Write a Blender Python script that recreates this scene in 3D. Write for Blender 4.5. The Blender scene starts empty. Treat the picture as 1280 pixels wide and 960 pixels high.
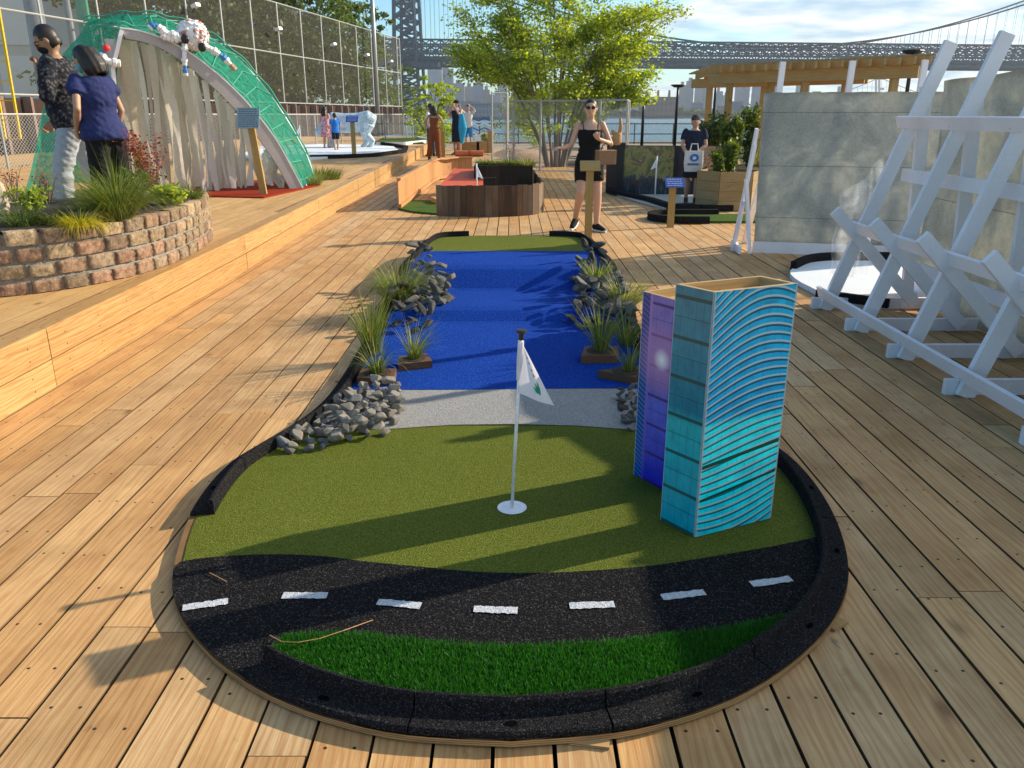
import bpy, bmesh, math, random
import numpy as np
from mathutils import Vector, Matrix, Euler, noise
R = math.radians
random.seed(7); np.random.seed(7)
SC = bpy.context.scene
COL = SC.collection
# ---------------------------------------------------------------- camera model
F, HZ, H = 1000.0, 143.0, 1.5
PIT = math.atan((480 - HZ) / F)
def U(x, y, z=0.0, Y=None):
    dx = (x - 640) / F; dz = -(y - 480) / F
    vy = math.cos(PIT) + dz * math.sin(PIT); vz = -math.sin(PIT) + dz * math.cos(PIT)
    t = (Y / vy) if Y is not None else (z - H) / vz
    return Vector((dx * t, vy * t, H + vz * t))
# ---------------------------------------------------------------- materials
class NT:
    def __init__(s, name):
        s.m = bpy.data.materials.new(name); s.m.use_nodes = True
        s.t = s.m.node_tree; s.n = s.t.nodes; s.n.clear()
        s.out = s.n.new('ShaderNodeOutputMaterial')
    def new(s, typ, **kw):
        n = s.n.new(typ)
        for k, v in kw.items():
            if k.startswith('i_'):
                key = k[2:]
                key = int(key) if key.isdigit() else key.replace('_', ' ')
                s.setin(n.inputs[key], v)
            else: setattr(n, k, v)
        return n
    def setin(s, inp, v):
        if isinstance(v, bpy.types.NodeSocket): s.t.links.new(v, inp)
        elif isinstance(v, (tuple, list)) and inp.type == 'RGBA' and len(v) == 3: inp.default_value = (*v, 1)
        else: inp.default_value = v
    def math(s, op, a, b=0.0, c=None, clamp=False):
        n = s.n.new('ShaderNodeMath'); n.operation = op; n.use_clamp = clamp
        s.setin(n.inputs[0], a); s.setin(n.inputs[1], b)
        if c is not None: s.setin(n.inputs[2], c)
        return n.outputs[0]
    def mix(s, f, a, b, mode='MIX'):
        n = s.n.new('ShaderNodeMix'); n.data_type = 'RGBA'; n.blend_type = mode
        s.setin(n.inputs[0], f); s.setin(n.inputs[6], a); s.setin(n.inputs[7], b)
        return n.outputs[2]
    def ramp(s, f, pts, interp='LINEAR'):
        n = s.n.new('ShaderNodeValToRGB'); n.color_ramp.interpolation = interp
        e = n.color_ramp.elements
        while len(e) < len(pts): e.new(0.5)
        for i, (p, c) in enumerate(pts):
            e[i].position = p; e[i].color = (*c, 1) if isinstance(c, tuple) else (c, c, c, 1)
        s.setin(n.inputs[0], f); return n.outputs[0]
    def noise(s, vec, scale, detail=3, rough=.55, dist=0.0, out=0):
        n = s.n.new('ShaderNodeTexNoise'); s.setin(n.inputs['Vector'], vec)
        n.inputs['Scale'].default_value = scale; n.inputs['Detail'].default_value = detail
        n.inputs['Roughness'].default_value = rough; n.inputs['Distortion'].default_value = dist
        return n.outputs[out]
    def obj(s): return s.new('ShaderNodeTexCoord').outputs['Object']
    def uv(s): return s.new('ShaderNodeTexCoord').outputs['UV']
    def attr(s, name='rnd'):
        return s.new('ShaderNodeAttribute', attribute_name=name)
    def map(s, vec, loc=(0,0,0), rot=(0,0,0), sc=(1,1,1)):
        n = s.n.new('ShaderNodeMapping'); s.setin(n.inputs[0], vec)
        n.inputs[1].default_value = loc; n.inputs[2].default_value = rot; n.inputs[3].default_value = sc
        return n.outputs[0]
    def sep(s, vec):
        n = s.n.new('ShaderNodeSeparateXYZ'); s.setin(n.inputs[0], vec); return n.outputs
    def comb(s, x, y, z=0.0):
        n = s.n.new('ShaderNodeCombineXYZ')
        for i, v in enumerate((x, y, z)): s.setin(n.inputs[i], v)
        return n.outputs[0]
    def bump(s, h, strength=.3, dist=.01, normal=None):
        n = s.n.new('ShaderNodeBump'); n.inputs['Strength'].default_value = strength
        n.inputs['Distance'].default_value = dist; s.setin(n.inputs['Height'], h)
        if normal is not None: s.setin(n.inputs['Normal'], normal)
        return n.outputs[0]
    def pbr(s, color, rough=.6, normal=None, metal=0.0, spec=.5, **kw):
        n = s.n.new('ShaderNodeBsdfPrincipled')
        s.setin(n.inputs['Base Color'], color); s.setin(n.inputs['Roughness'], rough)
        s.setin(n.inputs['Metallic'], metal); s.setin(n.inputs['Specular IOR Level'], spec)
        if normal is not None: s.setin(n.inputs['Normal'], normal)
        for k, v in kw.items(): s.setin(n.inputs[k.replace('_', ' ')], v)
        return n.outputs[0]
    def done(s, sh):
        s.t.links.new(sh, s.out.inputs[0]); return s.m
def sc3(c, k): return tuple(min(1, x * k) for x in c)
def plain(name, c, rough=.6, var=.18, scale=8.0, bump=.15, bd=.004, metal=0.0, spec=.4, fine=60.0, fm=.35):
    t = NT(name); o = t.obj()
    a = t.noise(o, scale, 4); b = t.noise(o, fine, 3)
    col = t.ramp(a, [(.3, sc3(c, 1 - var)), (.7, sc3(c, 1 + var))])
    col = t.mix(fm, col, t.ramp(b, [(.35, sc3(c, .75)), (.65, sc3(c, 1.25))]))
    return t.done(t.pbr(col, rough, t.bump(b, bump, bd), metal, spec))
def deck_wood(name, tones, grain=1.0, rough=.72, seed=0.0, stain=.5):
    """boards: uv = metres along/across the board, attribute rnd = a value per board"""
    t = NT(name); uv = t.uv(); at = t.attr('rnd'); rnd = at.outputs['Color']; r = t.sep(rnd)
    off = t.comb(t.math('MULTIPLY', r[0], 37.0), t.math('MULTIPLY', r[1], 53.0), t.math('MULTIPLY', r[2], 19.0))
    vadd = t.n.new('ShaderNodeVectorMath'); vadd.operation = 'ADD'
    t.setin(vadd.inputs[0], uv); t.setin(vadd.inputs[1], off); v = vadd.outputs[0]
    base = t.ramp(r[0], [(i / (len(tones) - 1), c) for i, c in enumerate(tones)])
    g1 = t.noise(t.map(v, sc=(1.1, 26, 1)), 2.0, 5, .62, 1.1)
    ring = t.new('ShaderNodeTexWave', wave_type='BANDS', bands_direction='Y', i_Scale=5.0, i_Distortion=13.0, i_Detail=3.0, i_Detail_Scale=1.1)
    t.setin(ring.inputs['Vector'], t.map(v, sc=(.28, 2.6, 1)))
    g2 = t.noise(t.map(v, sc=(6, 230, 1)), 1.0, 3, .6)
    blot = t.noise(v, 2.3, 5, .6)
    col = t.mix(t.math('MULTIPLY', t.ramp(g1, [(.35, 0.0), (.7, 1.0)]), .42 * grain), base, t.mix(1.0, base, (.62, .47, .36), 'MULTIPLY'))
    col = t.mix(t.math('MULTIPLY', t.ramp(ring.outputs[0], [(.42, 0.0), (.92, 1.0)]), .36 * grain), col, t.mix(1.0, col, (.72, .5, .34), 'MULTIPLY'))
    col = t.mix(t.math('MULTIPLY', t.ramp(g2, [(.4, 0.0), (.7, 1.0)]), .2), col, t.mix(1.0, col, (.66, .6, .55), 'MULTIPLY'))
    col = t.mix(t.math('MULTIPLY', t.ramp(blot, [(.42, 0.0), (.66, 1.0)]), stain), col, t.mix(1.0, col, (.60, .55, .50), 'MULTIPLY'))
    blk = t.noise(t.map(v, sc=(3.0, 9.0, 1)), 1.6, 4, .7, .6)
    col = t.mix(t.ramp(blk, [(.655, 0.0), (.76, .8)]), col, (.10, .08, .07))
    # knots
    vor = t.new('ShaderNodeTexVoronoi', feature='F1', i_Scale=1.9); t.setin(vor.inputs['Vector'], t.map(v, sc=(.8, 1.7, 1)))
    kn = t.ramp(vor.outputs['Distance'], [(.03, 1.0), (.06, .45), (.11, 0.0)])
    col = t.mix(t.math('MULTIPLY', kn, .75), col, (.16, .075, .03))
    # two nails at every joist (0.41 m), a little ragged
    s = t.sep(uv); w = s[1]
    ju = t.math('ABSOLUTE', t.math('SUBTRACT', t.math('FRACT', t.math('ADD', t.math('DIVIDE', s[0], .41), t.math('MULTIPLY', r[1], .06))), .5))
    ju = t.math('MULTIPLY', ju, .41)
    jv = t.math('MINIMUM', t.math('ABSOLUTE', t.math('SUBTRACT', w, t.math('ADD', .03, t.math('MULTIPLY', r[2], .012)))), t.math('ABSOLUTE', t.math('SUBTRACT', w, .112)))
    d = t.math('SQRT', t.math('ADD', t.math('MULTIPLY', ju, ju), t.math('MULTIPLY', jv, jv)))
    nail = t.math('LESS_THAN', d, .0050)
    col = t.mix(nail, col, (.03, .022, .018))
    hgt = t.math('ADD', t.math('MULTIPLY', g1, .5), t.math('MULTIPLY', g2, .5))
    hgt = t.math('SUBTRACT', hgt, nail)
    return t.done(t.pbr(col, t.ramp(blot, [(.3, rough - .12), (.7, rough + .1)]), t.bump(hgt, .45, .004), 0, .35))
def turf(name, c1, c2, fine=420.0, bump=.9, sheen=0, spark=None):
    t = NT(name); o = t.obj()
    a = t.noise(o, fine, 2, .7); b = t.noise(o, fine * .37, 3, .7); big = t.noise(o, 1.7, 3)
    col = t.ramp(a, [(.34, sc3(c1, .55)), (.5, c1), (.66, c2)])
    col = t.mix(.45, col, t.ramp(b, [(.35, sc3(c1, .6)), (.65, c2)]))
    col = t.mix(t.ramp(big, [(.35, 0.0), (.7, .28)]), col, sc3(c1, .75))
    if spark:
        sp = t.noise(o, fine * .8, 1, .5)
        col = t.mix(t.ramp(sp, [(.57, 0.0), (.74, .75)]), col, spark)
    h = t.math('ADD', a, t.math('MULTIPLY', b, 1.5))
    return t.done(t.pbr(col, .9, t.bump(h, bump, .004), 0, .06))
def leafmat(name, c1, c2, trans=.45, shine=.35, dead=None):
    t = NT(name); r = t.sep(t.attr('rnd').outputs['Color'])
    col = t.ramp(r[0], [(0, c1), (.93, c2), (.96, dead or c2)])
    p = t.pbr(col, .5, None, 0, shine)
    tr = t.new('ShaderNodeBsdfTranslucent'); t.setin(tr.inputs[0], t.mix(1.0, col, (1.5, 1.5, .55), 'MULTIPLY'))
    mx = t.new('ShaderNodeMixShader'); mx.inputs[0].default_value = trans
    t.t.links.new(p, mx.inputs[1]); t.t.links.new(tr.outputs[0], mx.inputs[2])
    return t.done(mx.outputs[0])
def attrmat(name, rough=.6, spec=.4, var=.2, fine=50.0, bump=.2, bd=.004, trans=0.0, metal=0.0):
    """colour straight from the face attribute col, with a little wear"""
    t = NT(name); c = t.attr('col').outputs['Color']; o = t.obj()
    n = t.noise(o, fine, 4, .6)
    col = t.mix(t.ramp(n, [(.35, 0.0), (.7, 1.0)]), t.mix(1.0, c, (1 - var,) * 3, 'MULTIPLY'), t.mix(1.0, c, (1 + var,) * 3, 'MULTIPLY'))
    p = t.pbr(col, rough, t.bump(n, bump, bd), metal, spec)
    if trans:
        tr = t.new('ShaderNodeBsdfTranslucent'); t.setin(tr.inputs[0], col)
        mx = t.new('ShaderNodeMixShader'); mx.inputs[0].default_value = trans
        t.t.links.new(p, mx.inputs[1]); t.t.links.new(tr.outputs[0], mx.inputs[2]); p = mx.outputs[0]
    return t.done(p)
def chainmat(name, s=.05, w=.09, c=(.45, .46, .46)):
    t = NT(name); u = t.sep(t.uv())
    k = 1.0 / (s * 1.414)
    a = t.math('ABSOLUTE', t.math('SUBTRACT', t.math('FRACT', t.math('MULTIPLY', t.math('ADD', u[0], u[1]), k)), .5))
    b = t.math('ABSOLUTE', t.math('SUBTRACT', t.math('FRACT', t.math('MULTIPLY', t.math('SUBTRACT', u[0], u[1]), k)), .5))
    m = t.math('LESS_THAN', t.math('MINIMUM', a, b), w)
    p = t.pbr(c, .4, None, .6, .5)
    tr = t.new('ShaderNodeBsdfTransparent')
    mx = t.new('ShaderNodeMixShader'); t.setin(mx.inputs[0], m)
    t.t.links.new(tr.outputs[0], mx.inputs[1]); t.t.links.new(p, mx.inputs[2])
    return t.done(mx.outputs[0])
def veilmat(name, c, alpha, scale=80.0, rough=.8, lo=None, trans=.4):
    t = NT(name); o = t.obj(); n = t.noise(o, scale, 3, .7)
    col = t.ramp(n, [(.3, sc3(c, .7)), (.7, sc3(c, 1.3))])
    p = t.pbr(col, rough, None, 0, .2)
    tl = t.new('ShaderNodeBsdfTranslucent'); t.setin(tl.inputs[0], col)
    m1 = t.new('ShaderNodeMixShader'); m1.inputs[0].default_value = trans
    t.t.links.new(p, m1.inputs[1]); t.t.links.new(tl.outputs[0], m1.inputs[2])
    tr = t.new('ShaderNodeBsdfTransparent')
    mx = t.new('ShaderNodeMixShader')
    t.setin(mx.inputs[0], t.ramp(n, [(.3, max(0, alpha - .2)), (.7, min(1, alpha + .2))]) if lo is None else t.ramp(n, [(.4, lo), (.62, alpha)]))
    t.t.links.new(tr.outputs[0], mx.inputs[1]); t.t.links.new(m1.outputs[0], mx.inputs[2])
    return t.done(mx.outputs[0])

M = {}
M['deck'] = deck_wood('reclaimed deck boards', [(.54,.325,.14), (.65,.405,.17), (.58,.395,.20), (.70,.46,.21), (.62,.37,.15), (.64,.46,.245), (.55,.34,.145), (.68,.42,.175)], 1.15, .72, 0, .65)
M['deck_up'] = deck_wood('upper deck boards', [(.56,.35,.14), (.66,.43,.18), (.60,.38,.155), (.70,.47,.21)], 1.0, .7, 0, .35)
M['pine'] = deck_wood('new pine timber', [(.50,.32,.13), (.56,.37,.155), (.47,.29,.115)], 1.5, .55, 0, .1)
M['post'] = deck_wood('treated post timber', [(.38,.27,.09), (.44,.31,.11), (.40,.28,.10)], .8, .65, 0, .15)
M['pergola'] = deck_wood('pergola timber', [(.42,.31,.13), (.48,.36,.16), (.39,.28,.11)], .9, .65, 0, .2)
M['hexwood'] = deck_wood('planter timber', [(.37,.27,.125), (.44,.325,.155), (.33,.235,.10)], .9, .65, 0, .2)
M['darkwood'] = deck_wood('old barn boards', [(.055,.038,.026), (.11,.075,.05), (.20,.155,.11), (.075,.045,.028), (.14,.09,.055), (.26,.21,.15)], 1.6, .8, 0, .6)
M['blackwood'] = deck_wood('charred boards', [(.020,.014,.010), (.035,.024,.016), (.05,.035,.025)], 1.6, .8, 0, .6)
M['fencewood'] = deck_wood('cedar pickets', [(.52,.27,.11), (.60,.33,.14), (.48,.24,.09)], .9, .65, 0, .1)
M['ply'] = deck_wood('plywood', [(.50,.34,.15), (.56,.39,.18)], .6, .6, 0, .1)
def plyedge():
    t = NT('plywood edge'); o = t.obj(); z = t.sep(o)[2]
    b = t.math('FRACT', t.math('DIVIDE', z, .0062)); n = t.noise(t.map(o, sc=(1, 1, 12)), 9, 4)
    col = t.mix(t.math('LESS_THAN', b, .45), (.46,.29,.13), (.22,.125,.055))
    col = t.mix(t.ramp(n, [(.4, 0.0), (.7, .6)]), col, (.13,.08,.04))
    return t.done(t.pbr(col, .8, t.bump(n, .3, .003), 0, .1))
M['plyedge'] = plyedge()
M['rubber'] = turf('black crumb rubber', (.007,.007,.008), (.030,.030,.034), 260, 1.0, .05, (.10,.095,.09))
M['green'] = turf('olive putting turf', (.075,.100,.008), (.19,.225,.028), 330, 1.0, .25, (.46,.47,.17))
M['green2'] = turf('deep green turf', (.05,.10,.018), (.12,.19,.04), 200, .9, .25)
M['blue'] = turf('blue turf', (.001,.024,.24), (.005,.075,.46), 300, .6, .1, (.07,.20,.74))
M['grey'] = turf('grey turf', (.27,.27,.265), (.55,.54,.52), 300, .9, .1)
M['road'] = turf('black road rubber', (.005,.005,.006), (.022,.022,.025), 240, 1.0, .05, (.105,.10,.095))
M['whiteturf'] = plain('white matting', (.72,.76,.80), .7, .08, 2)
M['redmat'] = turf('red mat', (.26,.028,.012), (.40,.055,.025), 120, .5, .1)
M['orange'] = plain('orange ramp mat', (.62,.10,.035), .6, .08)
M['dash'] = turf('white road paint', (.50,.55,.62), (.85,.87,.9), 300, 1.0, 0)
M['white'] = plain('white painted timber', (.84,.81,.82), .5, .09, 2.5, .12, .0012, fm=.07)
M['whitem'] = plain('white plastic', (.80,.80,.82), .35, .05)
M['black'] = plain('black plastic', (.018,.018,.02), .45, .2)
M['steel'] = plain('galvanised steel', (.42,.43,.44), .4, .12, 20, .1, .002, .6)
M['galv'] = plain('galvanised posts', (.36,.365,.36), .45, .12, 20, .1, .002, .35)
M['lamp'] = plain('black lamp metal', (.015,.017,.022), .4, .1)
M['chain'] = chainmat('chain link', .055, .04)
M['chainbig'] = chainmat('wide chain link', .065, .055, (.40, .41, .41))
M['screen'] = veilmat('windscreen netting', (.14, .135, .11), .30, 160.0)
M['plasticsheet'] = veilmat('clear plastic sheet', (.75, .82, .88), .12, 3.0, .25)
M['net'] = veilmat('green fishing net', (.010, .31, .20), .98, 20.0, .7, .66, .5)
M['leaf'] = leafmat('young tree leaves', (.16,.23,.018), (.42,.50,.05), .52)
M['darkleaf'] = leafmat('dark tree leaves', (.022,.042,.012), (.085,.115,.03), .3)
M['leaf2'] = leafmat('mid green tree leaves', (.05,.09,.012), (.14,.19,.03), .4)
M['grassblade'] = leafmat('ornamental grass', (.055,.10,.02), (.22,.26,.055), .4, dead=(.42,.33,.16))
M['grasslight'] = leafmat('pale ornamental grass', (.14,.18,.06), (.34,.36,.16), .4, dead=(.48,.38,.22))
M['yellowgrass'] = leafmat('yellow sedge', (.36,.34,.02), (.62,.55,.05), .4)
M['redleaf'] = leafmat('red shrub leaves', (.16,.025,.018), (.36,.09,.06), .35)
M['turfblade'] = leafmat('bright artificial grass', (.010,.07,.008), (.04,.22,.018), .3)
M['holeblack'] = plain('dark bolt hole', (.004,.004,.004), 1.0, .1, spec=0.0)
M['deckside'] = plain('sawn board sides with painted shade', (.17,.105,.055), .95, .25, 6, spec=.1)  # sides coloured dark to stand in for shade inside the board gaps
M['bark'] = plain('bark', (.13,.105,.085), .9, .3, 12, .6, .01)
M['palebark'] = plain('pale bark', (.26,.22,.18), .85, .25, 12, .5, .01)
M['soil'] = plain('soil', (.05,.036,.025), .95, .3, 10, .8, .02)
M['sand'] = plain('sand and rubble', (.36,.235,.14), .95, .2, 1.5, .6, .03, fine=9.0)
M['ground'] = plain('gravel ground', (.30,.25,.19), .95, .2, .5, .6, .03, fine=7.0)
M['under'] = plain('painted joist space shade', (.035,.022,.014), .95, .2)
M['mortar'] = plain('mortar', (.27,.25,.22), .95, .25, 14, .9, .01)
M['brick'] = attrmat('old bricks', .9, .2, .38, 26.0, .9, .012)
M['cloth'] = attrmat('fabric', .85, .2, .12, 40.0, .3, .006)
M['skin'] = attrmat('skin', .5, .35, .06, 30.0, .05)
M['paint'] = attrmat('painted parts', .5, .4, .06, 25.0, .1)
M['strip'] = attrmat('hanging fabric strips', .85, .2, .06, 30.0, .15, .004, .62)
M['hair'] = plain('hair', (.018,.013,.011), .45, .4, 30, .5, .004)
def rockmat():
    t = NT('broken grey stone'); o = t.obj(); i = t.new('ShaderNodeObjectInfo').outputs['Random']
    n = t.noise(o, 14, 6, .65); f = t.noise(o, 90, 4, .7)
    a = t.ramp(i, [(0, (.20,.185,.165)), (.3, (.38,.35,.30)), (.5, (.27,.27,.275)), (.75, (.42,.37,.29)), (1, (.50,.47,.41))])
    col = t.mix(t.ramp(n, [(.35, 0.0), (.7, .8)]), a, t.mix(1.0, a, (.5,.5,.52), 'MULTIPLY'))
    col = t.mix(t.ramp(f, [(.4, 0.0), (.7, .5)]), col, t.mix(1.0, col, (.6,.6,.6), 'MULTIPLY'))
    return t.done(t.pbr(col, .85, t.bump(t.math('ADD', n, t.math('MULTIPLY', f, .4)), .8, .012), 0, .3))
M['rock'] = rockmat()
def darkrock():
    t = NT('dark slate'); o = t.obj(); i = t.new('ShaderNodeObjectInfo').outputs['Random']
    n = t.noise(o, 12, 6, .65); f = t.noise(o, 80, 4, .7)
    a = t.ramp(i, [(0, (.07,.07,.065)), (.5, (.145,.14,.12)), (1, (.24,.22,.18))])
    col = t.mix(t.ramp(n, [(.35, 0.0), (.7, .8)]), a, t.mix(1.0, a, (.5,.5,.55), 'MULTIPLY'))
    return t.done(t.pbr(col, .8, t.bump(t.math('ADD', n, t.math('MULTIPLY', f, .4)), .8, .012), 0, .35))
M['slate'] = darkrock()
def fiberglass():
    t = NT('fibreglass mat panel'); o = t.obj()
    n = t.noise(o, 2.3, 5, .6, .6); f = t.noise(o, 70, 4, .8); m = t.noise(o, 9, 4, .7)
    col = t.ramp(n, [(.38, (.33,.35,.345)), (.50, (.47,.485,.46)), (.60, (.70,.68,.58))])
    col = t.mix(t.ramp(m, [(.4, 0.0), (.7, .6)]), col, (.25,.285,.28))
    col = t.mix(t.ramp(f, [(.4, 0.0), (.62, .55)]), col, (.60,.61,.52))
    z = t.sep(o)[2]
    seam = t.math('LESS_THAN', t.math('ABSOLUTE', t.math('SUBTRACT', t.math('FRACT', t.math('ADD', t.math('DIVIDE', z, .56), t.math('MULTIPLY', m, .02))), .5)), .006)
    col = t.mix(t.math('MULTIPLY', seam, .6), col, (.08,.08,.07))
    p = t.pbr(col, .6, t.bump(t.math('ADD', f, t.math('MULTIPLY', m, .6)), .8, .01), 0, .4)
    tl = t.new('ShaderNodeBsdfTranslucent'); t.setin(tl.inputs[0], t.mix(1.0, col, (.95, .97, 1.0), 'MULTIPLY'))
    mx = t.new('ShaderNodeMixShader'); mx.inputs[0].default_value = .42
    t.t.links.new(p, mx.inputs[1]); t.t.links.new(tl.outputs[0], mx.inputs[2])
    return t.done(mx.outputs[0])
M['fiber'] = fiberglass()
def tower_print(name, kind):
    """glass-tower picture printed on the board; uv: u across, v from 0 at the foot to 1 at the top"""
    t = NT(name); s = t.sep(t.uv()); u, v = s[0], s[1]
    def fr(x): return t.math('FRACT', x)
    vn = t.noise(t.comb(t.math('MULTIPLY', u, 2.0), t.math('MULTIPLY', v, 7.0)), 2.0, 4, .6)
    blk = t.new('ShaderNodeTexVoronoi', feature='F1', distance='CHEBYCHEV', i_Scale=1.0, i_Randomness=.3)
    t.setin(blk.inputs['Vector'], t.comb(t.math('MULTIPLY', u, 10.0), t.math('MULTIPLY', v, 44.0)))
    pane = t.sep(blk.outputs['Color'])[0]
    if kind == 'ribs':
        a = t.math('SUBTRACT', 1.0, t.math('POWER', t.math('DIVIDE', t.math('ABSOLUTE', t.math('SUBTRACT', u, .72)), .72), 2.0))
        off = t.math('ADD', t.math('MULTIPLY', t.math('MULTIPLY', v, .155), a), t.math('MULTIPLY', t.math('MULTIPLY', t.math('SUBTRACT', 1.0, v), .13), t.math('POWER', t.math('ABSOLUTE', t.math('SUBTRACT', u, .22)), 2.0)))
        off = t.math('SUBTRACT', off, t.math('MULTIPLY', t.math('MULTIPLY', v, .03), u))
        w = t.math('MULTIPLY', t.math('SUBTRACT', v, off), 31.0); f = fr(w)
        base = t.ramp(v, [(0, (.0,.62,.78)), (.30, (.01,.80,.86)), (.47, (.01,.78,.86)), (.50, (.0,.30,.60)), (.75, (.0,.36,.68)), (1, (.0,.32,.55))])
        base = t.mix(t.ramp(vn, [(.35, 0.0), (.65, .65)]), base, t.mix(1.0, base, (.9, 1.75, 1.6), 'MULTIPLY'))
        base = t.mix(t.math('MULTIPLY', pane, .35), base, t.mix(1.0, base, (.45, .55, .6), 'MULTIPLY'))
        vl = t.math('LESS_THAN', fr(t.math('MULTIPLY', u, 9.0)), .035)
        base = t.mix(t.math('MULTIPLY', vl, .45), base, (.0, .07, .10))
        dark = t.math('MULTIPLY', t.math('GREATER_THAN', f, .52), t.math('LESS_THAN', f, .76))
        lite = t.math('GREATER_THAN', f, .76)
        base = t.mix(t.math('MULTIPLY', dark, .85), base, (.006, .05, .09))
        base = t.mix(t.math('MULTIPLY', lite, .9), base, (.42, .55, .60))
        fl = t.math('LESS_THAN', t.math('ABSOLUTE', t.math('SUBTRACT', t.math('SUBTRACT', v, t.math('MULTIPLY', u, .06)), .30)), .008)
        fl2 = t.math('LESS_THAN', t.math('ABSOLUTE', t.math('SUBTRACT', t.math('SUBTRACT', v, t.math('MULTIPLY', u, .07)), .155)), .006)
        base = t.mix(t.math('MAXIMUM', fl, fl2), base, (.01, .07, .05))
    else:
        if kind == 'teal':
            base = t.ramp(v, [(0, (.0,.34,.46)), (.46, (.02,.38,.42)), (.52, (.0,.16,.25)), (.8, (.02,.21,.29)), (1, (.04,.19,.25))])
            band, line = (.01, .055, .045), (.0, .06, .075)
        else:
            base = t.ramp(v, [(0, (.01,.015,.50)), (.45, (.10,.12,.58)), (.55, (.14,.11,.42)), (.8, (.19,.14,.45)), (1, (.22,.16,.48))])
            band, line = (.03, .01, .16), (.03, .02, .22)
        base = t.mix(t.ramp(vn, [(.35, 0.0), (.65, .6)]), base, t.mix(1.0, base, (1.5, 1.5, 1.4), 'MULTIPLY'))
        base = t.mix(t.math('MULTIPLY', pane, .3), base, t.mix(1.0, base, (.6, .6, .65), 'MULTIPLY'))
        fv = fr(t.math('MULTIPLY', v, 6.3)); b1 = t.math('LESS_THAN', fv, .09)
        f2 = fr(t.math('ADD', t.math('MULTIPLY', v, 6.3), .45)); b2 = t.math('LESS_THAN', f2, .025)
        vl = t.math('LESS_THAN', fr(t.math('MULTIPLY', u, 5.0)), .045)
        base = t.mix(t.math('MULTIPLY', vl, .55), base, line)
        base = t.mix(t.math('MULTIPLY', b1, .85), base, band)
        base = t.mix(t.math('MULTIPLY', b2, .6), base, line)
        if kind == 'purple':
            rs = fr(t.math('MULTIPLY', t.math('ADD', v, t.math('MULTIPLY', u, .12)), 38.0))
            sb = t.mix(t.math('GREATER_THAN', rs, .55), t.ramp(v, [(0, (.0,.16,.60)), (.6, (.02,.16,.50)), (1, (.05,.09,.36))]), (.006, .03, .16))
            base = t.mix(t.math('LESS_THAN', u, .22), base, sb)
            ed = t.math('LESS_THAN', t.math('ABSOLUTE', t.math('SUBTRACT', u, .25)), .035)
            base = t.mix(ed, base, t.ramp(v, [(0, (.06,.06,.55)), (1, (.38,.20,.52))]))
            dx = t.math('MULTIPLY', t.math('SUBTRACT', u, .60), 1.0); dy = t.math('MULTIPLY', t.math('SUBTRACT', v, .685), 3.6)
            dd = t.math('SQRT', t.math('ADD', t.math('MULTIPLY', dx, dx), t.math('MULTIPLY', dy, dy)))
            base = t.mix(t.ramp(dd, [(0, .75), (.25, .45), (.75, 0.0)]), base, (.75, .32, .55))
            base = t.mix(t.ramp(dd, [(.03, 1.0), (.22, 0.0)]), base, (.95, .90, .92))
    ue = t.math('LESS_THAN', t.math('MINIMUM', u, t.math('SUBTRACT', 1.0, u)), .018)
    base = t.mix(t.math('MULTIPLY', ue, .8), base, (.40, .46, .48))
    return t.done(t.pbr(base, .3, None, 0, .4))
for k in ('ribs', 'teal', 'purple'): M['print_' + k] = tower_print('printed glass tower ' + k, k)
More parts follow.
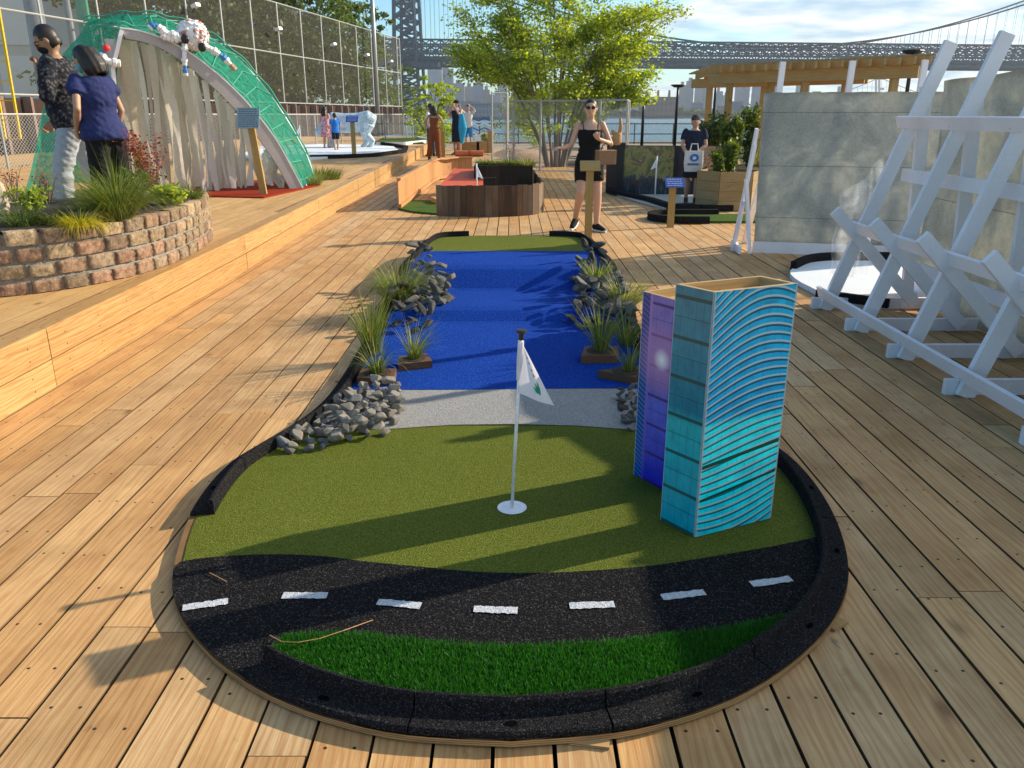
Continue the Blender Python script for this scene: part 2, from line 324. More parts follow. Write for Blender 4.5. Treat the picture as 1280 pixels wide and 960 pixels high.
# ---------------------------------------------------------------- object helpers
def tag(o, label=None, cat=None, group=None, kind=None):
    if label: o['label'] = label
    if cat: o['category'] = cat
    if group: o['group'] = group
    if kind: o['kind'] = kind
    return o
def thing(name, label, cat, loc=(0, 0, 0), group=None):
    o = bpy.data.objects.new(name, None); COL.objects.link(o); o.location = loc; o.empty_display_size = .1
    return tag(o, label, cat, group)
def top(o):
    while o.parent: o = o.parent
    return o
def link(name, me, parent=None):
    o = bpy.data.objects.new(name, me); COL.objects.link(o)
    if parent: o.parent = parent
    return o
class MB:
    """collects shapes in world coordinates; build() makes ONE mesh object"""
    def __init__(s): s.v = []; s.f = []; s.uv = []; s.rnd = []; s.col = []; s.mi = []; s.sm = []; s.cur = (.5,.5,.5); s.c = (.8,.8,.8); s.m = 0; s.smooth = False
    def board(s): s.cur = (random.random(), random.random(), random.random())
    def face(s, idx, uvs=None):
        s.f.append(idx); s.uv.append(uvs or [(0, 0)] * len(idx)); s.rnd.append(s.cur); s.col.append(s.c); s.mi.append(s.m); s.sm.append(s.smooth)
    def pts(s, ps):
        b = len(s.v); s.v += [tuple(p) for p in ps]; return b
    def quad(s, a, b, c, d, uvs=((0,0),(1,0),(1,1),(0,1))):
        i = s.pts((a, b, c, d)); s.face((i, i+1, i+2, i+3), list(uvs))
    def frame_box(s, c, X, Y, Z, hx, hy, hz):
        """box with half sizes along unit axes X (grain), Y, Z"""
        c = Vector(c); X, Y, Z = Vector(X), Vector(Y), Vector(Z)
        P = [c + X*(hx*i) + Y*(hy*j) + Z*(hz*k) for k in (-1, 1) for j in (-1, 1) for i in (-1, 1)]
        b = s.pts(P); lx, ly, lz = 2*hx, 2*hy, 2*hz; m0 = s.m; sd = getattr(s, 'sidem', None)
        s.face((b, b+2, b+3, b+1), [(0,0),(0,ly),(lx,ly),(lx,0)])
        s.face((b+4, b+5, b+7, b+6), [(0,0),(lx,0),(lx,ly),(0,ly)])
        if sd is not None: s.m = sd
        s.face((b, b+1, b+5, b+4), [(0,0),(lx,0),(lx,lz),(0,lz)])
        s.face((b+2, b+6, b+7, b+3), [(0,0),(0,lz),(lx,lz),(lx,0)])
        s.face((b, b+4, b+6, b+2), [(0,0),(0,lz),(ly,lz),(ly,0)])
        s.face((b+1, b+3, b+7, b+5), [(0,0),(ly,0),(ly,lz),(0,lz)])
        s.m = m0
    def box(s, c, sx, sy, sz, rz=0.0):
        X = (math.cos(rz), math.sin(rz), 0); Y = (-math.sin(rz), math.cos(rz), 0)
        if sy > sx: s.frame_box(c, Y, (-X[0], -X[1], 0), (0,0,1), sy/2, sx/2, sz/2)
        elif sz > sx: s.frame_box(c, (0,0,1), X, Y, sz/2, sx/2, sy/2)
        else: s.frame_box(c, X, Y, (0,0,1), sx/2, sy/2, sz/2)
    def beam(s, p0, p1, w, h, up=(0,0,1)):
        """timber from p0 to p1, w across, h along up"""
        p0, p1 = Vector(p0), Vector(p1); X = (p1 - p0); L = X.length; X.normalize()
        up = Vector(up)
        if abs(X.dot(up)) > .98: up = Vector((0, 1, 0))
        Y = up.cross(X).normalized(); Z = X.cross(Y)
        s.frame_box((p0 + p1) / 2, X, Y, Z, L/2, w/2, h/2)
    def tube(s, pts, r, n=8, cap=True, ry=None, up=(0,0,1)):
        pts = [Vector(p) for p in pts]; rs = r if hasattr(r, '__len__') else [r] * len(pts)
        rys = ry if ry is not None else rs
        rings = []; U0 = None
        for i, p in enumerate(pts):
            d = (pts[min(i+1, len(pts)-1)] - pts[max(i-1, 0)]).normalized()
            if U0 is None:
                U0 = Vector(up) - d * d.dot(Vector(up))
                if U0.length < .2: U0 = Vector((0, 1, 0)) - d * d.y
                if U0.length < .2: U0 = Vector((1, 0, 0)) - d * d.x
            else: U0 = U0 - d * d.dot(U0)
            U0.normalize(); V0 = d.cross(U0)
            b = s.pts([p + V0 * (rs[i] * math.cos(a)) + U0 * (rys[i] * math.sin(a)) for a in [2*math.pi*k/n for k in range(n)]])
            rings.append(b)
        for i in range(len(rings) - 1):
            a, b = rings[i], rings[i+1]
            for k in range(n):
                k2 = (k+1) % n; s.face((a+k, a+k2, b+k2, b+k), [(k/n, i), ((k+1)/n, i), ((k+1)/n, i+1), (k/n, i+1)])
        if cap:
            s.face(tuple(rings[0] + k for k in range(n-1, -1, -1))); s.face(tuple(rings[-1] + k for k in range(n)))
    def rings(s, rs, n=16, cap=True):
        """loft of horizontal-ish ellipses (centre, rx, ry, Xaxis, Yaxis)"""
        out = []
        for (c, rx, ry, X, Y) in rs:
            c, X, Y = Vector(c), Vector(X), Vector(Y)
            out.append(s.pts([c + X*(rx*math.cos(a)) + Y*(ry*math.sin(a)) for a in [2*math.pi*k/n for k in range(n)]]))
        for i in range(len(out)-1):
            a, b = out[i], out[i+1]
            for k in range(n):
                k2 = (k+1) % n; s.face((a+k, a+k2, b+k2, b+k))
        if cap: s.face(tuple(out[0]+k for k in range(n-1, -1, -1))); s.face(tuple(out[-1]+k for k in range(n)))
    def ball(s, c, rx, ry=None, rz=None, n=12, m=8, rot=None):
        ry = ry or rx; rz = rz or rx; c = Vector(c); b = len(s.v); vs = []
        vs.append(Vector((0, 0, rz)))
        for i in range(1, m):
            th = math.pi * i / m
            for k in range(n):
                a = 2*math.pi*k/n; vs.append(Vector((rx*math.sin(th)*math.cos(a), ry*math.sin(th)*math.sin(a), rz*math.cos(th))))
        vs.append(Vector((0, 0, -rz)))
        if rot is not None: vs = [rot @ v for v in vs]
        s.pts([c + v for v in vs])
        for k in range(n): s.face((b, b+1+k, b+1+(k+1) % n))
        for i in range(m-2):
            for k in range(n):
                a0 = b+1+i*n; s.face((a0+k, a0+n+k, a0+n+(k+1) % n, a0+(k+1) % n))
        e = b+1+(m-2)*n; L = len(s.v)-1
        for k in range(n): s.face((e+k, L, e+(k+1) % n))
    def prism(s, poly, z0, z1):
        """poly ccw list of (x,y); z0,z1 numbers or functions of (x,y)"""
        f0 = z0 if callable(z0) else (lambda x, y: z0); f1 = z1 if callable(z1) else (lambda x, y: z1)
        n = len(poly)
        a = s.pts([(x, y, f0(x, y)) for x, y in poly]); b = s.pts([(x, y, f1(x, y)) for x, y in poly])
        s.face(tuple(a + n-1-i for i in range(n)), [(poly[n-1-i][0], poly[n-1-i][1]) for i in range(n)])
        s.face(tuple(b + i for i in range(n)), [(poly[i][1], poly[i][0]) for i in range(n)])
        for i in range(n):
            j = (i+1) % n; L = math.dist(poly[i], poly[j])
            s.face((a+i, a+j, b+j, b+i), [(0, 0), (L, 0), (L, .1), (0, .1)])
    def build(s, name, mat, parent=None, smooth=False, origin=None):
        me = bpy.data.meshes.new(name)
        if parent is not None: org = Vector(top(parent).location)
        elif origin is not None: org = Vector(origin)
        else:
            a = np.array(s.v); org = Vector(((a[:,0].min()+a[:,0].max())/2, (a[:,1].min()+a[:,1].max())/2, a[:,2].min()))
        me.from_pydata([(v[0]-org.x, v[1]-org.y, v[2]-org.z) for v in s.v], [], s.f)
        mats = mat if isinstance(mat, (list, tuple)) else [mat]
        for m in mats: me.materials.append(m)
        uvl = me.uv_layers.new(name='UVMap')
        flat = [c for f in s.uv for p in f for c in p[:2]]
        uvl.data.foreach_set('uv', flat)
        for nm, src in (('rnd', s.rnd), ('col', s.col)):
            at = me.attributes.new(nm, 'FLOAT_COLOR', 'CORNER')
            at.data.foreach_set('color', [c for f, cc in zip(s.f, src) for _ in f for c in (*cc, 1.0)])
        me.polygons.foreach_set('material_index', s.mi)
        me.polygons.foreach_set('use_smooth', [True]*len(s.f) if smooth else s.sm)
        me.update()
        o = link(name, me, parent)
        if parent is None: o.location = org
        return o
def voxel(o, size, smooth=4, col=None, mat=None, split=None):
    """turn the overlapping shapes of o into one continuous skin"""
    m = o.modifiers.new('r', 'REMESH'); m.mode = 'VOXEL'; m.voxel_size = size; m.use_smooth_shade = True
    k = o.modifiers.new('s', 'SMOOTH'); k.factor = .5; k.iterations = smooth
    dg = bpy.context.evaluated_depsgraph_get(); dg.update()
    me = bpy.data.meshes.new_from_object(o.evaluated_get(dg))
    o.modifiers.clear(); o.data = me
    me.materials.clear()
    if mat: me.materials.append(mat)
    n = len(me.vertices); co = np.empty(n*3); me.vertices.foreach_get('co', co); co = co.reshape(-1, 3)
    at = me.attributes.get('col')
    if at: me.attributes.remove(at)
    at = me.attributes.new('col', 'FLOAT_COLOR', 'POINT')
    cols = np.ones((n, 4)); cols[:, :3] = col if col is not None else (.8, .8, .8)
    if split is not None: split(co, cols)
    at.data.foreach_set('color', cols.reshape(-1))
    me.polygons.foreach_set('use_smooth', [True]*len(me.polygons))
    return o
def quads_mesh(name, P, rnd, mat, parent=None, origin=(0,0,0)):
    """P: (n,4,3) array of quads"""
    n = len(P); me = bpy.data.meshes.new(name)
    org = Vector(top(parent).location) if parent is not None else Vector(origin)
    V = (P.reshape(-1, 3) - np.array(org)).astype(np.float32)
    me.vertices.add(n*4); me.vertices.foreach_set('co', V.reshape(-1))
    me.loops.add(n*4); me.loops.foreach_set('vertex_index', np.arange(n*4, dtype=np.int32))
    me.polygons.add(n); me.polygons.foreach_set('loop_start', np.arange(0, n*4, 4, dtype=np.int32))
    me.update(calc_edges=True)
    at = me.attributes.new('rnd', 'FLOAT_COLOR', 'CORNER')
    c = np.ones((n*4, 4), dtype=np.float32); c[:, 0] = np.repeat(rnd, 4)
    at.data.foreach_set('color', c.reshape(-1))
    me.materials.append(mat); me.update()
    o = link(name, me, parent)
    if parent is None: o.location = org
    return o
def leaves(name, C, size, mat, parent, flat=.0, aspect=.6):
    """one kite-shaped leaf face at every centre"""
    n = len(C); rng = np.random
    d = rng.normal(size=(n, 3)); d[:, 2] *= (1-flat); d /= np.linalg.norm(d, axis=1)[:, None]
    e = rng.normal(size=(n, 3)); e -= d * (e*d).sum(1)[:, None]; e /= np.linalg.norm(e, axis=1)[:, None]
    s = size * rng.uniform(.6, 1.3, n)[:, None]
    P = np.stack([C - d*s*.5, C - e*s*aspect*.5 - d*s*.05, C + d*s*.5, C + e*s*aspect*.5 - d*s*.05], 1)
    return quads_mesh(name, P, rng.uniform(0, 1, n), mat, parent)
def copy_tree(o, parent=None):
    c = o.copy(); COL.objects.link(c)
    if parent: c.parent = parent
    for ch in list(o.children): copy_tree(ch, c)
    return c
def blades(base, n, length, spread, width, droop=.5, rng=None, lean=(0, 0), radius=.03, segs=4):
    """arching grass blades -> (m,4,3) quads, one rnd each"""
    out = []; rn = []
    for _ in range(n):
        a = random.uniform(0, 2*math.pi); L = length * random.uniform(.55, 1.1)
        rr = radius * math.sqrt(random.random()); b = Vector(base) + Vector((math.cos(a)*rr, math.sin(a)*rr, 0))
        tilt = spread * random.uniform(.1, 1.0) ** .8; dr = droop * random.uniform(.3, 1.3)
        h = Vector((math.cos(a) + lean[0], math.sin(a) + lean[1], 0)); side = Vector((-math.sin(a), math.cos(a), 0))
        side = (side + Vector((random.uniform(-.7,.7), random.uniform(-.7,.7), 0))).normalized()
        p = b.copy(); ang = tilt; prev = None; r = random.random()
        for k in range(segs + 1):
            w = width * (1 - (k/segs)**1.5 * .92) / 2
            cur = (p - side*w, p + side*w)
            if prev: out.append((prev[0], prev[1], cur[1], cur[0])); rn.append(r)
            prev = cur
            p = p + (h * math.sin(ang) + Vector((0, 0, math.cos(ang)))) * (L/segs); ang += dr * .6
    return np.array([[tuple(v) for v in q] for q in out]), np.array(rn)
def resample(pts, step):
    pts = [Vector(p) for p in pts]; out = [pts[0]]; carry = 0
    for a, b in zip(pts, pts[1:]):
        L = (b-a).length; d = step - carry
        while d < L: out.append(a + (b-a)*(d/L)); d += step
        carry = L - (d - step)
    if (out[-1] - pts[-1]).length > step*.2: out.append(pts[-1])
    return out
def smooth_curve(pts, n=8, closed=False):
    """Catmull-Rom through points"""
    P = [Vector(p) for p in pts]; out = []; N = len(P); rng = range(N if closed else N-1)
    for i in rng:
        p0 = P[(i-1) % N] if closed or i > 0 else P[0]; p1 = P[i]; p2 = P[(i+1) % N]; p3 = P[(i+2) % N] if closed or i+2 < N else P[-1]
        for k in range(n):
            t = k/n; out.append(.5*((2*p1) + (-p0+p2)*t + (2*p0-5*p1+4*p2-p3)*t*t + (-p0+3*p1-3*p2+p3)*t**3))
    if not closed: out.append(P[-1])
    return out
ORD = ['first','second','third','fourth','fifth','sixth','seventh','eighth','ninth','tenth','eleventh','twelfth','thirteenth','fourteenth','fifteenth','sixteenth','seventeenth','eighteenth','nineteenth','twentieth',
 'twenty-first','twenty-second','twenty-third','twenty-fourth','twenty-fifth','twenty-sixth','twenty-seventh','twenty-eighth','twenty-ninth','thirtieth','thirty-first','thirty-second','thirty-third','thirty-fourth','thirty-fifth','thirty-sixth']
# ================================================================ SETTING
def edge(Y):
    return float(np.interp(Y, [0, 2.5, 7, 21, 27, 36, 60], [-2.64, -2.65, -2.68, -3.08, -3.3, -3.5, -4.2]))
m = MB(); m.quad((-90, -3, -.3), (90, -3, -.3), (90, 57, -.3), (-90, 57, -.3)); tag(m.build('ground', M['ground']), kind='structure')
m = MB(); m.quad((-5.5, .3, -.05), (13, .3, -.05), (13, 39, -.05), (-5.5, 39, -.05)); tag(m.build('shade_sheet_under_deck', M['under']), kind='structure')  # dark sheet painted as the shade seen through the gaps
PW = .1524
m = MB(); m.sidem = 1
k0 = int(-5.3 / PW); k1 = int(11.5 / PW)
for k in range(k0, k1):
    xc = k * PW + .03
    y = .55 - random.random() * 2
    yend = 38 if xc < 1.3 else (25.2 - (xc - 1.3) * 1.1 if xc < 4 else 24)
    while y < yend:
        L = random.choice([1.83, 2.44, 2.44, 3.05, 3.66]) + random.uniform(-.2, .2)
        y2 = min(y + L, yend)
        if y2 > .5 and (xc > edge(max(y, 2)) - .6):
            m.board(); w = PW - random.uniform(.007, .012)
            m.frame_box((xc + random.uniform(-.001, .001), (y + y2) / 2, -.019 + random.uniform(-.0015, .0012)), (0, 1, 0), (-1, 0, 0), (0, 0, 1), (y2 - y) / 2 - .0015, w / 2, .019)
        y = y2
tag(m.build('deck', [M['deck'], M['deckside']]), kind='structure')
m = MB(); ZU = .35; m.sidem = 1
for k in range(int(-15 / PW), int(-2.3 / PW)):
    xc = k * PW + .01; y = 2.0 - random.random() * 2
    ys = [yy for yy in np.arange(2, 46, .1) if edge(yy) - .04 > xc + PW / 2]
    if not ys: continue
    yend = min(max(ys), 46)
    if xc < -9: y += 6
    while y < yend:
        L = random.choice([2.44, 3.05, 3.66]) + random.uniform(-.2, .2); y2 = min(y + L, yend)
        m.board(); m.frame_box((xc, (y + y2) / 2, ZU - .019 + random.uniform(-.001, .001)), (0, 1, 0), (-1, 0, 0), (0, 0, 1), (y2 - y) / 2 - .0015, PW / 2 - .003, .019)
        y = y2
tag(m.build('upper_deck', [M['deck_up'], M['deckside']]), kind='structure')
# riser: two boards and a cap, in lengths
m = MB(); ys = [.3, 4.4, 8.1, 11.8, 15.5, 19.2, 23, 27, 31, 36]
for a, b in zip(ys, ys[1:]):
    for z, h in ((.083, .166), (.253, .166)):
        m.board(); m.beam((edge(a) + random.uniform(0, .003), a + .002, z), (edge(b), b - .002, z), .038, h - .004)
    m.board(); m.beam((edge(a) - .05, a + .002, ZU - .008), (edge(b) - .05, b - .002, ZU - .008), .14, .02)
tag(m.build('step_riser', M['pine']), kind='structure')
# low steps where the upper deck turns in, far left of the middle path
# water, far shore
t = NT('river water'); o = t.obj()
w1 = t.noise(t.map(o, sc=(.16, .5, 1)), 1.0, 5, .6); w2 = t.noise(t.map(o, sc=(1.1, 3.0, 1)), 1.0, 3, .6)
M['water'] = t.done(t.pbr((.045, .10, .115), .22, t.bump(t.math('ADD', w1, t.math('MULTIPLY', w2, .35)), .9, .35), 0, .5))
m = MB(); m.quad((-3000, 50, -2.6), (3000, 50, -2.6), (3000, 5200, -2.6), (-3000, 5200, -2.6)); tag(m.build('river', M['water']), kind='structure')
m = MB(); m.prism([(-90, 56.5), (90, 56.5), (90, 57.5), (-90, 57.5)], -3.0, -.25); tag(m.build('river_bank', M['ground']), kind='structure')
m = MB(); m.prism([(-1600, 900), (1700, 900), (2600, 5000), (-2600, 5000)], -3.0, -.6); tag(m.build('far_shore', plain('far shore land', (.16,.17,.13), .9, .3, .01)), kind='structure')

# ================================================================ THE MINI GOLF COURSE
RO = [(0,1.5978),(0.3196,1.6404),(0.6391,1.7789),(0.9267,2.0239),(1.1185,2.3115),(1.225,2.663),(1.2676,3.0358),(1.2463,3.3554),(1.1504,3.6749),(1.0119,4.0478),(0.9374,4.4738),(0.9161,5.113),(0.9374,5.9651),(0.9374,6.9238),(0.9161,7.989),(0.8735,8.7346),(0.7669,9.0329),(0.4261,9.1394),(0,9.1394)]  # course outlines, levels, towers and planters: coordinates already scaled about the camera
LO = [(0,1.5978),(-0.3196,1.6298),(-0.6391,1.7576),(-0.9054,1.9706),(-1.0972,2.2369),(-1.2037,2.5565),(-1.2569,2.876),(-1.2463,3.2489),(-1.1078,3.643),(-1.0226,3.9945),(-1.0013,4.4738),(-1.0119,5.326),(-1.0226,6.3912),(-0.9906,7.4564),(-0.948,8.6281),(-0.8096,9.0222),(-0.4261,9.1394),(0,9.1394)]
def cr2(p, n=6): return [(v.x, v.y) for v in smooth_curve([(a, b, 0) for a, b in p], n)]
RC, LC = cr2(RO), cr2(LO)
OUT = RC + LC[::-1][1:-1]
RCi = sorted([(y, x) for x, y in RC]); LCi = sorted([(y, x) for x, y in LC])
def xr(y): return float(np.interp(y, [a for a, b in RCi], [b for a, b in RCi]))
def xl(y): return float(np.interp(y, [a for a, b in LCi], [b for a, b in LCi]))
fr_ = sorted([(x, y) for x, y in RC + LC if y < 2.98])
def yb(x): return float(np.interp(x, [a for a, b in fr_], [b for a, b in fr_]))
def zf(y): return float(np.interp(y, [0.0, 5.731, 5.795, 5.912, 6.029, 6.391, 6.775, 6.839, 7.052, 7.158, 7.456, 7.776, 9.587], [0.03, 0.03, 0.0343, 0.0897, 0.0982, 0.0726, 0.0535, 0.062, 0.1941, 0.2132, 0.2132, 0.2026, 0.2005]))
course = thing('mini_golf_course', 'round-ended miniature golf hole with green turf, black toy road and blue turf river', 'golf course', (0, 3, 0))
# base board with its plywood edge
def outline_prism(name, inset, dz1, dz0, mat, z0abs=None):
    m = MB(); n = len(OUT); pts = []
    for i in range(n):
        a, b, c = OUT[i-1], OUT[i], OUT[(i+1) % n]
        tx, ty = c[0]-a[0], c[1]-a[1]; L = math.hypot(tx, ty) or 1
        pts.append((b[0] - ty/L*inset, b[1] + tx/L*inset))
    for i in range(n):
        j = (i+1) % n; p, q = pts[i], pts[j]; L = math.dist(p, q)
        za, zb = (zf(p[1]) + dz0, zf(q[1]) + dz0) if z0abs is None else (z0abs, z0abs)
        m.quad((*p, za), (*q, zb), (*q, zf(q[1]) + dz1), (*p, zf(p[1]) + dz1), ((0,0),(L,0),(L,.02),(0,.02)))
    # top and bottom in rows
    ys = np.arange(1.603 + inset, 9.133 - inset, .06)
    for a, b in zip(ys, ys[1:]):
        for dz, fl in ((dz1, 0), (dz0, 1)):
            za, zb = (zf(a)+dz, zf(b)+dz) if not (fl and z0abs is not None) else (z0abs, z0abs)
            m.quad((xl(a)+inset, a, za), (xr(a)-inset, a, za), (xr(b)-inset, b, zb), (xl(b)+inset, b, zb))
    return m.build(name, mat, course)
outline_prism('base_board', .0, -.004, -.023, M['plyedge'])
m = MB()
for a, b in zip(OUT, OUT[1:] + OUT[:1]):
    if min(a[1], b[1]) > 5.75: m.quad((a[0], a[1], .003), (b[0], b[1], .003), (b[0], b[1], zf(b[1])-.024), (a[0], a[1], zf(a[1])-.024))
m.build('side_skirt', M['rubber'], course)
for i, f in ((4, .9), (20, 1.0), (32, 1.0), (150, 1.0), (165, .9), (175, 1.0)):
    x, y = OUT[i % len(OUT)]; m = MB(); m.board(); m.box((x*.985, y + .02, .006), .10, .07, .008, math.atan2(-x, 2.8-y)); m.build('shim', M['plyedge'], course)
def sheet(name, y0, y1, dz, mat, inset=.06, f0=None, f1=None, nx=14):
    m = MB(); rows = max(3, int((y1-y0)/.03))
    for r in range(rows):
        a = y0 + (y1-y0)*r/rows; b = y0 + (y1-y0)*(r+1)/rows
        for k in range(nx):
            def P(y, s):
                x = xl(y)+inset + (xr(y)-xl(y)-2*inset)*s
                yy = y
                if f0 and r == 0 and y == a: yy = f0(x)
                if f1 and r == rows-1 and y == b: yy = f1(x)
                return (x, yy, zf(yy)+dz)
            m.quad(P(a, k/nx), P(a, (k+1)/nx), P(b, (k+1)/nx), P(b, k/nx))
    return m.build(name, mat, course)
gcurve = lambda x: float(np.interp(x, [-1.17,-.586,-.32,0,.32,.64,1.17], [3.654,3.664,3.717,3.728,3.707,3.643,3.60]))
bcurve = lambda x: 4.261 + .012*math.sin(x*3)
sheet('putting_green', 1.662, 3.686, 0, M['green'], .03, f1=gcurve)
sheet('gravel_strip', 3.686, 4.261, .003, M['grey'], .07, f0=gcurve, f1=bcurve)
sheet('water_turf', 4.261, 7.99, .005, M['blue'], .07, f0=bcurve)
sheet('tee_turf', 7.99, 9.075, .004, M['green'], .07)
def curve_y(pts, z):
    P = sorted([(U(x, y, z).x, U(x, y, z).y) for x, y in pts])
    S = [(v.x, v.y) for v in smooth_curve([(a, b, 0) for a, b in P], 6)]
    return lambda x: float(np.interp(x, [a for a, b in S], [b for a, b in S]))
rU = curve_y([(208,708),(250,699),(330,694),(400,696),(450,702),(520,709),(600,716),(680,717),(760,713),(830,706),(900,695),(970,683),(1040,668)], .03)
rL = curve_y([(200,930),(290,880),(318,822),(360,800),(450,797),(560,808),(640,812),(740,808),(850,797),(920,787),(985,775),(1050,760)], .03)
def band(name, lo, hi, z, mat, x0, x1, n=110, rag=.0):
    m = MB()
    for k in range(n):
        a = x0 + (x1-x0)*k/n; b = x0 + (x1-x0)*(k+1)/n
        pa, pb = (max(lo(a), yb(a)+.004), hi(a)), (max(lo(b), yb(b)+.004), hi(b))
        if pa[1] <= pa[0] or pb[1] <= pb[0]: continue
        m.quad((a, pa[0], z), (b, pb[0], z), (b, pb[1], z), (a, pa[1], z))
    return m.build(name, mat, course)
road = band('toy_road', lambda x: rL(x)-.02 if x > -.655 else 0, rU, .034, M['road'], -1.193, 1.204)
for (x0, y0, x1, y1) in [(228,760,285,751),(353,744,409,744),(472,752,526,757),(592,761,647,763),(712,757,768,755),(827,746,881,740),(939,730,989,723)]:
    a, b = U(x0, y0, .038), U(x1, y1, .038); d = (b-a); L = d.length; d.normalize(); nrm = Vector((-d.y, d.x, 0))
    m = MB(); K = 14
    ups = [random.uniform(-.0026, .0026) for _ in range(K+1)]; dns = [random.uniform(-.0026, .0026) for _ in range(K+1)]
    for k in range(K):
        p = a + d*(L*k/K); q = a + d*(L*(k+1)/K)
        m.quad(p - nrm*(.017+dns[k]), q - nrm*(.017+dns[k+1]), q + nrm*(.017+ups[k+1]), p + nrm*(.017+ups[k]))
    m.build('road_dash', M['dash'], road)
# bright grass strip: a thin backing and real blades
gs = lambda x: min(rL(x), yb(x) + 3)
m = MB()
for k in range(60):
    a = -.70 + 1.56*k/60; b = -.70 + 1.56*(k+1)/60
    m.quad((a, yb(a)+.07, .038), (b, yb(b)+.07, .038), (b, max(gs(b), yb(b)+.07), .038), (a, max(gs(a), yb(a)+.07), .038))
strip = m.build('grass_strip', M['green2'], course)
OA = np.array(OUT)
def din(x, y): return float(np.sqrt(((OA - (x, y))**2).sum(1)).min())
Q = []; rn = []
while len(rn) < 27000:
    x = random.uniform(-.676, 1.03); lo = yb(x)+.06; hi = gs(x)+random.gauss(0, .003)
    if hi <= lo: continue
    y = random.uniform(lo, hi)
    if din(x, y) < .098: continue
    a = random.uniform(0, 6.283); w = .0016; h = random.uniform(.012, .024)
    dx, dy = math.cos(a)*w, math.sin(a)*w; tx, ty = random.gauss(0, .006), random.gauss(0, .006)
    Q.append(((x-dx, y-dy, .037), (x+dx, y+dy, .037), (x+tx+dx*.3, y+ty+dy*.3, .037+h), (x+tx-dx*.3, y+ty-dy*.3, .037+h))); rn.append(random.random())
quads_mesh('grass_blades', np.array(Q), np.array(rn), M['turfblade'], strip)
# kerb in rubber sections
def kerb_path(pts, seclen=.52):
    """pts on the platform edge, outward side on the right of travel"""
    P = resample([(a, b, 0) for a, b in pts], .02); n = len(P)
    N = []
    for i in range(n):
        d = (P[min(i+1, n-1)] - P[max(i-1, 0)]).normalized(); N.append(Vector((d.y, -d.x, 0)))
    per = int(seclen/.02); i = 0
    prof = [(-.094, .0), (-.093, .054), (-.089, .062), (-.080, .063), (-.073, .056), (-.069, .026), (-.064, .021), (-.008, .017), (-.003, .012), (-.002, .0)]
    while i < n-3:
        j = min(i+per, n-1)
        if n-1-j < 8: j = n-1
        m = MB(); m.smooth = False; rows = []
        for k in range(i, j+1):
            g = 0
            base = P[k]
            if k == j: base = P[k] - (P[k]-P[k-1])*.25
            row = m.pts([base + N[k]*(o) + Vector((0, 0, zf(base.y) - .001 + z)) for o, z in prof]); rows.append(row)
        for a, b in zip(rows, rows[1:]):
            for q in range(len(prof)-1): m.face((a+q, b+q, b+q+1, a+q+1))
        L = len(prof)
        m.face(tuple(rows[0]+q for q in range(L))); m.face(tuple(rows[-1]+q for q in range(L-1, -1, -1)))
        m.m = 1
        for fr in (.5,):
            k = int(i + (j-i)*fr); c = P[k] + N[k]*(-.036) + Vector((0, 0, zf(P[k].y)+.0195))
            d = Vector((-N[k].y, N[k].x, 0)); b = m.pts([c + d*(.017*math.cos(t)) + N[k]*(.009*math.sin(t)) + Vector((0,0,.0002)) for t in [2*math.pi*q/10 for q in range(10)]])
            m.face(tuple(b+q for q in range(10)))
        m.build('kerb_section', [M['rubber'], M['holeblack']], course)
        i = j
full = OUT
iR0 = min(range(len(LC)), key=lambda i: math.dist(LC[i], (-.745, 1.832)))
pathA = LC[:iR0+1][::-1] + RC[1:]                   # front left, round the front, up the right side
pathA = [p for p in pathA if not (p[1] > 8.5 and p[0] < .362)]
kerb_path(pathA)
pathB = [p for p in LC if p[1] > 2.716 and not (p[1] > 8.5 and p[0] > -.447)][::-1]
kerb_path(pathB)
# hole cup
pole_p = U(640, 635, .03)
m = MB(); c = Vector((pole_p.x, pole_p.y, 0)); n = 32
rr = [(.056, .0315), (.058, .0335), (.0555, .0335), (.053, .0325), (.012, .0318)]
rws = [m.pts([c + Vector((r*math.cos(a), r*math.sin(a), z)) for a in [2*math.pi*k/n for k in range(n)]]) for r, z in rr]
for a, b in zip(rws, rws[1:]):
    for k in range(n): m.face((a+k, a+(k+1) % n, b+(k+1) % n, b+k))
m.face(tuple(rws[-1]+k for k in range(n)))
m.build('hole_cup', M['whitem'], course)

def flagpt(u, v, side=1, w=.181):
    q = w/.17
    z = -.026 - v*(.185 + u*.055)*q; x = side*(-.008*v*(1-u) + .118*u*v*q); y = (.014*math.sin(u*6.5 + v*1.5)*u + .008*math.sin(v*6)*u)*v - .012*v*(1-u)
    return Vector((x, y, z))
def golf_flag(loc, hgt, label, tilt=(0, 0), near=False, side=1, group=None, w=.181):
    t = thing('golf_flag', label, 'flag', loc, group)
    L = Vector(loc); T = L + Vector((tilt[0], tilt[1], hgt)); d = (T-L).normalized()
    m = MB(); m.tube([L, T], .0065 if near else .012, 10); m.build('pole', M['whitem'], t, smooth=True)
    m = MB(); m.tube([T - d*.02, T + d*.006, T + d*.008, T + d*.018], [.010, .010, .021, .019], 14); m.build('knob', M['black'], t)
    # cloth: draped pennant with folds
    m = MB(); m.smooth = True
    nu, nv = 16, 14; g = []
    for i in range(nu+1):
        u = i/nu
        for j in range(nv+1):
            v = j/nv
            g.append(T + flagpt(u, v, side, w) + d*(-.0))
    b = m.pts(g)
    for i in range(nu):
        for j in range(nv):
            q = b + i*(nv+1)+j; m.face((q, q+nv+1, q+nv+2, q+1))
    sl = MB
    m.tube([T - d*.025, T - d*.10, T - d*.175], [.011, .012, .010], 10, False)
    m.c = (.80, .80, .86)
    m.build('flag_cloth', M['flagcloth'], t)
    return t, T, d
t_ = NT('flag cloth'); o_ = t_.obj(); n_ = t_.noise(o_, 400, 2)
tl_ = t_.new('ShaderNodeBsdfTranslucent'); tl_.inputs[0].default_value = (.8, .78, .86, 1)
